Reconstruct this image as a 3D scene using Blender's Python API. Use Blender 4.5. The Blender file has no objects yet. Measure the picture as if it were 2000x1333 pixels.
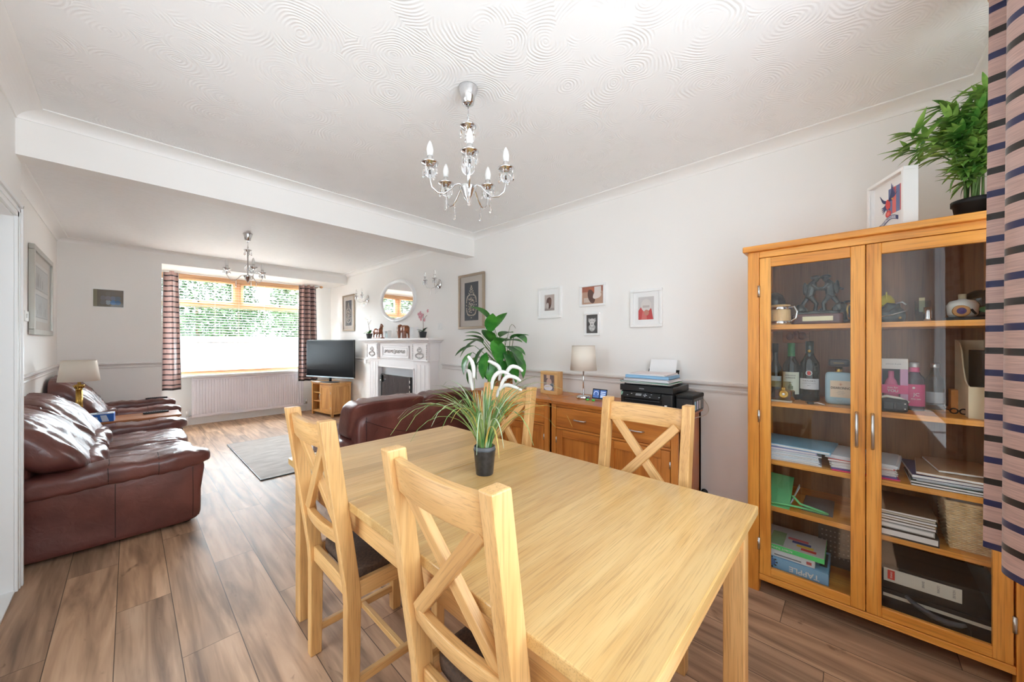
import bpy, math, random
from mathutils import Vector, Matrix
random.seed(7)
scene = bpy.context.scene
COL = scene.collection
PI = math.pi
R = math.radians

# ------------------------------------------------------------------ camera
CAMX, CAMY, CAMZ, YAW, FPX = 0.0, 0.0, 1.30, 46.66, 705.3
cd = bpy.data.cameras.new('camera'); cam = bpy.data.objects.new('camera', cd); COL.objects.link(cam)
cd.sensor_fit = 'HORIZONTAL'; cd.sensor_width = 36.0; cd.lens = 36.0 * FPX / 2000.0
cd.shift_y = 1.7 / 2000.0
cd.clip_start = 0.02; cd.clip_end = 200
cam.location = (CAMX, CAMY, CAMZ); cam.rotation_euler = (R(90), 0, R(-YAW))
scene.camera = cam

# ------------------------------------------------------------------ world, daylight, exposure
scene.view_settings.view_transform = 'Standard'
scene.view_settings.look = 'None'
scene.view_settings.gamma = 1.0
scene.view_settings.use_curve_mapping = False
scene.view_settings.exposure = 0.75
scene.cycles.max_bounces = 12
scene.cycles.diffuse_bounces = 8
scene.cycles.glossy_bounces = 6
scene.cycles.transmission_bounces = 10
scene.cycles.transparent_max_bounces = 24
scene.cycles.caustics_reflective = False
scene.cycles.caustics_refractive = False
scene.cycles.sample_clamp_indirect = 6.0
w = bpy.data.worlds.new('sky'); scene.world = w; w.use_nodes = True
nt = w.node_tree; nt.nodes.clear()
out = nt.nodes.new('ShaderNodeOutputWorld'); bg = nt.nodes.new('ShaderNodeBackground')
bg.inputs[0].default_value = (0.75, 0.885, 1.0, 1); bg.inputs[1].default_value = 2.5
nt.links.new(bg.outputs[0], out.inputs[0])

def area(name, loc, rot, sx, sy, power, col=(1, 1, 1), portal=False, spread=180):
    l = bpy.data.lights.new(name, 'AREA'); l.shape = 'RECTANGLE'; l.size = sx; l.size_y = sy
    l.energy = power; l.color = col; l.spread = R(spread)
    l.cycles.is_portal = portal
    o = bpy.data.objects.new(name, l); COL.objects.link(o); o.location = loc; o.rotation_euler = rot
    return o
# daylight from the garden side, outside the big rear window (behind the camera), and from the street side, above the lounge window
area('garden_daylight', (0.75, -3.6, 2.1), (R(87), 0, 0), 5.0, 3.0, 100, (0.82, 0.92, 1.0))
area('street_daylight', (1.3, 9.6, 3.6), (R(-62), 0, 0), 4.6, 2.0, 1900, (0.80, 0.92, 1.0))
# added fill lamp, shining in by the invented glazed door on the west side
area('side_fill', (-2.3, 1.25, 1.45), (R(90), 0, R(-90)), 3.4, 2.4, 22, (0.90, 0.96, 1.0))
sl_ = bpy.data.lights.new('sun', 'SUN'); sl_.energy = 9.0; sl_.angle = R(.6); sl_.color = (.97, .985, 1.0)
sun = bpy.data.objects.new('sun', sl_); COL.objects.link(sun); sun.rotation_euler = (R(16), 0, R(-12))

# ------------------------------------------------------------------ object helpers
def tag(o, label=None, cat=None, group=None, kind=None):
    if label: o['label'] = label
    if cat: o['category'] = cat
    if group: o['group'] = group
    if kind: o['kind'] = kind
    return o
def T(name, label, cat, loc=(0, 0, 0), rotz=0.0, group=None):
    o = bpy.data.objects.new(name, None); COL.objects.link(o)
    o.empty_display_size = 0.05
    o.location = loc; o.rotation_euler = (0, 0, rotz)
    return tag(o, label, cat, group)
def copy_tree(o, loc=None, rotz=None, label=None, parent=None):
    c = o.copy(); COL.objects.link(c)
    if parent: c.parent = parent
    if loc is not None: c.location = loc
    if rotz is not None: c.rotation_euler = (0, 0, rotz)
    if label: c['label'] = label
    for ch in list(o.children): copy_tree(ch, parent=c)
    return c
def wloc(p):
    v = Vector((0, 0, 0))
    while p is not None:
        v += Vector(p.location); p = p.parent
    return v

def smooth_pts(pts, k=5):
    """Catmull-Rom resampling of a polyline"""
    P = [Vector(p) for p in pts]; P = [P[0] * 2 - P[1]] + P + [P[-1] * 2 - P[-2]]; out_ = []
    for i in range(1, len(P) - 2):
        for j in range(k):
            t = j / k; a, b, c, d = P[i - 1], P[i], P[i + 1], P[i + 2]
            out_.append(.5 * ((2 * b) + (c - a) * t + (2 * a - 5 * b + 4 * c - d) * t * t + (3 * b - a - 3 * c + d) * t ** 3))
    out_.append(P[-2]); return out_
class MB:
    """collects shapes; build() links them as ONE mesh object"""
    def __init__(s): s.v = []; s.f = []; s.m = []; s.s = []; s.mats = []
    def mi(s, mat, axis=2):
        if isinstance(mat, tuple): mat = mat[axis]
        if mat not in s.mats: s.mats.append(mat)
        return s.mats.index(mat)
    def add(s, verts, faces, mat, smooth=False, axis=2):
        b = len(s.v); k = s.mi(mat, axis)
        s.v += [tuple(v) for v in verts]
        for f in faces:
            s.f.append(tuple(b + i for i in f)); s.m.append(k); s.s.append(smooth)
    def box(s, x0, x1, y0, y1, z0, z1, mat, axis=None):
        if axis is None:
            d = (abs(x1 - x0), abs(y1 - y0), abs(z1 - z0)); axis = d.index(max(d))
        v = [(x, y, z) for x in (x0, x1) for y in (y0, y1) for z in (z0, z1)]
        s.add(v, [(0, 1, 3, 2), (4, 6, 7, 5), (0, 4, 5, 1), (2, 3, 7, 6), (0, 2, 6, 4), (1, 5, 7, 3)], mat, False, axis)
    def cbox(s, c, d, mat, axis=None):
        s.box(c[0] - d[0] / 2, c[0] + d[0] / 2, c[1] - d[1] / 2, c[1] + d[1] / 2, c[2] - d[2] / 2, c[2] + d[2] / 2, mat, axis)
    def bar(s, p0, p1, wd, dp, mat, up=(0, 0, 1), axis=2):
        p0 = Vector(p0); p1 = Vector(p1); d = (p1 - p0).normalized(); u = Vector(up)
        if abs(d.dot(u)) > .98: u = Vector((1, 0, 0))
        a = d.cross(u).normalized(); b = a.cross(d).normalized()
        v = []
        for p in (p0, p1):
            for i, j in ((-1, -1), (1, -1), (1, 1), (-1, 1)):
                v.append(p + a * (i * wd / 2) + b * (j * dp / 2))
        s.add(v, [(3, 2, 1, 0), (4, 5, 6, 7), (0, 1, 5, 4), (1, 2, 6, 5), (2, 3, 7, 6), (3, 0, 4, 7)], mat, False, axis)
    def prism(s, poly, axis, a0, a1, mat, smooth=False, gaxis=2):
        """poly in the two other axes (in cyclic-free order xy/xz/yz)"""
        def pt(p, a):
            if axis == 0: return (a, p[0], p[1])
            if axis == 1: return (p[0], a, p[1])
            return (p[0], p[1], a)
        n = len(poly)
        v = [pt(p, a0) for p in poly] + [pt(p, a1) for p in poly]
        f = [tuple(range(n - 1, -1, -1)), tuple(range(n, 2 * n))]
        f += [(i, (i + 1) % n, n + (i + 1) % n, n + i) for i in range(n)]
        b = len(s.v); k = s.mi(mat, gaxis)
        s.v += v
        for q, ff in enumerate(f):
            s.f.append(tuple(b + i for i in ff)); s.m.append(k); s.s.append(smooth and q > 1)
    def lathe(s, prof, c, mat, seg=24, smooth=True, axis=2, sx=1.0, sy=1.0, cap=True):
        v = []; f = []
        for r, h in prof:
            for i in range(seg):
                a = 2 * PI * i / seg
                p = (r * math.cos(a) * sx, r * math.sin(a) * sy, h)
                if axis == 0: p = (h, p[0], p[1])
                elif axis == 1: p = (p[0], h, p[1])
                v.append((c[0] + p[0], c[1] + p[1], c[2] + p[2]))
        for j in range(len(prof) - 1):
            for i in range(seg):
                f.append((j * seg + i, j * seg + (i + 1) % seg, (j + 1) * seg + (i + 1) % seg, (j + 1) * seg + i))
        if cap:
            if prof[0][0] > 1e-5: f.append(tuple(range(seg - 1, -1, -1)))
            if prof[-1][0] > 1e-5: f.append(tuple((len(prof) - 1) * seg + i for i in range(seg)))
        s.add(v, f, mat, smooth)
    def cyl(s, p0, p1, r, mat, seg=16, r1=None):
        s.tube([p0, p1], [r, r if r1 is None else r1], mat, seg)
    def tube(s, pts, rad, mat, seg=8, smooth=True, cap=True):
        pts = [Vector(p) for p in pts]; n = len(pts)
        if not isinstance(rad, (list, tuple)): rad = [rad] * n
        v = []; f = []; prev = None
        for i, p in enumerate(pts):
            d = (pts[min(i + 1, n - 1)] - pts[max(i - 1, 0)])
            d = d.normalized() if d.length > 1e-9 else Vector((0, 0, 1))
            if prev is None:
                u = Vector((0, 0, 1)) if abs(d.z) < .9 else Vector((1, 0, 0))
                a = d.cross(u).normalized()
            else:
                a = prev - d * prev.dot(d)
                a = a.normalized() if a.length > 1e-6 else d.cross(Vector((1, 0, 0))).normalized()
            prev = a; b = d.cross(a)
            for k in range(seg):
                t = 2 * PI * k / seg
                v.append(p + a * (rad[i] * math.cos(t)) + b * (rad[i] * math.sin(t)))
        for i in range(n - 1):
            for k in range(seg):
                f.append((i * seg + k, i * seg + (k + 1) % seg, (i + 1) * seg + (k + 1) % seg, (i + 1) * seg + k))
        if cap:
            f.append(tuple(range(seg - 1, -1, -1))); f.append(tuple((n - 1) * seg + k for k in range(seg)))
        s.add(v, f, mat, smooth)
    def ell(s, c, r, mat, seg=14, rings=9, rot=None, fn=None):
        v = [(0, 0, -1)]; f = []
        for j in range(1, rings):
            t = -PI / 2 + PI * j / rings
            for i in range(seg):
                a = 2 * PI * i / seg
                v.append((math.cos(t) * math.cos(a), math.cos(t) * math.sin(a), math.sin(t)))
        v.append((0, 0, 1))
        for i in range(seg): f.append((0, 1 + (i + 1) % seg, 1 + i))
        for j in range(rings - 2):
            for i in range(seg):
                f.append((1 + j * seg + i, 1 + j * seg + (i + 1) % seg, 1 + (j + 1) * seg + (i + 1) % seg, 1 + (j + 1) * seg + i))
        t = len(v) - 1
        for i in range(seg): f.append((t, 1 + (rings - 2) * seg + i, 1 + (rings - 2) * seg + (i + 1) % seg))
        o = []
        for p in v:
            q = Vector((p[0] * r[0], p[1] * r[1], p[2] * r[2]))
            if fn: q = Vector(fn(q))
            if rot is not None: q = rot @ q
            o.append((q.x + c[0], q.y + c[1], q.z + c[2]))
        s.add(o, f, mat, True)
    def grid(s, fn, nu, nv, mat, smooth=True, axis=2):
        v = [fn(i / nu, j / nv) for j in range(nv + 1) for i in range(nu + 1)]
        f = [(j * (nu + 1) + i, j * (nu + 1) + i + 1, (j + 1) * (nu + 1) + i + 1, (j + 1) * (nu + 1) + i) for j in range(nv) for i in range(nu)]
        s.add(v, f, mat, smooth, axis)
    def cushion(s, c, d, mat, n=14, k=5.0, fn=None, rot=None):
        """soft rounded block: super-ellipsoid on a cube grid; fn(p in -1..1, normal-ish) -> extra offset along the direction"""
        key = {}; v = []; f = []
        def vid(p):
            q = (round(p[0], 5), round(p[1], 5), round(p[2], 5))
            if q not in key:
                key[q] = len(v)
                L = (abs(p[0]) ** k + abs(p[1]) ** k + abs(p[2]) ** k) ** (1 / k)
                u = Vector(p) / L
                w_ = Vector((u.x * d[0] / 2, u.y * d[1] / 2, u.z * d[2] / 2))
                if fn: w_ += Vector(fn(u, w_))
                if rot is not None: w_ = rot @ w_
                v.append((w_.x + c[0], w_.y + c[1], w_.z + c[2]))
            return key[q]
        def g(i): return -1 + 2 * i / n
        for ax in range(3):
            for sg in (-1, 1):
                for i in range(n):
                    for j in range(n):
                        q = []
                        for a, b in ((i, j), (i + 1, j), (i + 1, j + 1), (i, j + 1)):
                            p = [0, 0, 0]; p[ax] = sg; p[(ax + 1) % 3] = g(a); p[(ax + 2) % 3] = g(b)
                            q.append(vid(p))
                        f.append(tuple(q) if sg > 0 else tuple(q[::-1]))
        s.add(v, f, mat, True)
    def build(s, name, parent=None, bevel=0.0, seg=2, world=False, loc=None, rot=None, sub=0):
        me = bpy.data.meshes.new(name)
        vs = s.v
        if world and parent is not None:
            o_ = wloc(parent); vs = [(v[0] - o_.x, v[1] - o_.y, v[2] - o_.z) for v in vs]
        me.from_pydata(vs, [], s.f)
        for m_ in s.mats: me.materials.append(m_)
        me.polygons.foreach_set('material_index', s.m)
        me.polygons.foreach_set('use_smooth', s.s)
        me.update()
        o = bpy.data.objects.new(name, me); COL.objects.link(o)
        if parent is not None: o.parent = parent
        if loc is not None: o.location = loc
        if rot is not None: o.rotation_euler = rot
        if bevel > 0:
            b = o.modifiers.new('bevel', 'BEVEL'); b.width = bevel; b.segments = seg; b.limit_method = 'ANGLE'; b.angle_limit = R(40)
        if sub:
            b = o.modifiers.new('sub', 'SUBSURF'); b.levels = sub; b.render_levels = sub
        return o
def one(fn, name, parent=None, **k):
    m = MB(); fn(m); return m.build(name, parent, **k)
def boxo(name, x0, x1, y0, y1, z0, z1, mat, parent=None, **k):
    m = MB(); m.box(x0, x1, y0, y1, z0, z1, mat); return m.build(name, parent, **k)
def text(name, body, size, mat, parent, loc, rot, ext=0.0004, align='CENTER', sx=1.0, bold=False):
    """lettering as a mesh-like FONT object lying on a face"""
    c = bpy.data.curves.new(name, 'FONT'); c.body = body; c.size = size; c.extrude = ext; c.align_x = align; c.align_y = 'CENTER'
    c.resolution_u = 3
    if bold: c.offset = size * .018
    c.materials.append(mat)
    tmp = bpy.data.objects.new(name, c); me = bpy.data.meshes.new_from_object(tmp); bpy.data.objects.remove(tmp); bpy.data.curves.remove(c)
    if not me.materials: me.materials.append(mat)
    o = bpy.data.objects.new(name, me); COL.objects.link(o); o.parent = parent
    o.location = loc; o.rotation_euler = rot; o.scale = (sx, 1, 1)
    return o

# ------------------------------------------------------------------ materials
def newmat(name):
    m = bpy.data.materials.new(name); m.use_nodes = True
    n = m.node_tree; b = n.nodes['Principled BSDF']
    return m, n, b
def ramp(n, stops, interp='LINEAR'):
    r = n.nodes.new('ShaderNodeValToRGB'); e = r.color_ramp; e.interpolation = interp
    while len(e.elements) > 1: e.elements.remove(e.elements[-1])
    e.elements[0].position = stops[0][0]; e.elements[0].color = (*stops[0][1], 1)
    for p, c in stops[1:]:
        q = e.elements.new(p); q.color = (*c, 1)
    return r
def srgb(r, g, b):
    f = lambda c: (c / 255 / 12.92) if c / 255 <= .04045 else ((c / 255 + .055) / 1.055) ** 2.4
    return (f(r), f(g), f(b))
def plain(name, col, rough=.5, metal=0.0, spec=.5, bump=None, coat=0.0, trans=0.0, ior=1.45, emit=None, sheen=0.0, sss=0.0):
    m, n, b = newmat(name)
    b.inputs['Base Color'].default_value = (*col, 1); b.inputs['Roughness'].default_value = rough
    b.inputs['Metallic'].default_value = metal; b.inputs['Specular IOR Level'].default_value = spec
    b.inputs['Coat Weight'].default_value = coat; b.inputs['Transmission Weight'].default_value = trans; b.inputs['IOR'].default_value = ior
    b.inputs['Sheen Weight'].default_value = sheen
    if emit: b.inputs['Emission Color'].default_value = (*emit[0], 1); b.inputs['Emission Strength'].default_value = emit[1]
    if bump:
        tc = n.nodes.new('ShaderNodeTexCoord'); ns = n.nodes.new('ShaderNodeTexNoise'); bp = n.nodes.new('ShaderNodeBump')
        ns.inputs['Scale'].default_value = bump[0]; ns.inputs['Detail'].default_value = 4
        bp.inputs['Strength'].default_value = bump[1]; bp.inputs['Distance'].default_value = .002
        n.links.new(tc.outputs['Object'], ns.inputs['Vector']); n.links.new(ns.outputs['Fac'], bp.inputs['Height'])
        n.links.new(bp.outputs['Normal'], b.inputs['Normal'])
    return m
def mottled(name, c1, c2, scale=20, rough=.5, bump=.0, stretch=(1, 1, 1), spec=.5, coat=0.0, lo=.35, hi=.65, detail=5):
    m, n, b = newmat(name)
    tc = n.nodes.new('ShaderNodeTexCoord'); mp = n.nodes.new('ShaderNodeMapping'); ns = n.nodes.new('ShaderNodeTexNoise')
    mp.inputs['Scale'].default_value = stretch; ns.inputs['Scale'].default_value = scale; ns.inputs['Detail'].default_value = detail
    r = ramp(n, [(lo, c1), (hi, c2)])
    n.links.new(tc.outputs['Object'], mp.inputs[0]); n.links.new(mp.outputs[0], ns.inputs['Vector'])
    n.links.new(ns.outputs['Fac'], r.inputs[0]); n.links.new(r.outputs[0], b.inputs['Base Color'])
    b.inputs['Roughness'].default_value = rough; b.inputs['Specular IOR Level'].default_value = spec; b.inputs['Coat Weight'].default_value = coat
    if bump:
        bp = n.nodes.new('ShaderNodeBump'); bp.inputs['Strength'].default_value = bump; bp.inputs['Distance'].default_value = .003
        n.links.new(ns.outputs['Fac'], bp.inputs['Height']); n.links.new(bp.outputs['Normal'], b.inputs['Normal'])
    return m
def wood(name, light, mid, dark, rough=.35, coat=.15, k=1.0, board=None):
    """three variants, grain along x, y, z; board=(axis,width): glued staves of slightly different tone"""
    res = []
    for ax in range(3):
        m, n, b = newmat(name + '_' + 'xyz'[ax]); L = n.links
        tc = n.nodes.new('ShaderNodeTexCoord'); oi = n.nodes.new('ShaderNodeObjectInfo')
        ml = n.nodes.new('ShaderNodeMath'); ml.operation = 'MULTIPLY'; ml.inputs[1].default_value = 9.0
        L.new(oi.outputs['Random'], ml.inputs[0])
        ad = n.nodes.new('ShaderNodeVectorMath'); ad.operation = 'ADD'; L.new(tc.outputs['Object'], ad.inputs[0]); L.new(ml.outputs[0], ad.inputs[1])
        vec = ad.outputs[0]; tone = None
        if board:
            bx, bw = board
            sp = n.nodes.new('ShaderNodeSeparateXYZ'); L.new(tc.outputs['Object'], sp.inputs[0])
            dv = n.nodes.new('ShaderNodeMath'); dv.operation = 'DIVIDE'; dv.inputs[1].default_value = bw; L.new(sp.outputs[bx], dv.inputs[0])
            fl = n.nodes.new('ShaderNodeMath'); fl.operation = 'FLOOR'; L.new(dv.outputs[0], fl.inputs[0])
            wn = n.nodes.new('ShaderNodeTexWhiteNoise'); wn.noise_dimensions = '1D'; L.new(fl.outputs[0], wn.inputs['W'])
            tone = wn.outputs['Value']
            sc_ = n.nodes.new('ShaderNodeVectorMath'); sc_.operation = 'SCALE'; sc_.inputs['Scale'].default_value = 5.0; L.new(wn.outputs['Color'], sc_.inputs[0])
            a2 = n.nodes.new('ShaderNodeVectorMath'); a2.operation = 'ADD'; L.new(vec, a2.inputs[0]); L.new(sc_.outputs[0], a2.inputs[1]); vec = a2.outputs[0]
        def noise(across, along, detail, dist=0.0):
            mp = n.nodes.new('ShaderNodeMapping'); s_ = [across * k] * 3; s_[ax] = along * k; mp.inputs['Scale'].default_value = s_
            ns = n.nodes.new('ShaderNodeTexNoise'); ns.inputs['Scale'].default_value = 1; ns.inputs['Detail'].default_value = detail; ns.inputs['Distortion'].default_value = dist
            L.new(vec, mp.inputs[0]); L.new(mp.outputs[0], ns.inputs['Vector']); return ns.outputs['Fac']
        big = noise(13, 1.3, 4, .6); fine = noise(170, 5, 3)
        r1 = ramp(n, [(.3, dark), (.5, mid), (.72, light)]); L.new(big, r1.inputs[0])
        r2 = ramp(n, [(.33, (.62, .56, .5)), (.5, (1, 1, 1))]); L.new(fine, r2.inputs[0])
        mx = n.nodes.new('ShaderNodeMix'); mx.data_type = 'RGBA'; mx.blend_type = 'MULTIPLY'; mx.inputs[0].default_value = .55
        L.new(r1.outputs[0], mx.inputs[6]); L.new(r2.outputs[0], mx.inputs[7]); col = mx.outputs[2]
        if tone is not None:
            r3 = ramp(n, [(0, (.80, .76, .70)), (1, (1.06, 1.05, 1.04))]); L.new(tone, r3.inputs[0])
            m2 = n.nodes.new('ShaderNodeMix'); m2.data_type = 'RGBA'; m2.blend_type = 'MULTIPLY'; m2.inputs[0].default_value = 1
            L.new(col, m2.inputs[6]); L.new(r3.outputs[0], m2.inputs[7]); col = m2.outputs[2]
        L.new(col, b.inputs['Base Color']); b.inputs['Roughness'].default_value = rough; b.inputs['Coat Weight'].default_value = coat; b.inputs['Coat Roughness'].default_value = .25
        bp = n.nodes.new('ShaderNodeBump'); bp.inputs['Strength'].default_value = .12; bp.inputs['Distance'].default_value = .001
        L.new(fine, bp.inputs['Height']); L.new(bp.outputs['Normal'], b.inputs['Normal'])
        res.append(m)
    return tuple(res)
def thin_glass(name, tint=(1, 1, 1), refl=1.0, rough=0.0):
    m, n, b = newmat(name); n.nodes.remove(b); o = n.nodes['Material Output']
    tr = n.nodes.new('ShaderNodeBsdfTransparent'); tr.inputs[0].default_value = (*tint, 1)
    gl = n.nodes.new('ShaderNodeBsdfGlossy'); gl.inputs['Roughness'].default_value = rough
    fr = n.nodes.new('ShaderNodeFresnel'); fr.inputs[0].default_value = 1.5
    mu = n.nodes.new('ShaderNodeMath'); mu.operation = 'MULTIPLY'; mu.inputs[1].default_value = refl; mu.use_clamp = True
    mx = n.nodes.new('ShaderNodeMixShader'); ge = n.nodes.new('ShaderNodeNewGeometry'); iv = n.nodes.new('ShaderNodeMath'); iv.operation = 'SUBTRACT'; iv.inputs[0].default_value = 1.0; n.links.new(ge.outputs['Backfacing'], iv.inputs[1])
    m3 = n.nodes.new('ShaderNodeMath'); m3.operation = 'MULTIPLY'; n.links.new(mu.outputs[0], m3.inputs[0]); n.links.new(iv.outputs[0], m3.inputs[1])
    n.links.new(fr.outputs[0], mu.inputs[0]); n.links.new(m3.outputs[0], mx.inputs[0]); n.links.new(tr.outputs[0], mx.inputs[1]); n.links.new(gl.outputs[0], mx.inputs[2]); n.links.new(mx.outputs[0], o.inputs[0])
    return m
def ceiling_mat(name, col, strength):
    """swirled plaster: arcs of concentric ridges inside random cells"""
    m, n, b = newmat(name); L = n.links
    tc = n.nodes.new('ShaderNodeTexCoord')
    nz = n.nodes.new('ShaderNodeTexNoise'); nz.inputs['Scale'].default_value = 3.0; nz.inputs['Detail'].default_value = 2
    sc_ = n.nodes.new('ShaderNodeVectorMath'); sc_.operation = 'SCALE'; sc_.inputs['Scale'].default_value = .12
    ad = n.nodes.new('ShaderNodeVectorMath'); ad.operation = 'ADD'
    L.new(tc.outputs['Object'], nz.inputs['Vector']); L.new(nz.outputs['Color'], sc_.inputs[0]); L.new(tc.outputs['Object'], ad.inputs[0]); L.new(sc_.outputs[0], ad.inputs[1])
    vo = n.nodes.new('ShaderNodeTexVoronoi'); vo.inputs['Scale'].default_value = 4.6; vo.voronoi_dimensions = '2D'; L.new(ad.outputs[0], vo.inputs['Vector'])
    ml = n.nodes.new('ShaderNodeMath'); ml.operation = 'MULTIPLY'; ml.inputs[1].default_value = 92; L.new(vo.outputs['Distance'], ml.inputs[0])
    sn = n.nodes.new('ShaderNodeMath'); sn.operation = 'SINE'; L.new(ml.outputs[0], sn.inputs[0])
    n2 = n.nodes.new('ShaderNodeTexNoise'); n2.inputs['Scale'].default_value = 7; n2.inputs['Detail'].default_value = 5; L.new(tc.outputs['Object'], n2.inputs['Vector'])
    r = ramp(n, [(.43, (0, 0, 0)), (.64, (1, 1, 1))]); L.new(n2.outputs['Fac'], r.inputs[0])
    mu = n.nodes.new('ShaderNodeMath'); mu.operation = 'MULTIPLY'; L.new(sn.outputs[0], mu.inputs[0]); L.new(r.outputs[0], mu.inputs[1])
    bp = n.nodes.new('ShaderNodeBump'); bp.inputs['Strength'].default_value = strength; bp.inputs['Distance'].default_value = .006
    L.new(mu.outputs[0], bp.inputs['Height']); L.new(bp.outputs['Normal'], b.inputs['Normal'])
    b.inputs['Base Color'].default_value = (*col, 1); b.inputs['Roughness'].default_value = .55; b.inputs['Specular IOR Level'].default_value = .35
    return m
def floor_mat():
    m, n, b = newmat('laminate_planks'); L = n.links
    def math_(op, a, bb=None, clamp=False):
        q = n.nodes.new('ShaderNodeMath'); q.operation = op; q.use_clamp = clamp
        for i, x in enumerate((a, bb)):
            if x is None: continue
            if isinstance(x, (int, float)): q.inputs[i].default_value = x
            else: L.new(x, q.inputs[i])
        return q.outputs[0]
    tc = n.nodes.new('ShaderNodeTexCoord'); sp = n.nodes.new('ShaderNodeSeparateXYZ'); L.new(tc.outputs['Object'], sp.inputs[0])
    fx = math_('DIVIDE', math_('ADD', sp.outputs[0], .043 + 1.92), .192); kx = math_('FLOOR', fx)
    w1 = n.nodes.new('ShaderNodeTexWhiteNoise'); w1.noise_dimensions = '1D'; L.new(kx, w1.inputs['W'])
    fy = math_('ADD', math_('DIVIDE', math_('ADD', sp.outputs[1], .82), 1.285), math_('MULTIPLY', kx, .4367)); ky = math_('FLOOR', fy)
    cb = n.nodes.new('ShaderNodeCombineXYZ'); L.new(kx, cb.inputs[0]); L.new(ky, cb.inputs[1])
    w2 = n.nodes.new('ShaderNodeTexWhiteNoise'); w2.noise_dimensions = '2D'; L.new(cb.outputs[0], w2.inputs['Vector'])
    c2 = n.nodes.new('ShaderNodeCombineXYZ'); L.new(sp.outputs[0], c2.inputs[0]); L.new(sp.outputs[1], c2.inputs[1]); L.new(math_('MULTIPLY', w2.outputs['Value'], 40), c2.inputs[2])
    def noise(sx, sy, detail, dist):
        mp = n.nodes.new('ShaderNodeMapping'); mp.inputs['Scale'].default_value = (sx, sy, 1); ns = n.nodes.new('ShaderNodeTexNoise')
        ns.inputs['Scale'].default_value = 1; ns.inputs['Detail'].default_value = detail; ns.inputs['Distortion'].default_value = dist
        L.new(c2.outputs[0], mp.inputs[0]); L.new(mp.outputs[0], ns.inputs['Vector']); return ns.outputs['Fac']
    big = noise(11, 1.1, 5, 1.1); mid = noise(42, 2.6, 4, .3); knot = noise(7, 3.4, 3, 2.2)
    r1 = ramp(n, [(.28, srgb(124, 99, 80)), (.43, srgb(166, 134, 108)), (.58, srgb(194, 159, 129)), (.75, srgb(210, 176, 146))]); L.new(big, r1.inputs[0])
    r2 = ramp(n, [(.32, (.62, .60, .58)), (.52, (1, 1, 1))]); L.new(mid, r2.inputs[0])
    r3 = ramp(n, [(.24, (.42, .38, .36)), (.33, (1, 1, 1))]); L.new(knot, r3.inputs[0])
    r4 = ramp(n, [(0, (.84, .84, .86)), (1, (1.08, 1.04, 1.0))]); L.new(w2.outputs['Value'], r4.inputs[0])
    col = r1.outputs[0]
    for r_, f_ in ((r2, .6), (r3, .8), (r4, 1)):
        mx = n.nodes.new('ShaderNodeMix'); mx.data_type = 'RGBA'; mx.blend_type = 'MULTIPLY'; mx.inputs[0].default_value = f_
        L.new(col, mx.inputs[6]); L.new(r_.outputs[0], mx.inputs[7]); col = mx.outputs[2]
    ex = math_('ABSOLUTE', math_('SUBTRACT', math_('FRACT', fx), .5)); ey = math_('ABSOLUTE', math_('SUBTRACT', math_('FRACT', fy), .5))
    seam = math_('MAXIMUM', math_('GREATER_THAN', ex, .5 - .0085), math_('GREATER_THAN', ey, .5 - .0011))
    mx = n.nodes.new('ShaderNodeMix'); mx.data_type = 'RGBA'; L.new(math_('MULTIPLY', seam, .8), mx.inputs[0]); L.new(col, mx.inputs[6]); mx.inputs[7].default_value = (*srgb(52, 40, 33), 1)
    L.new(mx.outputs[2], b.inputs['Base Color']); b.inputs['Roughness'].default_value = .5; b.inputs['Specular IOR Level'].default_value = .28
    bp = n.nodes.new('ShaderNodeBump'); bp.inputs['Strength'].default_value = .15; bp.inputs['Distance'].default_value = .001; L.new(mid, bp.inputs['Height']); L.new(bp.outputs['Normal'], b.inputs['Normal'])
    return m
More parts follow.
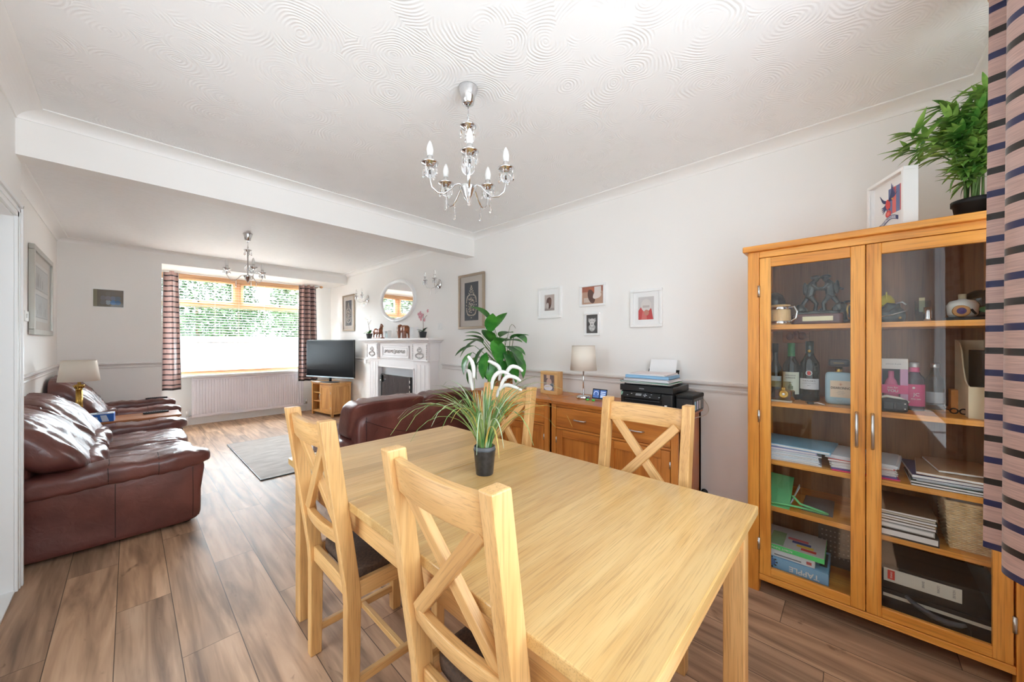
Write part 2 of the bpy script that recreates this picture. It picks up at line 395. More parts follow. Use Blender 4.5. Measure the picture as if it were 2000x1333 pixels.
def stripe_mat(name, base, ca, cb_, period, frac, z0=0.0):
    """horizontal woven bands along z; two-sided colours are handled by a separate lining"""
    m, n, b = newmat(name); L = n.links
    tc = n.nodes.new('ShaderNodeTexCoord'); sp = n.nodes.new('ShaderNodeSeparateXYZ'); L.new(tc.outputs['Object'], sp.inputs[0])
    def math_(op, a, bb=None):
        q = n.nodes.new('ShaderNodeMath'); q.operation = op
        for i, x in enumerate((a, bb)):
            if x is None: continue
            if isinstance(x, (int, float)): q.inputs[i].default_value = x
            else: L.new(x, q.inputs[i])
        return q.outputs[0]
    t = math_('DIVIDE', math_('ADD', sp.outputs[2], z0), period); band = math_('LESS_THAN', math_('FRACT', t), frac)
    alt = math_('GREATER_THAN', math_('FRACT', math_('MULTIPLY', t, .5)), .5)
    mp = n.nodes.new('ShaderNodeMapping'); mp.inputs['Scale'].default_value = (240, 240, 6); ns = n.nodes.new('ShaderNodeTexNoise'); ns.inputs['Scale'].default_value = 1; ns.inputs['Detail'].default_value = 3
    mp.inputs['Scale'].default_value = (14, 14, 260)
    L.new(tc.outputs['Object'], mp.inputs[0]); L.new(mp.outputs[0], ns.inputs['Vector'])
    rb = ramp(n, [(.3, tuple(c * .78 for c in base)), (.7, tuple(min(1, c * 1.12) for c in base))]); L.new(ns.outputs['Fac'], rb.inputs[0])
    m1 = n.nodes.new('ShaderNodeMix'); m1.data_type = 'RGBA'; L.new(alt, m1.inputs[0]); m1.inputs[6].default_value = (*ca, 1); m1.inputs[7].default_value = (*cb_, 1)
    m2 = n.nodes.new('ShaderNodeMix'); m2.data_type = 'RGBA'; L.new(band, m2.inputs[0]); L.new(rb.outputs[0], m2.inputs[6]); L.new(m1.outputs[2], m2.inputs[7])
    L.new(m2.outputs[2], b.inputs['Base Color']); b.inputs['Roughness'].default_value = .42; b.inputs['Sheen Weight'].default_value = .3; b.inputs['Specular IOR Level'].default_value = .4
    bp = n.nodes.new('ShaderNodeBump'); bp.inputs['Strength'].default_value = .25; bp.inputs['Distance'].default_value = .001; L.new(ns.outputs['Fac'], bp.inputs['Height']); L.new(bp.outputs['Normal'], b.inputs['Normal'])
    return m
def leather_mat(name, c1, c2):
    m, n, b = newmat(name); L = n.links
    tc = n.nodes.new('ShaderNodeTexCoord'); ns = n.nodes.new('ShaderNodeTexNoise'); ns.inputs['Scale'].default_value = 5; ns.inputs['Detail'].default_value = 5
    L.new(tc.outputs['Object'], ns.inputs['Vector']); r = ramp(n, [(.35, c1), (.65, c2)]); L.new(ns.outputs['Fac'], r.inputs[0]); L.new(r.outputs[0], b.inputs['Base Color'])
    vo = n.nodes.new('ShaderNodeTexVoronoi'); vo.inputs['Scale'].default_value = 260; L.new(tc.outputs['Object'], vo.inputs['Vector'])
    n2 = n.nodes.new('ShaderNodeTexNoise'); n2.inputs['Scale'].default_value = 16; n2.inputs['Detail'].default_value = 4; n2.inputs['Distortion'].default_value = 1.0; L.new(tc.outputs['Object'], n2.inputs['Vector'])
    b1 = n.nodes.new('ShaderNodeBump'); b1.inputs['Strength'].default_value = .08; b1.inputs['Distance'].default_value = .001; L.new(vo.outputs['Distance'], b1.inputs['Height'])
    b2 = n.nodes.new('ShaderNodeBump'); b2.inputs['Strength'].default_value = .35; b2.inputs['Distance'].default_value = .008; L.new(n2.outputs['Fac'], b2.inputs['Height']); L.new(b1.outputs['Normal'], b2.inputs['Normal'])
    L.new(b2.outputs['Normal'], b.inputs['Normal']); b.inputs['Roughness'].default_value = .32; b.inputs['Specular IOR Level'].default_value = .6
    return m

WALL = plain('wall_paint', srgb(245, 243, 240), .6, spec=.3, bump=(90, .05))
CEIL2 = mottled('stippled_plaster', srgb(244, 243, 242), srgb(248, 247, 246), 26, .55, .55, stretch=(1, 2.2, 1), spec=.35, detail=8)
WALLC = plain('cornice_paint', srgb(247, 246, 244), .55, spec=.3)
CEIL = ceiling_mat('swirled_plaster', srgb(246, 246, 246), .24)
TRIMW = plain('gloss_white', srgb(240, 241, 241), .3)
DADO = plain('dado_paint', srgb(226, 223, 220), .4)
FLOOR = floor_mat()
OAK = wood('oak', srgb(228, 184, 124), srgb(217, 169, 108), srgb(199, 149, 90), .38, .12, k=1.5)
OAKTOP = wood('oak_top', srgb(222, 187, 128), srgb(215, 176, 116), srgb(204, 161, 99), .28, .25, k=1.7, board=(1, .098))
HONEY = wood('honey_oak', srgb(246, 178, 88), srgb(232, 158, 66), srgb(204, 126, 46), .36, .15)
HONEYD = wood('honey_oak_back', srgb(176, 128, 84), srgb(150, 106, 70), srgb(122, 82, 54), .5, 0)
SIDE = wood('sideboard_oak', srgb(222, 144, 66), srgb(200, 122, 50), srgb(168, 94, 36), .33, .2)
TVW = wood('tv_oak', srgb(222, 172, 108), srgb(204, 150, 86), srgb(178, 124, 68), .4, .1)
LEATHER = leather_mat('brown_leather', srgb(92, 52, 47), srgb(118, 70, 62))
SEAM = plain('leather_seam', srgb(52, 32, 29), .5)
CHROME = plain('chrome', (.72, .72, .73), .12, 1.0)
STEEL = plain('brushed_steel', (.66, .65, .64), .3, 1.0)
BRASS = plain('brass', srgb(196, 160, 84), .22, 1.0)
BRONZE = mottled('dark_bronze', srgb(44, 46, 46), srgb(84, 88, 86), 30, .35, .3)
BRONZE.node_tree.nodes['Principled BSDF'].inputs['Metallic'].default_value = .6
BLACKP = plain('black_plastic', srgb(30, 31, 33), .32)
BLACKM = plain('black_matt', srgb(22, 22, 23), .6)
DGREY = plain('dark_grey', srgb(62, 64, 66), .5)
MGREY = plain('mid_grey', srgb(140, 142, 144), .5)
WHITEP = plain('white_plastic', srgb(240, 240, 238), .35)
PAPER = plain('paper_white', srgb(240, 240, 240), .7)
GLASS = thin_glass('clear_glass', (.985, .99, .99), 1.0)
CABGLASS = thin_glass('cabinet_glass', (.97, .98, .98), 1.5)
PICGLASS = thin_glass('picture_glass', (.985, .985, .985), .5)
CRYSTAL = plain('crystal', (.97, .98, 1.0), .03, trans=1.0, ior=1.5)
BULB = plain('opal_bulb', srgb(244, 243, 240), .35, spec=.4)
SHADE = plain('cream_shade', srgb(232, 222, 208), .8, bump=(300, .1))
SEATF = mottled('brown_seat_fabric', srgb(66, 48, 36), srgb(88, 66, 50), 120, .85, .2)
STRIPE = stripe_mat('striped_curtain', srgb(198, 166, 157), srgb(30, 25, 24), srgb(32, 37, 82), .077, .29)
STRIPEB = stripe_mat('striped_curtain_lounge', srgb(186, 152, 146), srgb(44, 32, 36), srgb(44, 36, 46), .077, .26)
LINING = plain('curtain_lining', srgb(236, 236, 234), .8)
GREEN1 = mottled('lily_leaf', srgb(38, 108, 42), srgb(84, 160, 62), 9, .32)
GREEN2 = mottled('bamboo_leaf', srgb(84, 142, 58), srgb(160, 196, 98), 14, .4)
GRASSG = mottled('grass_blade', srgb(62, 116, 60), srgb(150, 178, 104), 9, .4)
PLUME = plain('white_plume', srgb(206, 202, 196), .9, bump=(400, .6))
STEMG = plain('green_stem', srgb(90, 120, 60), .5)
STEMB = plain('brown_stem', srgb(110, 84, 60), .6)

# ================================================================== THE ROOM
CZ = 2.525; XE = 2.742; XW = -0.41; XL = -0.58; YS = -0.50; YN = 6.75; YB = 7.53
def struct(m, name, **k):
    o = m.build(name, **k); o['kind'] = 'structure'; return o
m = MB(); m.box(-0.75, 2.85, -0.62, 7.64, -0.08, 0, FLOOR, 1); struct(m, 'floor')
m = MB(); m.box(-0.75, 2.85, -0.62, 3.26, CZ, CZ + .08, CEIL); struct(m, 'ceiling')
m = MB(); m.box(-0.75, 2.85, 3.26, 7.64, CZ, CZ + .08, CEIL2); struct(m, 'ceiling_lounge')
m = MB(); m.box(XE, XE + .1, -0.62, 7.64, 0, CZ, WALL); struct(m, 'wall_east')
m = MB(); m.box(XL, XW, YS - .1, 1.12, 0, CZ, WALL); m.box(XL, XW, 1.98, 2.20, 0, CZ, WALL); m.box(XL, XW, 1.12, 1.98, 2.08, CZ, WALL); m.box(XL, XW, 3.17, 3.335, 0, CZ, WALL); m.box(XL, XW, 2.20, 3.17, 1.965, CZ, WALL)
struct(m, 'wall_west')
m = MB(); m.box(XL - .12, XL, 3.335, YN + .1, 0, CZ, WALL); struct(m, 'wall_west_lounge')
m = MB(); m.box(XL - .12, .299, YN, YN + .1, 0, CZ, WALL); struct(m, 'wall_north')
m = MB(); m.box(.04, .14, YN + .1, 7.64, 0, CZ, WALL); struct(m, 'wall_bay_return')
WX0, WX1, WZ0, WZ1 = .14, 2.40, .785, 2.355
m = MB(); m.box(.14, XE, YB, YB + .1, 0, WZ0 - .012, WALL); m.box(WX1, XE, YB, YB + .1, WZ0 - .012, CZ, WALL); m.box(.14, WX1, YB, YB + .1, WZ1, CZ, WALL)
struct(m, 'wall_bay')
m = MB(); m.box(.299, XE, YN, YB, 2.355, CZ, WALL); struct(m, 'bulkhead_beam')
m = MB(); m.box(XW, XE, 3.19, 3.335, 2.287, CZ, WALL); struct(m, 'ceiling_beam')
# rear (garden) wall with its wide window, behind the viewpoint
SX0, SX1, SZ0, SZ1 = -.38, 1.99, .70, 2.37
m = MB(); m.box(XW, XE, YS - .1, YS, 0, SZ0, WALL); m.box(XW, XE, YS - .1, YS, SZ1, CZ, WALL); m.box(XW, SX0, YS - .1, YS, SZ0, SZ1, WALL); m.box(SX1, XE, YS - .1, YS, SZ0, SZ1, WALL)
struct(m, 'wall_south')

# cornices: coved profile swept along each wall
def cove(out, drop, z=CZ, n=10):
    p = [(0, z), (0, z - drop), (out * .06, z - drop)]
    for i in range(n + 1):
        a = PI / 2 * i / n
        p.append((out * .06 + (out * .88) * (1 - math.cos(a)), z - drop + drop * .86 * math.sin(a)))
    p += [(out, z - drop * .1), (out, z)]
    return p
def cornice_y(name, x, sgn, y0, y1, out=.10, drop=.048):
    m = MB(); m.prism([(x + sgn * a, z) for a, z in cove(out, drop)], 1, y0, y1, WALLC, False); struct(m, name)
def cornice_x(name, y, sgn, x0, x1, out=.10, drop=.048):
    m = MB(); m.prism([(y + sgn * a, z) for a, z in cove(out, drop)], 0, x0, x1, WALLC, False); struct(m, name)
cornice_y('cornice_east', XE, -1, YS, 3.19); cornice_y('cornice_west', XW, 1, YS, 3.19)
cornice_x('cornice_beam', 3.19, -1, XW, XE); cornice_x('cornice_south', YS, 1, XW, XE)
cornice_y('cornice_east_lounge', XE, -1, 3.335, YN, .09); cornice_y('cornice_west_lounge', XL, 1, 3.335, YN, .09)
cornice_x('cornice_north', YN, -1, XL, XE, .07, .05)

# dado rail
def dadoprof(out=.024, z=.958, h=.07):
    return [(0, z), (out * .45, z), (out * .55, z + h * .18), (out * .3, z + h * .3), (out * .35, z + h * .55), (out, z + h * .74), (out, z + h * .9), (out * .5, z + h), (0, z + h)]
def dado_y(name, x, s, y0, y1, dz=0):
    m = MB(); m.prism([(x + s * a, z + dz) for a, z in dadoprof()], 1, y0, y1, DADO); struct(m, name)
def dado_x(name, y, s, x0, x1, dz=0):
    m = MB(); m.prism([(y + s * a, z + dz) for a, z in dadoprof()], 0, x0, x1, DADO); struct(m, name)
dado_y('trim_1', XE, -1, YS, 3.80); dado_y('trim_2', XE, -1, 5.68, YB); dado_y('trim_3', XL, 1, 3.335, YN, .008); dado_x('trim_4', YN, -1, XL, .299, .008)
# baseboards
def base(name, x0, x1, y0, y1):
    m = MB(); m.box(x0, x1, y0, y1, 0, .115, TRIMW); m.box(x0 + .004 * (x1 - x0 < .05), x1 - .004 * (x1 - x0 < .05), y0 + .004 * (y1 - y0 < .05), y1 - .004 * (y1 - y0 < .05), .115, .125, TRIMW); struct(m, name)
base('baseboard_east', XE - .016, XE, YS, 3.79); base('baseboard_east_lounge', XE - .016, XE, 5.69, YB); base('baseboard_bay', .14, XE - .016, YB - .016, YB)
base('baseboard_north', XL + .016, .299, YN - .016, YN); base('baseboard_west', XL, XL + .016, 3.335, YN - .016); base('baseboard_south', XW, XE - .016, YS, YS + .016)
base('baseboard_west_dining', XW, XW + .016, YS + .016, 1.12)

# doorway on the west side: lining, architrave and a closed white panelled door set back in it
m = MB(); m.box(XL, XW, 3.155, 3.17, 0, 1.965, TRIMW); m.box(XL, XW, 2.2, 2.215, 0, 1.965, TRIMW); m.box(XL, XW, 2.215, 3.155, 1.95, 1.965, TRIMW); m.box(-.505, -.475, 3.143, 3.155, 0, 1.95, TRIMW)
m.box(XL, XW + .004, 2.215, 3.155, 0, .012, TRIMW)
struct(m, 'door_lining', bevel=.002)
m = MB()
for (y0, y1) in ((3.160, 3.236), (2.134, 2.21)):
    m.box(XW, XW + .012, y0, y1, 0, 2.03, TRIMW)
    yo = y1 if y0 > 3 else y0
    m.box(XW + .012, XW + .022, yo - (.022 if y0 > 3 else 0), yo + (0 if y0 > 3 else .022), 0, 2.03, TRIMW)
    ym = (y0 + y1) / 2; m.box(XW + .012, XW + .016, ym - .012, ym + .012, 0, 2.03, TRIMW)
m.box(XW, XW + .012, 2.134, 3.236, 1.955, 2.03, TRIMW); m.box(XW + .012, XW + .022, 2.134, 3.236, 2.008, 2.03, TRIMW); m.box(XW + .012, XW + .016, 2.134, 3.236, 1.98, 2.0, TRIMW)
struct(m, 'door_architrave', bevel=.003)
m = MB(); m.box(-.555, -.515, 2.218, 3.152, .012, 1.948, TRIMW)
for (y0, y1) in ((2.32, 2.63), (2.74, 3.05)):
    for (z0, z1) in ((.2, .85), (1.05, 1.84)): m.box(-.516, -.509, y0, y1, z0, z1, TRIMW)
d1 = struct(m, 'door_1', bevel=.003)
m = MB(); m.cyl((-.515, 2.27, 1.0), (-.47, 2.27, 1.0), .01, CHROME); m.cyl((-.472, 2.262, 1.0), (-.472, 2.38, 1.0), .009, CHROME); m.build('door_handle', d1)

# ------------------------------------------------------------------ lounge window
WFR = wood('window_timber', srgb(226, 184, 146), srgb(212, 166, 124), srgb(190, 142, 100), .4, .1)
FILM = plain('frosted_film', srgb(246, 248, 250), .6)
_n = FILM.node_tree; _b = _n.nodes['Principled BSDF']; _t = _n.nodes.new('ShaderNodeBsdfTranslucent'); _t.inputs[0].default_value = (1, 1, 1, 1)
_d = _n.nodes.new('ShaderNodeBsdfTransparent'); _mx = _n.nodes.new('ShaderNodeMixShader'); _mx.inputs[0].default_value = .35
_m2 = _n.nodes.new('ShaderNodeMixShader'); _m2.inputs[0].default_value = .12
_n.links.new(_t.outputs[0], _mx.inputs[1]); _n.links.new(_d.outputs[0], _mx.inputs[2]); _n.links.new(_mx.outputs[0], _m2.inputs[1]); _n.links.new(_b.outputs[0], _m2.inputs[2]); _n.links.new(_m2.outputs[0], _n.nodes['Material Output'].inputs[0])
win = T('window_1', None, None, ((WX0 + WX1) / 2, YB + .05, WZ0)); win['kind'] = 'structure'
def fr(name, boxes, mat, bevel=.004):
    m = MB()
    for b in boxes: m.box(*b, mat)
    return m.build(name, win, world=True, bevel=bevel)
Y0, Y1 = YB + .03, YB + .09
fr('window_frame', [(WX0, WX1, Y0, Y1, WZ1 - .05, WZ1), (WX0, WX1, Y0, Y1, WZ0, WZ0 + .05), (WX0, WX0 + .05, Y0, Y1, WZ0 + .05, WZ1 - .05), (WX1 - .05, WX1, Y0, Y1, WZ0 + .05, WZ1 - .05),
   (WX0 + .05, WX1 - .05, Y0, Y1, 1.862, 1.915), (1.225, 1.295, Y0, Y1, 1.915, WZ1 - .05)], WFR)
for i, (x0, x1) in enumerate(((WX0 + .05, 1.225), (1.295, WX1 - .05))):
    z0, z1 = 1.915, WZ1 - .05; c = .042
    s_ = fr('window_sash', [(x0, x1, Y0 - .018, Y1 - .02, z0, z0 + c), (x0, x1, Y0 - .018, Y1 - .02, z1 - c, z1), (x0, x0 + c, Y0 - .018, Y1 - .02, z0 + c, z1 - c), (x1 - c, x1, Y0 - .018, Y1 - .02, z0 + c, z1 - c)], WFR)
    xm = (x0 + x1) / 2 + .03
    mm = MB(); mm.box(xm - .06, xm, Y0 - .032, Y0 - .018, z0 + .014, z0 + .028, WHITEP); mm.box(xm, xm + .022, Y0 - .034, Y0 - .018, z0 + .01, z0 + .032, BLACKM)
    h = mm.build('window_catch', win, world=True)
    mm = MB(); mm.box(x0 + c, x1 - c, Y0 + .02, Y0 + .024, z0 + c, z1 - c, GLASS); mm.build('window_pane', win, world=True)
mm = MB(); mm.box(WX0 + .05, WX1 - .05, Y0 + .03, Y0 + .034, 1.39, 1.862, GLASS); mm.build('window_pane', win, world=True)
mm = MB(); mm.box(WX0 + .05, WX1 - .05, Y0 + .03, Y0 + .034, WZ0 + .05, 1.39, FILM); mm.build('frosted_pane', win, world=True)
m = MB(); m.box(.14, XE, YB - .14, YB + .03, WZ0 - .032, WZ0 - .002, TRIMW); struct(m, 'window_sill', bevel=.006)
m = MB(); m.box(.16, 2.40, YB - .02, YB + .02, WZ0 - .002, WZ0 + .018, WFR); struct(m, 'trim_5')

# venetian blind: open slats
BLINDW = plain('blind_slat', srgb(240, 226, 214), .45)
bl = T('venetian_blind', 'pale wooden venetian blind hanging open across the lounge window', 'blind', (1.25, YB - .045, 2.33))
boxo('headrail', .17, 2.36, YB - .075, YB - .015, 2.275, 2.335, WFR, bl, world=True, bevel=.003)
m = MB(); z = 2.25
while z > 1.34:
    yc = YB - .045; a = R(9)
    v = []
    for x in (.17, 2.36):
        for k in range(5):
            u = -1 + k / 2
            v.append((x, yc + u * .0235 * math.cos(a), z + u * .0235 * math.sin(a) + .0022 * (1 - u * u)))
    m.add(v, [(k, k + 1, 6 + k, 5 + k) for k in range(4)], BLINDW, True); z -= .0415
sl = m.build('slats', bl, world=True); sm = sl.modifiers.new('thick', 'SOLIDIFY'); sm.thickness = .0024
for x in (.42, .95, 1.26, 1.62, 2.15):
    m = MB()
    for dy in (-.024, .024): m.cyl((x, YB - .045 + dy, 2.28), (x, YB - .045 + dy, 1.33), .0011, BLINDW, 5)
    m.box(x - .0012, x + .0012, YB - .07, YB - .02, 2.272, 2.276, BLINDW); m.build('ladder_cord', bl, world=True)
m = MB()
for k in range(9): m.box(.17, 2.36, YB - .0685, YB - .0215, 1.300 + k * .0034, 1.3022 + k * .0034, BLINDW)
m.box(.17, 2.36, YB - .069, YB - .021, 1.282, 1.299, BLINDW)
m.build('bottom_rail', bl, world=True, bevel=.001)

# rear window behind the viewpoint
win2 = T('window_2', None, None, ((SX0 + SX1) / 2, YS - .05, SZ0)); win2['kind'] = 'structure'
m = MB()
for b in ((SX0, SX1, SZ1 - .06, SZ1), (SX0, SX1, SZ0, SZ0 + .06), (SX0, SX0 + .06, SZ0 + .06, SZ1 - .06), (SX1 - .06, SX1, SZ0 + .06, SZ1 - .06), (.78, .85, SZ0 + .06, SZ1 - .06)):
    m.box(b[0], b[1], YS - .08, YS - .02, b[2], b[3], TRIMW)
m.build('window_frame', win2, world=True, bevel=.004)
m = MB(); m.box(SX0 + .06, .78, YS - .052, YS - .048, SZ0 + .06, SZ1 - .06, GLASS); m.build('window_pane', win2, world=True)
m = MB(); m.box(.85, SX1 - .06, YS - .052, YS - .048, SZ0 + .06, SZ1 - .06, GLASS); m.build('window_pane', win2, world=True)
m = MB(); m.box(SX0 - .05, SX1 + .05, YS - .02, YS + .12, SZ0 - .03, SZ0, TRIMW); struct(m, 'sill_south', bevel=.006)

# outside: lawn and planting seen through the lounge window
GRND = mottled('lawn', srgb(70, 100, 52), srgb(104, 130, 74), 3, .9)
m = MB(); m.box(-12, 16, 10.6, 24, -.3, -.2, GRND); g = struct(m, 'ground')
PAVE = mottled('bounce_paving', srgb(208, 210, 212), srgb(224, 226, 228), 2, .8)  # pale paving added outdoors to bounce sunlight up onto the ceilings
m = MB(); m.box(-12, 16, -12, -.65, -.3, -.2, PAVE); g = struct(m, 'ground_garden')
m = MB(); m.box(-12, 16, 7.7, 10.6, -.3, -.2, PAVE); g = struct(m, 'ground_drive')
PAVD = mottled('grey_paving', srgb(150, 150, 150), srgb(164, 164, 164), 2, .8)
m = MB(); m.box(-12, -.75, -.65, 7.7, -.3, -.2, PAVD); g = struct(m, 'ground_side')  # unseen ground by the added door, kept grey so its bounce stays neutral
d2 = T('door_2', None, None, (-.50, 1.55, 0)); d2['kind'] = 'structure'  # unseen glazed door, added to let side fill light into the room
m = MB()
for b in ((1.12, 1.18, 0, 2.08), (1.92, 1.98, 0, 2.08), (1.18, 1.92, 2.02, 2.08), (1.18, 1.92, 0, .10)): m.box(-.53, -.47, b[0], b[1], b[2], b[3], TRIMW)
m.build('door_frame', d2, world=True, bevel=.004)
for (a, b) in ((1.18, 1.92),):
    m = MB(); m.box(-.502, -.498, a, b, .10, 2.02, GLASS); m.build('door_pane', d2, world=True)

HEDGE = mottled('hedge_leaf', srgb(40, 76, 40), srgb(92, 122, 76), 1.2, .5)
HEDGE2 = mottled('tree_leaf', srgb(52, 84, 52), srgb(112, 136, 96), 1.2, .5)
def leafball(c, r, n, size, mat, rnd):
    m = MB()
    for i in range(n):
        a = rnd.uniform(0, 2 * PI); zz = rnd.uniform(-1, 1); q = math.sqrt(1 - zz * zz); rr = rnd.uniform(.55, 1.0) ** .5
        p = Vector((c[0] + r[0] * rr * q * math.cos(a), c[1] + r[1] * rr * q * math.sin(a), c[2] + r[2] * rr * zz))
        d = Vector((rnd.uniform(-1, 1), rnd.uniform(-1, 1), rnd.uniform(-.6, .8))).normalized(); e = d.cross(Vector((rnd.uniform(-1, 1), rnd.uniform(-1, 1), rnd.uniform(-1, 1)))).normalized()
        s_ = size * rnd.uniform(.6, 1.3)
        m.add([p - d * s_, p + e * s_ * .45, p + d * s_, p - e * s_ * .45], [(0, 1, 2, 3)], mat)
    return m
rnd = random.Random(3)
def tree(name, label, x, y, zc, r, n, size, mat, trunk=.09):
    t = T(name, label, 'tree' if 'tree' in name else 'hedge', (x, y, -.2))
    leafball((x, y, zc), r, n, size, mat, rnd).build('foliage', t, world=True)
    m = MB(); m.tube([(x, y, -.2), (x + .05, y, zc * .5), (x, y, zc)], [trunk, trunk * .8, trunk * .4], STEMB, 8); m.build('trunk', t, world=True)
tree('clipped_hedge', 'dense green hedge outside the lounge window, low and wide', 2.2, 11.6, .95, (2.6, .8, 1.35), 9000, .055, HEDGE)
tree('garden_tree', 'pale leafy tree outside the lounge window, behind the hedge on the fireplace side', 5.2, 14.0, 2.6, (2.0, 1.4, 1.8), 8000, .07, HEDGE2)
tree('garden_tree', 'tall bushy tree outside the lounge window, behind the middle of the hedge', 1.7, 17.6, 2.7, (1.9, 1.3, 2.0), 8000, .07, HEDGE)
tree('garden_tree', 'light green tree outside the lounge window, at the end nearest the armchair', -1.4, 13.4, 2.3, (1.7, 1.2, 1.9), 8000, .07, HEDGE2)

# ------------------------------------------------------------------ curtains
def curtain(name, label, pts_fn, n, z0, z1, mat, poly_thick=.004, nz=14, flare=None):
    t = T(name, label, 'curtain', (*pts_fn(.5), z1))
    def f(u, v, off=0):
        x, y = pts_fn(u); z = z1 + (z0 - z1) * v
        if flare: x, y = flare(u, v, x, y)
        if off:
            x2, y2 = pts_fn(min(1, u + .002)); x1, y1 = pts_fn(max(0, u - .002)); d = Vector((x2 - x1, y2 - y1, 0)).normalized(); nn = Vector((-d.y, d.x, 0)); x += nn.x * off; y += nn.y * off
        return (x, y, z)
    m = MB(); m.grid(lambda u, v: f(u, v), n, nz, mat); a = m.build('drape', t, world=True)
    return t, f, n
# lounge curtains: pleated drapes either side of the window, hung from a timber pole
def lcurt(x0, x1, npl, amp, label, y=7.31):
    def pts(u):
        return (x0 + (x1 - x0) * u, y + amp * math.sin(u * npl * 2 * PI + .6) + .01 * math.sin(u * 9))
    def fl(u, v, x, y_): return (x + (u - .35) * .05 * v, y_)
    t, f, n = curtain('curtain', label, pts, 60, .585, 2.345, STRIPEB, flare=fl)
    m = MB(); m.grid(lambda u, v: f(u, v, .012), n, 14, LINING); m.build('lining', t, world=True)
    m = MB(); m.grid(lambda u, v: (lambda p: (p[0], p[1] - .003, p[2]))(f(u, .982 + .018 * v)), n, 1, plain('curtain_hem', srgb(56, 44, 44), .6)); m.build('hem', t, world=True)
    return t
lcurt(.345, .50, 1.2, .03, 'striped pink curtain at the armchair end of the lounge window')
lcurt(2.13, 2.405, 3.2, .035, 'striped pink curtain behind the television')
t = T('curtain_pole', 'timber curtain pole with round finials above the lounge window', 'curtain pole', (1.3, 7.31, 2.32))
m = MB(); m.cyl((.22, 7.31, 2.334), (2.46, 7.31, 2.334), .010, DADO, 12); m.build('pole', t, world=True)
for x in (.21, 2.49):
    m = MB(); m.ell((x, 7.31, 2.332), (.032, .022, .022), WFR); m.build('finial', t, world=True)
for x in (.26, 2.43):
    m = MB(); m.cyl((x, 7.31, 2.322), (x, 7.52, 2.322), .009, WFR, 8); m.build('bracket', t, world=True)

# dining curtain at the rear window, gathered beside the display cabinet
def rpts(u):
    # from the cabinet side (x high) towards the window middle: a narrow outer fold, a deep return, then broad folds
    x = 2.045 - .56 * u
    return (x, -.372 + .036 * math.cos(PI * u / .055 if u < .055 else PI + PI * (u - .055) / .27) - .02 * u)
def rfl(u, v, x, y): return (x + .105 * (v - .42) * (1 - u) ** .7 * (1 if v > .42 else 1.0), y - .004 * v)
t, f, n = curtain('curtain', 'striped pink and navy curtain hanging beside the display cabinet', rpts, 170, .565, 2.49, STRIPE, flare=rfl)
m = MB(); m.grid(lambda u, v: f(u, v, .012), n, 14, LINING); m.build('lining', t, world=True)
t = T('curtain_pole', 'curtain pole over the rear window carrying the pink and navy curtain', 'curtain pole', (.8, -.38, 2.49))
m = MB(); m.cyl((-.38, -.36, 2.478), (1.99, -.36, 2.478), .014, WFR, 12); m.build('pole', t, world=True)
m = MB(); m.ell((2.02, -.36, 2.478), (.032, .024, .024), WFR); m.build('finial', t, world=True)
for x in (-.3, 1.97):
    m = MB(); m.cyl((x, -.36, 2.478), (x, -.5, 2.478), .009, WFR, 8); m.build('bracket', t, world=True)

# ------------------------------------------------------------------ radiator, sockets, switches
RADM = plain('radiator_enamel', srgb(240, 236, 242), .4)
t = T('radiator', 'long ribbed lilac-white radiator under the lounge window', 'radiator', (1.45, 7.5, .115))
m = MB()
x0, x1, z0, z1 = .665, 2.235, .118, .748
pts = [(x0, 7.462)]
nf = 42; wv = (x1 - x0 - .06) / nf
for i in range(nf):
    xa = x0 + .03 + i * wv
    pts += [(xa, 7.462), (xa + wv * .18, 7.450), (xa + wv * .62, 7.450), (xa + wv * .8, 7.462)]
pts += [(x1, 7.462), (x1, 7.485), (x0, 7.485)]
m.prism(pts, 2, z0 + .045, z1 - .05, RADM)
m.box(x0, x1, 7.452, 7.485, z0, z0 + .045, RADM); m.box(x0, x1, 7.452, 7.485, z1 - .05, z1 - .022, RADM)
m.build('panel', t, world=True, bevel=.004)
boxo('top_grille', x0, x1, 7.452, 7.51, z1 - .02, z1, RADM, t, world=True, bevel=.004)
for x, s_ in ((x0, -1), (x1, 1)):
    m = MB(); m.cyl((x, 7.475, .15), (x + s_ * .05, 7.475, .15), .01, CHROME); m.cyl((x + s_ * .05, 7.475, .0), (x + s_ * .05, 7.475, .15), .0075, WHITEP); m.cyl((x + s_ * .05, 7.475, .14), (x + s_ * .05, 7.475, .225), .017, WHITEP if s_ < 0 else CHROME)
    m.build('valve', t, world=True)
for x in (x0 + .25, x1 - .25):
    boxo('bracket', x - .015, x + .015, 7.485, YB - .002, .3, .6, WHITEP, t, world=True)
def switch(name, label, x, y, z, sx, hw=.043):
    t = T(name, label, 'light switch', (x, y, z))
    boxo('plate', min(0, sx * .009), max(0, sx * .009), -hw, hw, -.043, .043, WHITEP, t, bevel=.004)
    for dy in (-.014, .014):
        boxo('rocker', min(sx * .009, sx * .014), max(sx * .009, sx * .014), dy - .009, dy + .009, -.016, .016, WHITEP, t, bevel=.002)
switch('light_switch', 'white switch plate on the wall beside the pink orchid', XE, 3.86, 1.50, -1)
switch('light_switch', 'white double switch plate beside the silver framed drawing', XL, 4.885, 1.510, 1, .078)

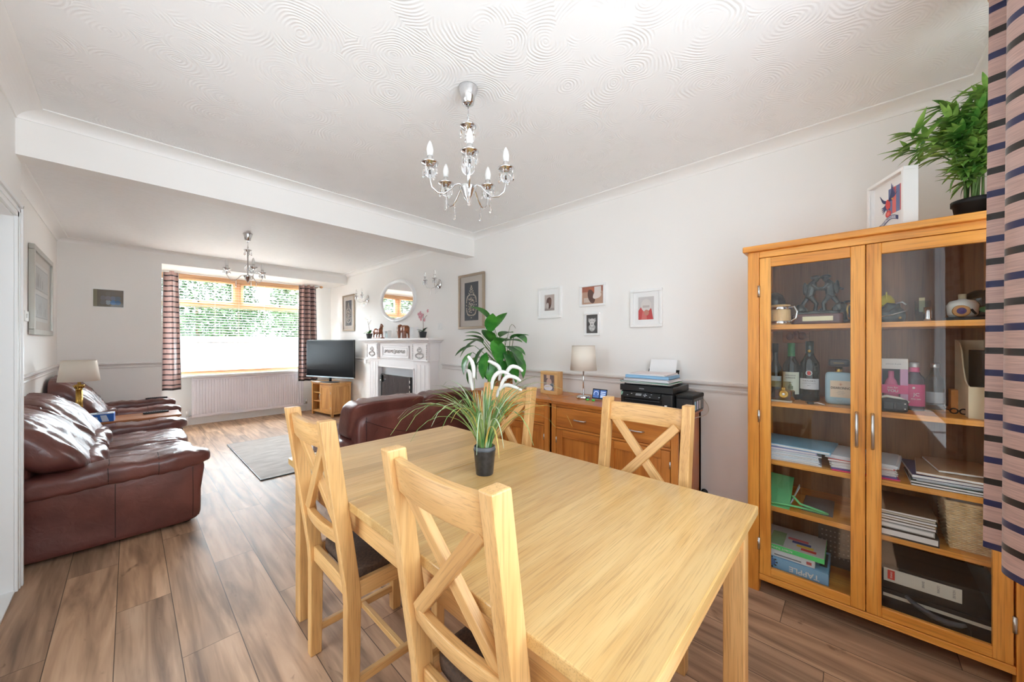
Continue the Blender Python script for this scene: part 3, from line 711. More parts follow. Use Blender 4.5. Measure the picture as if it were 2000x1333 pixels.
# ------------------------------------------------------------------ chandeliers and wall lights
def droplet(m, p, L, mat):
    x, y, z = p
    m.lathe([(.0004, 0), (.0012, -.004), (.0012, -.010)], (x, y, z), CHROME, 5)
    m.lathe([(.0004, -.010), (.0028, -.016), (.0062, -L + .014), (.0066, -L + .008), (.003, -L + .002), (.0004, -L)], (x, y, z), mat, 6, False)
def dish(m, c, r):
    m.lathe([(.004, -.012), (r * .35, -.010), (r * .55, .0), (r * .92, .006), (r, .010), (r * .94, .013), (r * .55, .005), (r * .2, .002), (.004, .002)], c, CHROME, 20)
def candle(parent, p, scale=1.0, bulbmat=None):
    """candle tube + bulb sub-parts above a dish at p"""
    x, y, z = p; k = scale
    m = MB(); m.lathe([(.0135 * k, 0), (.0135 * k, .038 * k), (.011 * k, .040 * k)], (x, y, z), STEEL, 14); m.build('candle_tube', parent, world=True)
    m = MB(); m.lathe([(.0135 * k, .040 * k), (.015 * k, .058 * k), (.016 * k, .068 * k), (.0125 * k, .085 * k), (.006 * k, .103 * k), (.001 * k, .110 * k)], (x, y, z), bulbmat or BULB, 14); m.build('bulb', parent, world=True)
FV = (math.sin(R(YAW)), math.cos(R(YAW)))
def chandelier(label, x, y, phases, rad, zt=CZ):
    t = T('chandelier', label, 'chandelier', (x, y, zt))
    m = MB(); m.lathe([(.046, 0), (.046, -.006), (.036, -.035), (.028, -.075), (.018, -.082), (.006, -.084)], (0, 0, 0), CHROME, 24); m.build('canopy', t)
    m = MB(); m.tube([(0, 0, -.08), (.002, 0, -.12), (0, .002, -.185)], .0028, CHROME, 6)
    for k in range(3):
        z = -.135 - k * .02; pts = [(.006 * math.cos(a) * (k % 2), .006 * math.cos(a) * (1 - k % 2), z + .013 * math.sin(a)) for a in [2 * PI * i / 10 for i in range(11)]]
        m.tube(pts, .0014, CHROME, 5)
    m.build('chain', t)
    m = MB(); dish(m, (0, 0, -.195), .04)
    for k in range(5): droplet(m, (.034 * math.cos(k * 1.256), .034 * math.sin(k * 1.256), -.19), .055, CRYSTAL)
    m.build('upper_dish', t)
    m = MB(); m.cyl((0, 0, -.19), (0, 0, -.50), .0065, STEEL, 12); m.build('stem', t)
    m = MB(); m.ell((0, 0, -.385), (.034, .034, .036), CRYSTAL, 12, 8); m.build('glass_ball', t)
    m = MB(); m.lathe([(.007, -.46), (.040, -.475), (.042, -.482), (.034, -.495), (.022, -.525), (.012, -.540), (.006, -.546), (.004, -.556), (.001, -.56)], (0, 0, 0), CHROME, 24); m.build('hub', t)
    for ph in phases:
        a = R(ph); dx, dy = math.cos(a), math.sin(a)
        def P(r, z): return (dx * r, dy * r, z)
        m = MB(); m.tube([P(.02, -.478), P(.045, -.470), P(.065, -.478), P(.09, -.508), P(.12, -.532), P(.15, -.532), P(.175, -.512), P(rad, -.475), P(rad, -.44)], .0042, CHROME, 8); arm = m.build('arm', t)
        m = MB(); m.ell(P(rad, -.445), (.026, .026, .025), CRYSTAL, 10, 7); m.build('glass_ball', arm)
        m = MB(); dish(m, P(rad, -.413), .04)
        for k in range(4): droplet(m, (dx * rad + .034 * math.cos(k * PI / 2 + .4), dy * rad + .034 * math.sin(k * PI / 2 + .4), -.41), .058, CRYSTAL)
        m.build('dish', arm)
        q = P(rad, -.413)
        kx, ky, kz = q
        m = MB(); m.lathe([(.0135, 0), (.0135, .04), (.011, .042)], q, STEEL, 14); m.build('candle_tube', arm)
        m = MB(); m.lathe([(.0130, .042), (.015, .060), (.016, .070), (.0125, .088), (.006, .106), (.001, .112)], q, BULB, 14); m.build('bulb', arm)
        m = MB(); droplet(m, P(.11, -.527), .085, CRYSTAL); m.build('droplet', arm)
    return t
def ph2deg(p):      # phase measured from 'towards the viewpoint', clockwise in plan
    a = R(p); vx = math.sin(a) * math.cos(R(YAW)) - math.cos(a) * FV[0]; vy = -math.sin(a) * math.sin(R(YAW)) - math.cos(a) * FV[1]
    return math.degrees(math.atan2(vy, vx))
chandelier('five armed chrome chandelier with crystal drops over the dining table', 1.121, 1.349, [ph2deg(9 + 72 * k) for k in range(5)], .185)
chandelier('three armed chrome chandelier with crystal drops in the lounge', .921, 4.984, [ph2deg(171 + 120 * k) for k in range(3)], .195)
def wall_light(label, y, z):
    t = T('wall_light', label, 'wall light', (XE, y, z), 0, 'twin candle wall lights')
    m = MB(); m.lathe([(.048, 0), (.048, -.008), (.038, -.016), (.02, -.026), (.004, -.03)], (0, 0, 0), CHROME, 24, axis=0, sx=.8, sy=1.3); m.build('wall_plate', t)
    for s_ in (-1, 1):
        m = MB(); pts = [(-.025, 0, -.01), (-.06, s_ * .02, -.045), (-.10, s_ * .05, -.062), (-.135, s_ * .085, -.05), (-.15, s_ * .105, -.02), (-.15, s_ * .105, .02)]
        m.tube(pts, .0042, CHROME, 8); arm = m.build('arm', t); q = (-.15, s_ * .105, .035)
        m = MB(); m.ell((q[0], q[1], q[2] - .028), (.024, .024, .022), CRYSTAL, 10, 7); m.build('glass_ball', arm)
        m = MB(); dish(m, q, .036)
        for k in range(4): droplet(m, (q[0] + .03 * math.cos(k * PI / 2), q[1] + .03 * math.sin(k * PI / 2), q[2]), .055, CRYSTAL)
        m.build('dish', arm)
        m = MB(); m.lathe([(.0125, 0), (.0125, .045), (.01, .047)], q, STEEL, 14); m.build('candle_tube', arm)
        m = MB(); m.lathe([(.0110, .047), (.014, .062), (.0145, .07), (.011, .09), (.004, .112), (.001, .118)], q, CRYSTAL, 12); m.build('bulb', arm)
    m = MB()
    for p in ((-.06, 0, -.05), (-.10, .05, -.064), (-.10, -.05, -.064), (-.03, 0, -.03)): droplet(m, p, .075, CRYSTAL)
    m.build('droplets', t)
wall_light('twin candle wall light on the far side of the round mirror, near the television', 5.90, 2.02)
wall_light('twin candle wall light on the dining side of the round mirror', 3.87, 2.045)

# ================================================================== DINING: table and chairs
TX0, TX1, TY0, TY1, TZ = .516, 1.446, .230, 1.945, .750
tb = T('dining_table', 'long oak extending dining table with a potted grass plant on it', 'table', ((TX0 + TX1) / 2, (TY0 + TY1) / 2, 0))
boxo('table_top', TX0, TX1, TY0, 1.2555, TZ - .03, TZ, OAKTOP[0], tb, world=True, bevel=.003) if False else None
m = MB(); m.box(TX0, TX1, TY0, 1.2560, TZ - .030, TZ, OAKTOP, 0); m.build('table_top', tb, world=True, bevel=.0035)
m = MB(); m.box(TX0, TX1, 1.2568, TY1, TZ - .030, TZ, OAKTOP, 0); m.build('extension_leaf', tb, world=True, bevel=.0035)
KN = plain('wood_knot', srgb(120, 84, 52), .6)
ins = .024; lg = .062
for (x0, y0) in ((TX0 + ins, TY0 + ins), (TX1 - ins - lg, TY0 + ins), (TX0 + ins, TY1 - ins - lg), (TX1 - ins - lg, TY1 - ins - lg)):
    boxo('leg', x0, x0 + lg, y0, y0 + lg, 0, TZ - .03, OAK, tb, world=True, bevel=.003)
a0 = .012
for nm, b in (('apron', (TX0 + ins + a0, TX0 + ins + a0 + .022, TY0 + ins + lg, TY1 - ins - lg)), ('apron', (TX1 - ins - a0 - .022, TX1 - ins - a0, TY0 + ins + lg, TY1 - ins - lg)),
              ('apron', (TX0 + ins + lg, TX1 - ins - lg, TY0 + ins + a0, TY0 + ins + a0 + .022)), ('apron', (TX0 + ins + lg, TX1 - ins - lg, TY1 - ins - a0 - .022, TY1 - ins - a0))):
    boxo(nm, b[0], b[1], b[2], b[3], TZ - .132, TZ - .03, OAK, tb, world=True, bevel=.002)

def make_chair(label):
    """local frame: rear of the chair at x=0, sitter faces +x"""
    t = T('dining_chair', label, 'chair', (0, 0, 0), 0, 'oak cross-back chairs around the dining table')
    for s_ in (-1, 1):
        m = MB(); yy = s_ * .181
        prof = [(0, 0), (.044, 0), (.050, .38), (.048, .44), (-.036, 1.038), (-.087, 1.038), (-.004, .45), (0, .39)]
        m.prism(prof[:], 1, yy - .019, yy + .019, OAK, gaxis=2); m.build('rear_leg', t, bevel=.004)
        boxo('front_leg', .365, .405, s_ * .18 - .02, s_ * .18 + .02, 0, .455, OAK, t, bevel=.003)
        boxo('side_rail', .046, .367, s_ * .181 - .011, s_ * .181 + .011, .395, .455, OAK, t, bevel=.003)
        boxo('stretcher', .042, .368, s_ * .181 - .010, s_ * .181 + .010, .085, .115, OAK, t, bevel=.003)
    boxo('front_rail', .374, .396, -.162, .162, .395, .455, OAK, t, bevel=.003)
    boxo('rear_rail', .012, .034, -.163, .163, .395, .455, OAK, t, bevel=.003)
    boxo('cross_stretcher', .215, .235, -.172, .172, .088, .112, OAK, t, bevel=.003)
    # seat pad: drop-in, brown fabric
    m = MB(); m.cushion((.215, 0, .460), (.345, .335, .052), SEATF, 10, 8); m.build('seat', t)
    # the back: curved top rail, curved lower rail, crossed braces
    def xz(z): return -.060 - (1.038 - z) / .338 * -.052 if False else (-.0615 + (1.038 - z) * .140)
    def rail(z0, z1, th, bow, name):
        m = MB(); n = 10; ys = [-.163 + .326 * i / n for i in range(n + 1)]
        v = []
        for y in ys:
            b_ = -bow * (1 - (y / .163) ** 2)
            for z in (z0, z1):
                for d in (-th / 2, th / 2): v.append((xz(z) + b_ + d, y, z))
        f = []
        for i in range(n):
            a = i * 4; b_ = a + 4
            f += [(a, b_, b_ + 2, a + 2), (a + 1, a + 3, b_ + 3, b_ + 1), (a + 2, b_ + 2, b_ + 3, a + 3), (a, a + 1, b_ + 1, b_)]
        f += [(0, 2, 3, 1), (n * 4, n * 4 + 1, n * 4 + 3, n * 4 + 2)]
        m.add(v, f, OAK, True, 1); o = m.build(name, t, bevel=.004)
        for p in o.data.polygons: p.use_smooth = abs(p.normal.x) > .7
        return o
    rail(.935, 1.018, .024, .016, 'top_rail'); rail(.592, .642, .024, .014, 'lower_rail')
    for s_ in (-1, 1):
        m = MB(); za, zb = .632, .945
        p0 = Vector((xz(za) + s_ * .006, -s_ * .142, za)); p1 = Vector((xz(zb) + s_ * .006, s_ * .142, zb)); d = p1 - p0
        L = d.length; m.box(-.011, .011, -.0185, .0185, -L / 2, L / 2, OAK, 2)
        o = m.build('cross_brace', t, bevel=.003); zz = d.normalized(); xx = Vector((1, 0, .140)).normalized(); yy = zz.cross(xx).normalized(); xx = yy.cross(zz)
        mt = Matrix((xx, yy, zz)).transposed().to_4x4(); o.matrix_local = Matrix.Translation((p0 + p1) / 2) @ mt
    return t
ch = make_chair('oak cross-back chair tucked in nearest the viewpoint, on the doorway side of the table')
ch.location = (.511, .648, 0)
copy_tree(ch, (.511, 1.457, 0), 0, 'oak cross-back chair on the doorway side of the table, towards the lounge')
copy_tree(ch, (1.520, .673, 0), PI, 'oak cross-back chair in front of the sideboard carrying the printer')
copy_tree(ch, (1.535, 1.53, 0), PI, 'oak cross-back chair behind the potted grass plant')

# ------------------------------------------------------------------ potted grass on the table
gp = T('potted_grass', 'ornamental grass with furry white plumes in a dark pot on the dining table', 'potted plant', (1.018, 1.118, TZ))
POTM = mottled('speckled_pot', srgb(40, 40, 42), srgb(58, 58, 60), 60, .3)
RIM = plain('pot_rim', srgb(84, 86, 90), .45)
m = MB(); m.lathe([(.001, .001), (.0345, 0), (.036, .002), (.0455, .098), (.0465, .1), (.0465, .104), (.0445, .104)], (0, 0, 0), POTM, 32); m.build('pot', gp)
m = MB(); m.lathe([(.0435, .098), (.0445, .116), (.0415, .118), (.040, .106), (.001, .104)], (0, 0, 0), RIM, 32, cap=False); m.build('pot_liner', gp)
rg = random.Random(11)
def blade(m, base, ang, L, lift, droop, wd, mat, n=9, tip=.12):
    dx, dy = math.cos(ang), math.sin(ang); pts = []
    x = base[0]; y = base[1]; z = base[2]; el = lift; st = L / n
    for i in range(n + 1):
        pts.append((x, y, z)); x += dx * math.cos(el) * st; y += dy * math.cos(el) * st; z += math.sin(el) * st
        el -= droop / n * (0.35 + 1.5 * i / n)
    v = []; 
    for i, p in enumerate(pts):
        w_ = wd * (1 - (i / n) ** 2.2 * (1 - tip)) * .5
        v += [(p[0] - dy * w_, p[1] + dx * w_, p[2]), (p[0] + dx * .0012, p[1] + dy * .0012, p[2] - w_ * .5), (p[0] + dy * w_, p[1] - dx * w_, p[2])]
    f = []
    for i in range(n): f += [(3 * i, 3 * i + 1, 3 * i + 4, 3 * i + 3), (3 * i + 1, 3 * i + 2, 3 * i + 5, 3 * i + 4)]
    m.add(v, f, mat, True); return pts
GY = plain('yellow_blade', srgb(196, 178, 96), .45); GP = mottled('pale_blade', srgb(150, 176, 140), srgb(196, 206, 176), 10, .45)
mb_ = MB()
for i in range(190):
    a = rg.uniform(0, 2 * PI); r_ = rg.uniform(0, .028)
    k = rg.random()
    if k < .55: L, lift, dr = rg.uniform(.10, .26), R(rg.uniform(72, 88)), R(rg.uniform(5, 40))
    elif k < .80: L, lift, dr = rg.uniform(.26, .40), R(rg.uniform(66, 84)), R(rg.uniform(60, 120))
    else: L, lift, dr = rg.uniform(.36, .54), R(rg.uniform(58, 76)), R(rg.uniform(105, 160))
    blade(mb_, (r_ * math.cos(a), r_ * math.sin(a), .105), a + rg.uniform(-.3, .3), L, lift, dr, rg.uniform(.0050, .0092), rg.choice([GRASSG, GRASSG, GRASSG, GP, GY if rg.random() < .5 else GRASSG]))
mb_.build('grass_blades', gp)
# plumes: furry white tails on thin stalks; given in (sideways, depth, base height, tip sideways, tip height)
RV = (math.cos(R(YAW)), -math.sin(R(YAW)))
PL = plain('plume_stalk', srgb(120, 130, 90), .6)
for (s0, d0, zb, path) in (
    (-.052, .02, .345, [(-.052, .345), (-.060, .385), (-.064, .415), (-.070, .428), (-.076, .424)]),
    (-.042, -.02, .400, [(-.042, .400), (-.044, .440), (-.052, .470), (-.068, .492)]),
    (.060, .03, .385, [(.060, .385), (.064, .42), (.056, .445), (.030, .462), (.012, .468)]),
    (.030, -.01, .352, [(.030, .352), (.034, .39), (.052, .418), (.080, .425), (.108, .412)]),
    (.086, .02, .385, [(.086, .385), (.092, .42), (.112, .445), (.142, .440), (.160, .425)]),
    (.064, -.02, .350, [(.064, .350), (.078, .39), (.100, .408), (.130, .402), (.150, .388)]),
    (.050, .01, .318, [(.050, .318), (.062, .352), (.088, .368), (.120, .362), (.156, .346)])):
    def W(s_, z, d=d0): return (RV[0] * s_ + FV[0] * d, RV[1] * s_ + FV[1] * d, z)
    m = MB(); m.tube([W(s0 * .25, .10, 0), W(s0 * .8, zb * .65), W(s0, zb)], .0013, PL, 5)
    pts = smooth_pts([W(*q) for q in path], 4); n = len(pts)
    m.tube(pts, [.0045 + .0038 * math.sin(PI * min(1, (i + .6) / n)) + .0006 * (i % 2) for i in range(n)], PLUME, 8); m.build('plume', gp)

# ================================================================== SIDEBOARDS
SBX = 2.262; SBZ = .848
def sideboard(label, y0, y1, ndoor):
    t = T('sideboard', label, 'sideboard', (2.49, (y0 + y1) / 2, 0))
    xb = XE - .019
    boxo('top', SBX - .018, xb, y0 - .012, y1 + .012, SBZ - .026, SBZ, SIDE, t, world=True, bevel=.005)
    m = MB(); m.box(SBX + .02, xb - .005, y0, y0 + .02, .05, SBZ - .026, SIDE, 2); m.box(SBX + .02, xb - .005, y1 - .02, y1, .05, SBZ - .026, SIDE, 2)
    m.box(xb - .015, xb - .005, y0 + .02, y1 - .02, .06, SBZ - .026, SIDE, 2); m.box(SBX + .02, xb - .015, y0 + .02, y1 - .02, .07, .09, SIDE, 1)
    st = .042
    for y in (y0, y1 - st): m.box(SBX, SBX + .045, y, y + st, 0, SBZ - .026, SIDE, 2); m.box(xb - .05, xb - .005, y, y + st, 0, SBZ - .026, SIDE, 2)
    m.box(SBX + .002, SBX + .02, y0 + st, y1 - st, SBZ - .048, SBZ - .026, SIDE, 1); m.box(SBX + .002, SBX + .02, y0 + st, y1 - st, .05, .085, SIDE, 1)
    m.box(SBX + .002, SBX + .02, y0 + st, y1 - st, .632, .648, SIDE, 1)
    m.build('carcass', t, world=True, bevel=.003)
    iy0, iy1 = y0 + st + .003, y1 - st - .003
    nd = 1 if ndoor == 1 else 2
    wdt = (iy1 - iy0) / nd
    # drawers
    dn = 1
    d0, d1 = .651, SBZ - .051
    m = MB(); m.box(SBX + .003, SBX + .022, iy0, iy1, d0, d1, SIDE, 1); dr = m.build('drawer', t, world=True, bevel=.003)
    for k in range(nd):
        yc = iy0 + wdt * (k + .5); hw = .05
        m = MB(); m.tube([(SBX + .003, yc - hw, .722), (SBX - .016, yc - hw * .8, .722), (SBX - .021, yc, .722), (SBX - .016, yc + hw * .8, .722), (SBX + .003, yc + hw, .722)], .005, STEEL, 8); m.build('handle', dr, world=True)
    for k in range(ndoor):
        wd = (iy1 - iy0) / ndoor; a = iy0 + wd * k + .0015; b = iy0 + wd * (k + 1) - .0015; f_ = .055
        m = MB(); z0, z1 = .087, .629
        m.box(SBX + .003, SBX + .022, a, a + f_, z0, z1, SIDE, 2); m.box(SBX + .003, SBX + .022, b - f_, b, z0, z1, SIDE, 2)
        m.box(SBX + .003, SBX + .022, a + f_, b - f_, z1 - f_, z1, SIDE, 1); m.box(SBX + .003, SBX + .022, a + f_, b - f_, z0, z0 + f_, SIDE, 1)
        m.box(SBX + .012, SBX + .018, a + f_, b - f_, z0 + f_, z1 - f_, SIDE, 2)
        d_ = m.build('door', t, world=True, bevel=.003)
        yh = a if k >= ndoor / 2 and ndoor > 1 else (b if ndoor > 1 else a)
        hinge = b + .001 if k == ndoor - 1 else a - .001
        for z in (.545, .16):
            m = MB(); m.cyl((SBX + .001, hinge, z - .022), (SBX + .001, hinge, z + .022), .004, STEEL, 8); m.build('hinge', d_, world=True)
        hy = (a + .028) if k == ndoor - 1 else (b - .028)
        m = MB(); m.tube([(SBX + .003, hy, .36), (SBX - .016, hy, .37), (SBX - .02, hy, .40), (SBX - .016, hy, .43), (SBX + .003, hy, .44)], .005, STEEL, 8); m.build('handle', d_, world=True)
    return t
sideboard('honey oak sideboard with drawer and doors, carrying the lamp and the printer', .765, 1.712, 2)
sideboard('honey oak sideboard carrying the leafy plant, next to the brown sofa', 1.742, 2.655, 2)

# ---- things on the sideboards
# peace lily in a square timber pot
pl = T('peace_lily', 'broad-leaved green plant in a square timber pot on the sideboard', 'potted plant', (2.42, 2.44, SBZ))
POTW = wood('pot_timber', srgb(190, 120, 62), srgb(164, 96, 46), srgb(132, 72, 34), .4, .1)
m = MB(); h = .19
for (x0, x1, y0, y1) in ((-.085, -.070, -.085, .085), (.070, .085, -.085, .085), (-.070, .070, -.085, -.070), (-.070, .070, .070, .085)): m.box(x0, x1, y0, y1, .0, h, POTW)
m.box(-.07, .07, -.07, .07, .0, h - .03, plain('soil', srgb(50, 40, 34), .9)); m.build('pot', pl, bevel=.003)
rl = random.Random(5)
fol = MB(); stm = MB()
def leaf(m, base, d, up, L, W, mat, curl=.35, n=7):
    d = Vector(d).normalized(); up = Vector(up); sdv = d.cross(up)
    sdv = sdv.normalized() if sdv.length > .05 else Vector((1, 0, 0)); up = sdv.cross(d).normalized(); v = []
    p = Vector(base); dirv = d.copy()
    for i in range(n + 1):
        t_ = i / n; w_ = W * (math.sin(PI * t_ ** .8) ** .9) * .5 if 0 < i < n else .0008
        u2 = sdv.cross(dirv).normalized()
        v += [p - sdv * w_ + u2 * (w_ * .28), p + u2 * 0, p + sdv * w_ + u2 * (w_ * .28)]
        dirv = (dirv - up * (curl / n) * 1.3).normalized(); p = p + dirv * (L / n)
    f = []
    for i in range(n): f += [(3 * i, 3 * i + 1, 3 * i + 4, 3 * i + 3), (3 * i + 1, 3 * i + 2, 3 * i + 5, 3 * i + 4)]
    m.add(v, f, mat, True)
# (sideways, depth, height of the leaf base; sideways tip direction; length) in the viewing frame, relative to the pot
def VW(s_, d, z): return Vector((RV[0] * s_ + FV[0] * d, RV[1] * s_ + FV[1] * d, z))
LV = [(-.10, .0, .52, -.9, -.30, .26), (-.05, -.06, .45, -.8, -.7, .25), (-.15, -.02, .40, -.75, -.75, .24), (-.08, .05, .56, -.5, .25, .18), (-.01, -.04, .58, .05, .9, .23), (.02, .0, .62, .35, .85, .24), (-.02, .04, .70, -.55, .9, .26),
      (.02, -.06, .52, .35, -.75, .27), (.10, -.02, .50, .9, .35, .22), (.14, .0, .52, .85, .60, .22), (.10, -.05, .46, .9, -.35, .27), (.16, -.03, .40, .75, -.75, .27), (.12, .04, .42, .5, -.9, .25), (.04, -.08, .42, .15, -.95, .26),
      (-.04, -.08, .40, -.2, -.95, .26), (-.12, .03, .36, -.6, -.8, .22), (.0, .02, .48, -.2, .7, .24), (.06, .06, .54, .5, .55, .22), (-.06, -.03, .50, -.6, .55, .20), (.17, .04, .56, .8, -.1, .20), (.07, -.1, .34, .45, -.9, .22), (-.09, -.09, .33, -.5, -.85, .20)]
LV += [(-.03, -.09, .38, -.35, -.8, .24), (.09, -.09, .40, .6, -.7, .25), (-.13, -.05, .46, -.9, -.1, .22), (-.06, -.08, .48, -.4, .3, .22), (.05, -.08, .47, .2, .5, .22), (.12, -.06, .45, .7, .1, .22), (0, -.1, .33, .05, -.9, .24), (-.14, .0, .30, -.6, -.7, .22), (.13, -.05, .32, .6, -.8, .22)]
for (s_, d, z, ts, tz, L) in LV:
    d = d - max(0, s_) * .55 - .02; b_ = VW(s_ * 1.22 - .075, d, z - .045); dd = VW(ts, rl.uniform(-.45, .10) - max(0, ts) * .75, tz)
    leaf(fol, b_, dd, (0, 0, 1), L * .98, L * rl.uniform(.50, .60), GREEN1, .45 + .25 * rl.random())
    stm.tube([VW(s_ * .15, d * .2, .17), VW(s_ * .6, d * .6, z * .62), tuple(b_)], .0028, STEMG, 5)
fol.build('leaves', pl); stm.build('stems', pl)
m = MB()
for (s_, z) in ((.10, .60), (-.09, .59)):
    m.tube([VW(0, 0, .18), VW(s_ * .5, .0, z * .7), VW(s_ * .95, .0, z), VW(s_ * 1.15, 0, z + .02)], .002, STEMG, 5); leaf(m, VW(s_ * 1.12, 0, z + .02), VW(.5 if s_ > 0 else -.5, -.1, -.35), (0, 0, 1), .06, .024, plain('dry_spathe', srgb(120, 84, 60), .7))
m.build('dry_flowers', pl)

# generic picture frame on a wall. axis 'E' = on the east wall facing -x ; 'W' west wall facing +x ; 'N' north wall facing -y
def frame_thing(name, label, cat, loc, w_, h_, fw, fd, fmat, matcol, mat_in, art, wall='E', group=None, tilt=0.0):
    rz = {'E': -PI / 2, 'W': PI / 2, 'N': 0.0}[wall]
    t = T(name, label, cat, loc, rz, group)     # local: x to the viewer's right, y into the wall, z up; face at y = -fd
    m = MB(); W, H = w_ / 2, h_ / 2
    for (x0, x1, z0, z1) in ((-W, W, H - fw, H), (-W, W, -H, -H + fw), (-W, -W + fw, -H + fw, H - fw), (W - fw, W, -H + fw, H - fw)): m.box(x0, x1, -fd, 0, z0, z1, fmat)
    m.build('frame', t, bevel=min(.004, fw * .2))
    m = MB(); m.box(-W + fw, W - fw, -fd * .45, -.001, -H + fw, H - fw, matcol); m.build('mount', t)
    m = MB(); aw, ah = mat_in
    art(m, aw, ah, -fd * .45); m.build('picture', t)
    m = MB(); m.box(-W + fw, W - fw, -fd * .78, -fd * .74, -H + fw, H - fw, PICGLASS); m.build('glazing', t)
    return t
cm = {}
def C(r, g, b, rough=.6):
    k = (r, g, b)
    if k not in cm: cm[k] = plain('tone_%02x%02x%02x' % k, srgb(r, g, b), rough)
    return cm[k]
def rect(m, x0, x1, z0, z1, y, mat, k=0): m.box(x0, x1, y - .0006 - .0003 * k, y - .0001, z0, z1, mat)
def blob(m, cx, cz, rx, rz, y, mat, k=1, n=18, rot=0, wob=0):
    pts = []
    for i in range(n):
        a = 2 * PI * i / n; q = 1 + wob * math.sin(3 * a + cx * 90); px, pz = rx * q * math.cos(a), rz * q * math.sin(a)
        pts.append((cx + px * math.cos(rot) - pz * math.sin(rot), cz + px * math.sin(rot) + pz * math.cos(rot)))
    m.prism(pts, 1, y - .0006 - .0003 * k, y - .0002, mat)
def poly(m, pts, y, mat, k=1): m.prism(pts, 1, y - .0006 - .0003 * k, y - .0002, mat)
WHF = plain('white_frame', srgb(244, 244, 243), .4); MOUNT = plain('white_mount', srgb(250, 250, 249), .7)
def art_a(m, w_, h_, y):
    rect(m, -w_ / 2, w_ / 2, -h_ / 2, h_ / 2, y, C(196, 184, 178)); blob(m, -.005, .0, w_ * .26, h_ * .36, y, C(110, 84, 78), 1, wob=.08); rect(m, -.004, w_ * .2, -.02, .03, y, C(130, 100, 86), 2); rect(m, -w_ * .5, w_ * .5, -h_ / 2, -h_ * .36, y, C(168, 156, 152), 1); blob(m, -.02, -.03, .012, .03, y, C(206, 196, 190), 3)
def art_b(m, w_, h_, y):
    rect(m, -w_ / 2, w_ / 2, -h_ / 2, h_ / 2, y, C(196, 158, 136)); rect(m, -w_ / 2, w_ / 2, h_ * .2, h_ / 2, y, C(176, 108, 88), 1); rect(m, -.03, .02, h_ * .1, h_ * .42, y, C(196, 112, 84), 2)
    blob(m, -.01, -.01, w_ * .16, h_ * .42, y, C(110, 82, 74), 3, rot=.3); blob(m, .045, .0, w_ * .2, h_ * .22, y, C(236, 222, 214), 6, rot=.5, wob=.1); rect(m, .02, .085, .02, .07, y, C(232, 222, 216), 5); rect(m, -.085, -.02, -.06, -.02, y, C(214, 196, 184), 2)
def art_c(m, w_, h_, y):
    rect(m, -w_ / 2, w_ / 2, -h_ / 2, h_ / 2, y, C(88, 88, 88)); LT = C(214, 212, 210); MD = C(182, 180, 178); DK = C(96, 94, 92)
    blob(m, 0, -h_ * .20, w_ * .30, h_ * .20, y, MD, 1, wob=.05); poly(m, [(-w_ * .30, h_ * .32), (-w_ * .12, h_ * .27), (-w_ * .26, h_ * .10), (-w_ * .34, h_ * .16)], y, MD, 2); poly(m, [(w_ * .30, h_ * .32), (w_ * .12, h_ * .27), (w_ * .26, h_ * .10), (w_ * .34, h_ * .16)], y, MD, 2)
    blob(m, 0, h_ * .13, w_ * .25, h_ * .17, y, LT, 3); blob(m, 0, -h_ * .02, w_ * .17, h_ * .13, y, C(226, 224, 222), 4); blob(m, 0, -h_ * .01, w_ * .055, h_ * .03, y, DK, 5)
    for s_ in (-1, 1): blob(m, s_ * w_ * .11, h_ * .14, w_ * .032, h_ * .020, y, DK, 5)
    blob(m, -w_ * .12, -h_ * .24, w_ * .09, h_ * .07, y, LT, 3, wob=.1); blob(m, w_ * .10, -h_ * .28, w_ * .10, h_ * .06, y, LT, 4, wob=.1)
def art_d(m, w_, h_, y):
    rect(m, -w_ / 2, w_ / 2, -h_ / 2, h_ / 2, y, C(214, 210, 208)); poly(m, [(-w_ * .5, -h_ / 2), (w_ * .46, -h_ / 2), (w_ * .34, -h_ * .04), (w_ * .1, h_ * .1), (-w_ * .3, h_ * .08), (-w_ * .5, -h_ * .1)], y, C(206, 84, 84), 1)
    poly(m, [(-w_ * .3, -h_ / 2), (w_ * .06, -h_ / 2), (-.0, -h_ * .1), (-w_ * .2, -h_ * .05)], y, C(216, 120, 116), 2); blob(m, 0, h_ * .12, w_ * .33, h_ * .28, y, C(226, 220, 216), 3); blob(m, .004, -h_ * .2, w_ * .16, h_ * .13, y, C(196, 136, 120), 4); rect(m, -w_ * .22, w_ * .22, h_ * .02, h_ * .12, y, C(200, 190, 186), 4)
G4 = 'white framed photographs on the dining wall'
frame_thing('picture_frame', 'white framed photo in a wide mount, nearest the plant', 'picture', (XE, 2.090, 1.672), .272, .298, .022, .022, WHF, MOUNT, (.115, .150), art_a, group=G4)
frame_thing('picture_frame', 'white framed landscape photo in warm tones, above the black and white portrait', 'picture', (XE, 1.628, 1.702), .252, .192, .020, .022, WHF, MOUNT, (.205, .150), art_b, group=G4)
frame_thing('picture_frame', 'small white framed black and white portrait above the table lamp', 'picture', (XE, 1.632, 1.454), .150, .198, .018, .020, WHF, MOUNT, (.108, .158), art_c, group=G4)
frame_thing('picture_frame', 'white framed photo with a red patch in a wide mount, above the printer', 'picture', (XE, 1.158, 1.560), .250, .294, .022, .022, WHF, MOUNT, (.122, .175), art_d, group=G4)

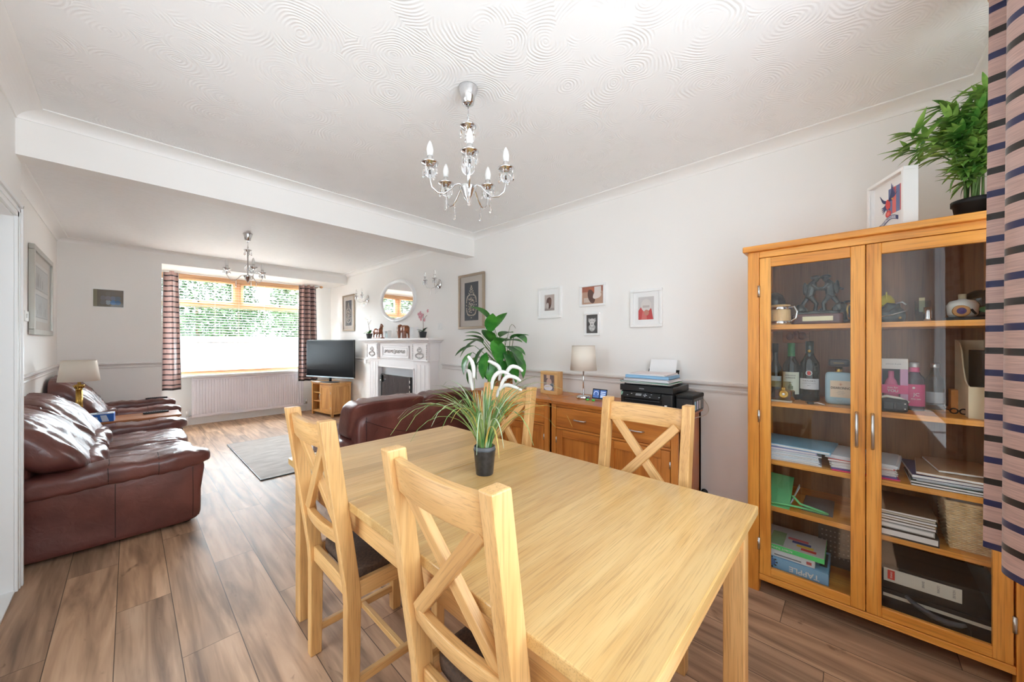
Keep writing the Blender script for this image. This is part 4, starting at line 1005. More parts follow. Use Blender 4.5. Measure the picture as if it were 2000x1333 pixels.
# wooden photo cube / frame on the sideboard
PINE = wood('pale_pine', srgb(238, 200, 146), srgb(224, 180, 122), srgb(204, 156, 98), .45)
t = T('photo_frame', 'pale wooden box photo frame standing beside the table lamp', 'photo frame', (2.50, 1.915, SBZ), -PI / 2 - R(4))
m = MB(); W, H, fw = .093, .098, .030
for (x0, x1, z0, z1) in ((-W, W, 2 * H - fw, 2 * H), (-W, W, 0, fw), (-W, -W + fw, fw, 2 * H - fw), (W - fw, W, fw, 2 * H - fw)): m.box(x0, x1, -.012, 0, z0, z1, PINE)
m.box(-W, -W + .012, 0, .07, 0, 2 * H, PINE, 2); m.box(W - .012, W, 0, .07, 0, 2 * H, PINE, 2); m.box(-W + .012, W - .012, 0, .07, 0, .012, PINE, 0); m.box(-W + .012, W - .012, 0, .07, 2 * H - .012, 2 * H, PINE, 0)
m.build('frame', t, bevel=.002)
m = MB(); y = -.002; rect(m, -W + fw, W - fw, fw, 2 * H - fw, y, C(150, 140, 140)); rect(m, -.06, .06, .10, .162, y, C(122, 106, 104), 1); blob(m, .0, .10, .03, .035, y, C(206, 176, 164), 2); blob(m, -.01, .055, .05, .026, y, C(222, 220, 228), 3); blob(m, .03, .065, .02, .03, y, C(92, 100, 130), 2); rect(m, -.03, .01, .135, .165, y, C(214, 186, 160), 3)
m.build('photo', t)

# table lamp on the sideboard
def lamp_common(t, zb, r0, r1, h_, mat, sides=40):
    m = MB(); v = [(r0, zb), (r1, zb + h_), (r1 - .004, zb + h_), (r0 - .004, zb), (r0, zb)]
    m.lathe([(r0, zb), (r1, zb + h_)], (0, 0, 0), mat, sides, cap=False); o = m.build('lamp_shade', t); s_ = o.modifiers.new('t', 'SOLIDIFY'); s_.thickness = .003; s_.offset = -1
    m = MB(); m.lathe([(r1 - .003, zb + h_ - .004), (r1 + .0012, zb + h_ - .004), (r1 + .0012, zb + h_ + .001), (r1 - .003, zb + h_ + .001)], (0, 0, 0), mat, sides, cap=False)
    for k in range(3):
        a = k * 2.094; m.cyl((0, 0, zb + h_ - .03), (r1 * .98 * math.cos(a), r1 * .98 * math.sin(a), zb + h_ - .004), .0015, WHITEP, 5)
    m.build('shade_ring', t)
    m = MB(); m.lathe([(.014, zb + .01), (.014, zb + .05), (.022, zb + .08), (.026, zb + .105), (.018, zb + .13), (.002, zb + .14)], (0, 0, 0), BULB, 14); m.build('bulb', t)
t = T('table_lamp', 'slim chrome table lamp with a cream drum shade on the sideboard', 'lamp', (2.485, 1.562, SBZ))
m = MB(); m.lathe([(.052, 0), (.054, .003), (.054, .020), (.051, .023), (.010, .024), (.006, .03)], (0, 0, 0), CHROME, 32); m.build('base', t)
m = MB(); m.cyl((0, 0, .022), (0, 0, .26), .0055, CHROME, 12); m.build('stem', t)
lamp_common(t, .226, .104, .090, .196, SHADE)
# smart meter display
t = T('energy_display', 'small black energy monitor with a lit screen leaning beside the lamp', 'monitor', (2.50, 1.432, SBZ), -PI / 2)
m = MB(); a = R(14)
def tilt(x, y, z): return (x, y * math.cos(a) + z * math.sin(a), z * math.cos(a) - y * math.sin(a))
def tbox(m, x0, x1, y0, y1, z0, z1, mat): m.add([tilt(x, y, z) for x in (x0, x1) for y in (y0, y1) for z in (z0, z1)], [(0, 1, 3, 2), (4, 6, 7, 5), (0, 4, 5, 1), (2, 3, 7, 6), (0, 2, 6, 4), (1, 5, 7, 3)], mat)
tbox(m, -.066, .066, 0, .014, .004, .088, WHITEP); m.build('case', t, bevel=.003)
m = MB(); tbox(m, -.063, .063, -.0015, 0, .007, .086, BLACKP); m.build('bezel', t)
SCR = plain('lit_screen_blue', srgb(60, 84, 130), .3, emit=(srgb(84, 120, 190), .35)); SCR2 = plain('lit_screen_pale', srgb(190, 200, 220), .3, emit=(srgb(190, 205, 235), .5))
m = MB(); tbox(m, -.056, -.004, -.0022, -.0015, .016, .078, SCR); tbox(m, .004, .056, -.0022, -.0015, .016, .078, SCR)
v = []; 
for k in range(14):
    a1 = R(-30 + 240 * k / 14); a2 = R(-30 + 240 * (k + 1) / 14); c_ = (-.030, .046)
    m.add([tilt(c_[0] + r_ * math.cos(q), -.0026, c_[1] + r_ * math.sin(q)) for q in (a1, a2) for r_ in (.017, .021)], [(0, 1, 3, 2)], SCR2)
for z0 in (.060, .046, .032, .022): tbox(m, .010, .050, -.0026, -.0022, z0, z0 + .006, SCR2)
m.build('screen', t)
m = MB(); m.tube([(.03, .04, .03), (.05, .06, .008), (.09, .05, .004), (.12, .0, .004), (.15, -.04, .004)], .002, BLACKM, 5); m.build('cable', t)
BGRN = plain('bright_green', srgb(70, 220, 90), .3)
for lb, y_ in (('small bright green blob beside the base of the chrome lamp', 1.49), ('small bright green blob in front of the energy monitor', 1.44)):
    m = MB(); m.ell((0, 0, .006), (.011, .014, .007), BGRN, 10, 6); o = m.build('green_trinket', loc=(2.43, y_, SBZ)); tag(o, lb, 'trinket')

# printer with side ink tank
t = T('printer', 'black inkjet printer with side ink tank and a sheet in its rear feed', 'printer', (2.53, 1.0, SBZ))
px0, px1, py0, py1 = 2.372, 2.672, .832, 1.190; z0, z1 = SBZ, SBZ + .158
m = MB(); m.box(px0, px1, py0, py1, z0 + .006, z1 - .045, BLACKP); m.build('body', t, world=True, bevel=.012)
m = MB(); m.box(px0 - .002, px1 + .002, py0 - .002, py1 + .002, z1 - .043, z1, BLACKP); m.box(px0 + .02, px1 - .05, py0 + .02, py1 - .02, z1, z1 + .008, BLACKM); m.build('scanner_lid', t, world=True, bevel=.008)
m = MB(); yy0, yy1 = .905, 1.165
v = [(px0 - .004, yy0, z1 - .045), (px0 - .03, yy0, z1 - .078), (px0 - .03, yy0, z1 - .084), (px0 + .01, yy0, z1 - .084), (px0 + .01, yy0, z1 - .045)]
m.prism([(p[0], p[2]) for p in v], 1, yy0, yy1, BLACKP)
m2 = MB()
m.build('control_panel', t, world=True, bevel=.003)
LG = plain('light_legend', srgb(190, 194, 200), .5); m = MB()
def onp(y, h_, sy, sz, mat):   # point on the sloping control panel
    k = (z1 - .045 - h_); x = px0 - .004 - (h_ / .033) * .026
    m.bar((x - .0006, y - sy, k), (x - .0006, y + sy, k), .0012, sz * 2, mat, up=(.6, 0, .8))
onp(1.05, .016, .020, .0085, MGREY)
for dy, h_ in ((-.045, .010), (-.045, .024), (-.036, .017), (-.054, .017), (-.085, .010), (-.080, .026), (.050, .013), (.075, .024), (-.14, .022), (-.045, .017)): onp(1.05 + dy, h_, .0045, .0018, LG)
m.build('buttons', t, world=True)
text('lettering', 'EPSON', .011, LG, t, (px0 - .0035 - t.location.x, 1.035 - t.location.y, z1 - .022 - SBZ), (PI / 2, 0, -PI / 2))
m = MB(); m.box(px0 - .001, px0 + .004, .90, 1.165, z0 + .042, z1 - .088, plain('feed_slot', (.004, .004, .004), .8)); m.box(px0 - .012, px0 + .01, .915, 1.15, z0 + .058, z0 + .062, DGREY); m.build('paper_slot', t, world=True)
m = MB(); m.box(px0 - .006, px0 + .004, .90, 1.17, z0 + .012, z0 + .04, BLACKM); m.build('output_tray', t, world=True, bevel=.002)
m = MB(); m.box(px0 - .0015, px0, 1.168, 1.184, z0 + .082, z0 + .106, plain('mint_sticker', srgb(150, 200, 180), .5)); m.box(px0 - .0015, px0, .868, .884, z0 + .026, z0 + .042, WHITEP); m.build('stickers', t, world=True)
m = MB(); m.box(px0 + .035, px0 + .255, .722, .828, z0 + .004, z0 + .112, BLACKP); ink = m.build('ink_tank', t, world=True, bevel=.008)
m = MB(); m.box(px0 + .032, px0 + .258, .720, .828, z0 + .088, z0 + .116, BLACKM); m.build('tank_lid', ink, world=True, bevel=.008)
for k, c_ in enumerate(((150, 200, 225), (205, 205, 228), (205, 205, 205), (120, 126, 128))):
    m = MB(); m.box(px0 + .062 + k * .046, px0 + .088 + k * .046, .7205, .7225, z0 + .02, z0 + .074, C(*c_, .3)); m.build('ink_window', ink, world=True)
m = MB()
m.add([(2.640, .915, z1 + .004), (2.640, 1.105, z1 + .004), (2.700, 1.105, z1 + .165), (2.700, .915, z1 + .165)], [(0, 1, 2, 3)], PAPER); sh = m.build('loaded_paper', t, world=True); sh.modifiers.new('t', 'SOLIDIFY').thickness = .001
m = MB(); m.add([(2.645, .90, z1 - .005), (2.645, 1.12, z1 - .005), (2.700, 1.12, z1 + .09), (2.700, .90, z1 + .09)], [(0, 1, 2, 3)], BLACKP); sh = m.build('paper_support', t, world=True); sh.modifiers.new('t', 'SOLIDIFY').thickness = .003
# pile on the scanner lid
GP_ = 'folders and papers piled on the printer'
pile = [('paper_folder', 'thin grey folder at the bottom of the pile on the printer', (158, 156, 150), .006, .215, .29, 3, .0), ('paper_folder', 'green folder low in the pile on the printer', (70, 150, 120), .007, .23, .33, -4, .01), ('paper_folder', 'dark green folder in the pile on the printer', (60, 90, 80), .006, .22, .33, 2, .02), ('paper_stack', 'white paper bundle in the middle of the pile on the printer', (236, 236, 240), .012, .22, .31, -2, .0),
        ('paper_folder', 'navy edged folder in the pile on the printer', (70, 84, 110), .006, .22, .30, 3, .0), ('paper_folder', 'thick pale blue folder near the top of the pile on the printer', (128, 178, 216), .020, .22, .29, 1, .0), ('paper_stack', 'loose white papers on top of the pile on the printer', (244, 244, 246), .007, .22, .26, -3, -.005), ('paper_folder', 'thin pinkish sheet wallet topping the pile on the printer', (226, 216, 216), .004, .215, .25, 2, -.01)]
z = z1 + .0085
for nm, lb, c_, th, dx, dy, rot, off in pile:
    tt = T(nm, lb, 'papers', (2.475, 1.005 + off, z), R(rot), GP_)
    m = MB()
    if nm == 'paper_stack':
        k = 3
        for q in range(k): m.box(-dx / 2 + .003 * (q % 2), dx / 2 - .004 * (q % 2), -dy / 2 + .004 * q, dy / 2 - .003 * (q % 2), th * q / k + .0002, th * (q + 1) / k - .0002, C(*c_))
        m.build('sheets', tt)
    else:
        m.box(-dx / 2, dx / 2, -dy / 2, dy / 2, 0, th, C(*c_, .45)); m.build('cover', tt, bevel=min(.0015, th * .3))
        if th > .005:
            m = MB(); m.box(-dx / 2 - .0004, dx / 2 - .01, -dy / 2 - .0004, dy / 2 - .006, th * .3, th * .7, PAPER if th < .015 else C(150, 196, 228)); m.build('edges', tt)
    z += th + .0006
t = T('power_cable', 'white cable looping from the printer over the end of the sideboard', 'cable', (2.66, .72, .85))
m = MB(); m.tube(smooth_pts([(2.675, .84, .98), (2.70, .79, .955), (2.705, .74, .90), (2.70, .715, .86), (2.66, .705, .826), (2.58, .715, .815), (2.47, .735, .812), (2.40, .748, .80)]), .0026, plain('cable_grey', srgb(206, 198, 186), .5), 6); m.build('cable', t, world=True)

from mathutils import noise
# ================================================================== LOUNGE
def sofa(label, loc, rotz, W, nseat, D=.95, seat_z=.43, arm_z=.53, back_z=.87, name='sofa', cat='sofa', seed=1, rear_seam=False, aw=.24, lean=.15, bk=3.6, bx=.155, wall=True):
    t = T(name, label, cat, loc, rotz)
    rs = random.Random(seed)
    hw = W / 2
    m = MB(); m.cushion((D * .5 + .02, 0, .20), (D - .10, W - aw * 1.3, .28), LEATHER, 8, 14); m.build('base', t)
    m = MB(); m.cushion((.085, 0, (.07 + back_z - .10) / 2), (.17, W - .14, back_z - .17), LEATHER, 12, 9); bp = m.build('back_panel', t)
    if rear_seam:
        m = MB(); h = back_z - .10
        pts = []
        for i in range(25):
            q = i / 24; y = (hw - .125) * (1 - 2 * q); z = h - .06 - .16 * (math.sin(PI * min(1, q * 1.15)) ** 1.0 if q < .87 else math.sin(PI * .87 * 1.15) * 0 + .06)
            pts.append((-.0015, y, z))
        m.tube([p for p in pts if p[2] > 0], .0022, SEAM, 5)
        for y in (hw - .135, -hw + .135): m.tube([(.0, y, .12), (-.0015, y, h * .5), (.002, y, h - .03)], .0022, SEAM, 5)
        m.build('stitching', bp)
    for s_ in (-1, 1):
        yc = s_ * (hw - aw * .46)
        m = MB()
        def sag(u, w_): 
            f = math.sin(u.x * 3.1 + 1) * .006 * (1 if abs(u.y) > .6 else .3) + .007 * math.sin(u.z * 3 + u.x * 2.2)
            return (.03 * max(0, u.z) * (u.x > .8), s_ * f, 0)
        m.cushion((D * .5, yc, .235), (D - .05, aw * .84, .43), LEATHER, 16, 11, sag); arm = m.build('armrest', t)
        m = MB()
        def pad(u, w_):
            k = .010 * math.sin(9 * u.x + 2 * u.z) * max(0, u.z + .4) * .5 + .004 * math.sin(31 * u.x + 4 * u.y)
            return (0, s_ * .004 * math.sin(14 * u.x), k + .012 * u.x - .028 * max(0, -u.x) ** 2)
        m.cushion((D * .5 + .022, yc + s_ * .006, arm_z - .062), (D + .02, aw * 1.06, .135), LEATHER, 22, 3.6, pad); pd = m.build('arm_pad', arm)
        # seam lines: thin ribbons wrapped onto the leather
        def ribbon(line, tgt, nm='stitching'):
            m = MB(); v = []; n = len(line)
            for (x, y, z) in line: v += [(x - .0022, y, z), (x, y, z), (x + .0022, y, z)]
            m.add(v, [(3 * i + k, 3 * i + k + 1, 3 * i + k + 4, 3 * i + k + 3) for i in range(n - 1) for k in range(2)], SEAM, True); o = m.build(nm, tgt)
            w_ = o.modifiers.new('wrap', 'SHRINKWRAP'); w_.target = tgt; w_.wrap_method = 'NEAREST_SURFACEPOINT'; w_.wrap_mode = 'ABOVE_SURFACE'; w_.offset = .0012
        yo = s_ * (hw - aw * .04)
        for xs in (.53 * D, .925 * D): ribbon([(xs, yo, .05 + .36 * i / 14) for i in range(15)], arm)
        for xs in (.50 * D, .74 * D): ribbon([(xs, yc + s_ * aw * .53 * math.cos(-.7 + 2.6 * i / 16), arm_z - .062 + .068 * math.sin(-.7 + 2.6 * i / 16)) for i in range(17)], pd)
        for x in (.12, D - .10):
            m = MB(); m.cyl((x, s_ * (hw - aw * .5), 0), (x, s_ * (hw - aw * .5), .05), .028, BLACKM, 12); m.build('foot', t)
    iw = W - 2 * aw * .86; cw = iw / nseat
    for k in range(nseat):
        yc = -iw / 2 + cw * (k + .5); ph = rs.uniform(0, 6)
        def seatfn(u, w_):
            top = max(0, u.z)
            q = Vector((w_.y * 12 + 1.2 * noise.noise(Vector((w_.x * 5, w_.y * 6, ph))), w_.x * 2.6, ph))
            r_ = .016 * (1 - 2 * abs(noise.noise(q))) + .005 * noise.noise(Vector((w_.y * 30, w_.x * 9, ph)))
            return (0, 0, top * (r_ - .018 * (1 - u.x * u.x) * (1 - u.y * u.y)))
        m = MB(); m.cushion((D * .56, yc, seat_z - .07), (D * .86, cw * 1.0, .20), LEATHER, 26, 5, seatfn); m.build('seat_cushion', t)
    bw = W - .06
    cb = bw / nseat
    for k in range(nseat):
        yc = -bw / 2 + cb * (k + .5); ph = rs.uniform(0, 6)
        def backfn(u, w_):
            fr_ = max(0, min(1, u.x * .9 + u.z * .5 + .1))
            q = Vector((w_.y * 11 + 1.6 * noise.noise(Vector((w_.y * 6, w_.z * 5, ph))), w_.z * 3.2 + w_.x * 2.5, ph + seed))
            g = 1 - 2 * abs(noise.noise(q)); g2 = noise.noise(Vector((w_.y * 26 + w_.z * 9, w_.z * 10, ph * 2)))
            r_ = (.020 * g + .007 * g2 - .006) * fr_ * (1 - abs(u.y) ** 8)
            sh = -lean * u.z - .05 * max(0, u.z) ** 2
            off = r_ + sh
            if wall: off = max(off, -w_.x - bx + .012)
            return (off, 0, r_ * .6 + .012 * noise.noise(Vector((w_.y * 4, ph, 3))) * max(0, u.z))
        hgt = back_z - .47
        m = MB(); m.cushion((bx, yc, .47 + hgt / 2), (.29, cb * .995, hgt), LEATHER, 40, bk, backfn); m.build('back_cushion', t)
        ci = cw; yi = -iw / 2 + cw * (k + .5)
        def lumb(u, w_):
            q = Vector((w_.y * 13 + noise.noise(Vector((w_.y * 7, w_.z * 6, ph))), w_.z * 5, ph))
            r_ = (.022 * (1 - 2 * abs(noise.noise(q))) + .006 * noise.noise(Vector((w_.y * 34, w_.z * 16, ph)))) * max(0, u.x + .2)
            return (r_, 0, r_ * .3)
        m = MB(); m.cushion((.315, yi, .475), (.25, ci * .99, .17), LEATHER, 30, 3.0, lumb); m.build('lumbar_cushion', t)
    return t
sofa('wrinkled brown leather sofa with rolled arms beside the doorway', (-.562, 4.29, 0), 0, 1.76, 2, D=.945, arm_z=.515, back_z=.88, seed=2)
sofa('brown leather armchair in the far corner under the small picture', (-.562, 6.13, 0), 0, .92, 1, D=.95, arm_z=.565, back_z=.93, name='armchair', cat='armchair', seed=5, aw=.21)
sofa('brown leather sofa seen from behind, between the dining table and the fireplace', (1.915, 2.90, 0), PI / 2, 1.43, 2, D=.93, arm_z=.50, back_z=.81, seed=9, rear_seam=True, lean=.06, bk=6.5, bx=.20, wall=False)

# rug
RUG = mottled('grey_rug', srgb(180, 172, 166), srgb(204, 197, 191), 5, .95, .3, stretch=(1, 3, 1))
t = T('rug', 'grey mottled rug lying on the planks in front of the fireplace', 'rug', (1.62, 4.87, 0))
m = MB(); m.box(.848, 2.42, 4.025, 5.71, .001, .012, RUG); m.build('pile', t, world=True, bevel=.003)
m = MB()
for b in ((.840, .848, 4.017, 5.718), (2.42, 2.428, 4.017, 5.718), (.848, 2.42, 4.017, 4.025), (.848, 2.42, 5.71, 5.718)): m.box(b[0], b[1], b[2], b[3], .001, .011, DGREY)
m.build('binding', t, world=True)

# side table between the sofa and the armchair, with lamp, tissue box, remote
STW = wood('side_table_wood', srgb(196, 132, 82), srgb(172, 108, 62), srgb(140, 82, 44), .3, .3)
t = T('side_table', 'small wooden side table squeezed between the sofa and the armchair', 'side table', (-.06, 5.42, 0))
boxo('top', -.46, .385, 5.24, 5.62, .503, .526, STW, t, world=True, bevel=.004)
for x in (-.43, .34):
    for y in (5.26, 5.57): boxo('leg', x, x + .03, y, y + .03, 0, .503, STW, t, world=True, bevel=.003)
boxo('shelf', -.42, .35, 5.27, 5.59, .16, .175, STW, t, world=True, bevel=.003)
for y in (5.265, 5.58): boxo('apron', -.40, .34, y, y + .015, .45, .503, STW, t, world=True)
t = T('table_lamp', 'brass column lamp with a cream shade between the sofa and the armchair', 'lamp', (-.332, 5.43, .526))
m = MB(); m.box(-.06, .06, -.06, .06, 0, .022, BRASS); m.box(-.045, .045, -.045, .045, .022, .04, BRASS); m.build('base', t, bevel=.004)
m = MB(); m.lathe([(.034, .04), (.036, .05), (.024, .06), (.024, .07)], (0, 0, 0), BRASS, 20)
for k in range(8):
    a = k * PI / 4; m.cyl((.017 * math.cos(a), .017 * math.sin(a), .06), (.015 * math.cos(a), .015 * math.sin(a), .315), .008, BRASS, 8)
m.build('column', t)
m = MB(); m.lathe([(.022, .312), (.026, .318), (.022, .324), (.027, .34), (.036, .36), (.030, .362), (.012, .366), (.010, .42)], (0, 0, 0), BRASS, 20)
for k in range(8):
    a = k * PI / 4; m.tube([(.024 * math.cos(a), .024 * math.sin(a), .325), (.032 * math.cos(a), .032 * math.sin(a), .345), (.041 * math.cos(a), .041 * math.sin(a), .352)], .0045, BRASS, 6)
m.build('capital', t)
lamp_common(t, .395, .138, .114, .200, SHADE)
t = T('tissue_box', 'blue and white tissue box on the side table', 'box', (-.215, 5.30, .526), R(-4))
TB = C(40, 104, 190, .4); m = MB(); m.box(-.115, .115, -.045, .06, 0, .075, TB); m.build('carton', t, bevel=.003)
m = MB(); m.box(-.113, .113, -.043, .058, .075, .083, C(214, 224, 236)); m.build('carton_top', t, bevel=.002)
m = MB(); blob(m, -.02, .036, .036, .018, -.0452, WHITEP, 1, wob=.15); poly(m, [(.04, .005), (.085, .005), (.065, .066), (.025, .066)], -.0452, C(206, 220, 238), 1); poly(m, [(-.114, .0), (-.095, .0), (-.075, .07), (-.114, .07)], -.0452, C(200, 216, 238), 1); m.box(.0, .07, -.02, .02, .083, .0845, C(60, 80, 120)); m.build('print', t)
def remote(label, x, y, z, rz):
    t = T('remote_control', label, 'remote', (x, y, z), rz)
    m = MB(); m.box(-.10, .10, -.022, .022, 0, .018, BLACKP); m.build('case', t, bevel=.004)
    m = MB()
    for i in range(9):
        for j in range(3): m.box(-.08 + i * .018, -.08 + i * .018 + .009, -.015 + j * .012, -.015 + j * .012 + .007, .018, .0195, DGREY)
    m.build('buttons', t)
remote('black remote control lying on the far arm of the armchair', .24, 6.49, .572, R(2))
remote('black remote control lying on the wooden side table', .20, 5.52, .526, R(5))

# television and its cabinet, standing at an angle in the corner
SA = R(-81.66)
t = T('television_cabinet', 'oak corner cabinet with open shelves and one door, under the television', 'cabinet', (2.268, 7.13, 0), SA)
W_, D_, H_ = .68, .35, .590
boxo('top', -.012, W_ + .012, -.014, D_ + .005, H_ - .024, H_, TVW, t, bevel=.004)
m = MB()
m.box(0, .036, 0, .036, 0, H_ - .024, TVW); m.box(W_ - .036, W_, 0, .036, 0, H_ - .024, TVW); m.box(0, .036, D_ - .036, D_, 0, H_ - .024, TVW); m.box(W_ - .036, W_, D_ - .036, D_, 0, H_ - .024, TVW)
m.box(.008, .02, .036, D_ - .036, .05, H_ - .024, TVW, 2); m.box(W_ - .026, W_ - .012, .036, D_ - .036, .05, H_ - .024, TVW, 2); m.box(.036, W_ - .036, D_ - .02, D_ - .01, .05, H_ - .024, TVW, 2)
m.box(.036, W_ - .036, .006, .024, H_ - .046, H_ - .024, TVW); m.box(.036, W_ - .036, .006, .024, .05, .082, TVW); m.box(.036, W_ - .036, .02, D_ - .02, .07, .084, TVW)
m.box(.268, .290, .004, D_ - .02, .082, H_ - .046, TVW, 2)
m.box(W_ - .004, W_ + .001, .036, D_ - .036, H_ - .075, H_ - .024, TVW, 1); m.box(W_ - .004, W_ + .001, .036, D_ - .036, .05, .10, TVW, 1)
m.build('carcass', t, bevel=.003)
for z in (.235, .385): boxo('shelf', .036, .268, .015, D_ - .02, z, z + .014, TVW, t, bevel=.002)
m = MB(); a, b, f_ = .292, W_ - .038, .05; z0, z1 = .085, H_ - .049
m.box(a, a + f_, .002, .02, z0, z1, TVW, 2); m.box(b - f_, b, .002, .02, z0, z1, TVW, 2); m.box(a + f_, b - f_, .002, .02, z1 - f_, z1, TVW, 0); m.box(a + f_, b - f_, .002, .02, z0, z0 + f_, TVW, 0); m.box(a + f_, b - f_, .008, .014, z0 + f_, z1 - f_, TVW, 2)
dr = m.build('door', t, bevel=.003)
m = MB(); m.tube([(a + .02, .002, .28), (a + .02, -.018, .29), (a + .02, -.022, .33), (a + .02, -.018, .37), (a + .02, .002, .38)], .005, STEEL, 8); m.build('handle', dr)
m = MB(); m.cyl((b, -.001, .40), (b, -.001, .44), .004, STEEL, 8); m.cyl((b, -.001, .14), (b, -.001, .18), .004, STEEL, 8); m.build('hinge', dr)
tvx, tvy = 2.425, 6.70; TA = math.atan2(6.11 - 7.19, 2.62 - 2.22)
t = T('television', 'large black flat-screen television on the oak corner cabinet', 'television', (tvx, tvy, H_), TA)
TW = .575
m = MB(); m.box(-TW, TW, -.012, .022, .085, .745, BLACKP); m.box(-TW * .7, TW * .7, .022, .05, .14, .55, BLACKM); m.build('case', t, bevel=.004)
SCREEN = plain('tv_screen', (.006, .006, .007), .25, spec=.10)
m = MB(); m.box(-TW + .014, TW - .014, -.0135, -.0115, .108, .732, SCREEN); m.build('screen', t)
m = MB(); m.box(-TW, TW, -.018, .0, .080, .098, plain('silver_trim', srgb(196, 214, 226), .25, .6)); m.build('bezel_trim', t, bevel=.003)
m = MB(); m.cyl((0, .01, .012), (0, .01, .10), .022, BLACKP, 12); m.lathe([(.001, .0005), (.16, .0005), (.16, .006), (.10, .010), (.03, .016), (.001, .016)], (0, .0, 0), BLACKP, 32, sx=1.25, sy=.72); m.build('stand', t)
m = MB(); m.box(TW - .002, TW + .001, -.008, .0, .16, .19, DGREY); m.build('logo_light', t)
t = T('paper_sheets', 'white papers lying on the corner cabinet in front of the television', 'papers', (2.33, 6.88, H_ + .0005), SA)
m = MB(); m.box(-.15, .06, -.075, .03, 0, .003, PAPER); m.build('sheets', t)

# ------------------------------------------------------------------ fireplace
FPW = plain('fireplace_white', srgb(240, 234, 232), .45); FPG = plain('carving_grey', srgb(198, 192, 188), .6); FPB = plain('slip_grey', srgb(176, 176, 180), .4)
t = T('fireplace', 'white carved fireplace surround with a black glass fire', 'fireplace', (2.62, 4.74, 0))
XF = XE - .001
m = MB(); m.box(2.50, XF, 3.77, 5.71, 1.318, 1.350, FPW); m.box(2.53, XF, 3.80, 5.68, 1.300, 1.318, FPW); m.box(2.56, XF, 3.83, 5.65, 1.282, 1.300, FPW); m.build('mantel_shelf', t, world=True, bevel=.008, seg=3)
m = MB(); m.box(2.60, XF, 3.87, 5.61, 1.05, 1.282, FPW); m.build('frieze', t, world=True, bevel=.003)
for (a, b) in ((3.90, 4.25), (5.23, 5.58)):
    m = MB(); m.box(2.575, 2.60, a, b, 1.05, 1.282, FPW); m.box(2.568, 2.61, a - .015, b + .015, 1.045, 1.065, FPW); m.box(2.568, 2.61, a - .015, b + .015, 1.262, 1.282, FPW); cap_ = m.build('corbel', t, world=True, bevel=.004)
    m = MB(); yc = (a + b) / 2
    for s_ in (-1, 1):
        pts = [(2.572, yc + s_ * (.02 + .075 * math.sin(k * 1.05)), 1.085 + k * .024) for k in range(7)]; m.tube(pts, [.006, .009, .011, .010, .009, .007, .004], FPG, 6)
    for z in (1.09, 1.15, 1.21): m.ell((2.572, yc, z), (.006, .03, .018), FPG, 8, 6)
    for k in range(9): m.ell((2.573, a + .012, 1.075 + k * .023), (.006, .012, .009), FPG, 6, 5); m.ell((2.573, b - .012, 1.075 + k * .023), (.006, .012, .009), FPG, 6, 5)
    m.build('carving', cap_, world=True)
m = MB(); ya, yb, za, zb = 4.36, 5.12, 1.075, 1.245
m.box(2.592, 2.60, ya, yb, za, zb, FPW)
for (y0, y1, z0, z1) in ((ya, yb, zb - .012, zb), (ya, yb, za, za + .012), (ya, ya + .016, za, zb), (yb - .016, yb, za, zb)): m.box(2.585, 2.60, y0, y1, z0, z1, FPW)
pn = m.build('frieze_panel', t, world=True, bevel=.003)
m = MB()
for (y0, y1, z0, z1) in ((ya + .04, yb - .04, zb - .034, zb - .028), (ya + .04, yb - .04, za + .028, za + .034), (ya + .04, ya + .048, za + .028, zb - .028), (yb - .048, yb - .04, za + .028, zb - .028)): m.box(2.589, 2.593, y0, y1, z0, z1, FPG)
zc = (za + zb) / 2; yc = (ya + yb) / 2
for k in range(-4, 5):
    y = yc + k * .066
    pts = [(2.589, y + .026 * math.cos(q) * (1 - q / 9), zc + .030 * math.sin(q) * (1 - q / 9)) for q in [i * .7 for i in range(10)]]; m.tube(pts, .0048, FPG, 5)
    m.ell((2.589, y + .033, zc + (.014 if k % 2 else -.014)), (.005, .014, .009), FPG, 7, 5)
m.ell((2.588, yc, zc), (.007, .042, .036), FPG, 10, 6)
m.build('carving', pn, world=True)
for (a, b) in ((3.89, 4.27), (5.27, 5.59)):
    m = MB(); m.box(2.61, XF, a, b, 0, 1.05, FPW); m.box(2.60, 2.61, a - .01, b + .01, 0, .14, FPW)
    for k in range(4): y = a + (b - a) * (k + .5) / 4; m.box(2.607, 2.61, y - .030, y + .030, .18, 1.0, FPW)
    m.build('pilaster', t, world=True, bevel=.004)
m = MB(); m.box(2.61, XF, 4.27, 5.27, .93, 1.05, FPW); m.box(2.60, 2.612, 4.25, 5.29, .925, .945, FPW); m.box(2.60, 2.612, 4.25, 4.275, 0, .945, FPW); m.box(2.60, 2.612, 5.265, 5.29, 0, .945, FPW); m.build('lintel', t, world=True, bevel=.004)
m = MB(); m.box(2.665, XF, 4.27, 5.27, 0, .93, FPB); m.build('back_panel', t, world=True)
m = MB(); m.box(2.56, 2.664, 4.22, 5.32, 0, .035, FPB); m.build('hearth', t, world=True, bevel=.004)
FG = plain('fire_glass', (.008, .008, .009), .04, spec=.8, coat=.6)
m = MB(); m.box(2.636, 2.662, 4.40, 5.24, .06, .815, FG); fi = m.build('fire_glass', t, world=True, bevel=.004)
m = MB()
for k in range(10): m.box(2.634, 2.6362, 4.405, 4.425, .10 + k * .07, .135 + k * .07, STEEL)
m.build('side_strip', fi, world=True)
m = MB(); m.box(2.62, 2.64, 5.19, 5.235, .72, .80, BLACKP); m.cyl((2.63, 5.20, .70), (2.60, 5.17, .73), .012, CHROME, 8); m.build('control_knob', fi, world=True)
m = MB(); m.box(2.565, 2.60, 5.60, 5.66, 0.955, 1.02, WHITEP); m.build('side_bracket', t, world=True, bevel=.003)

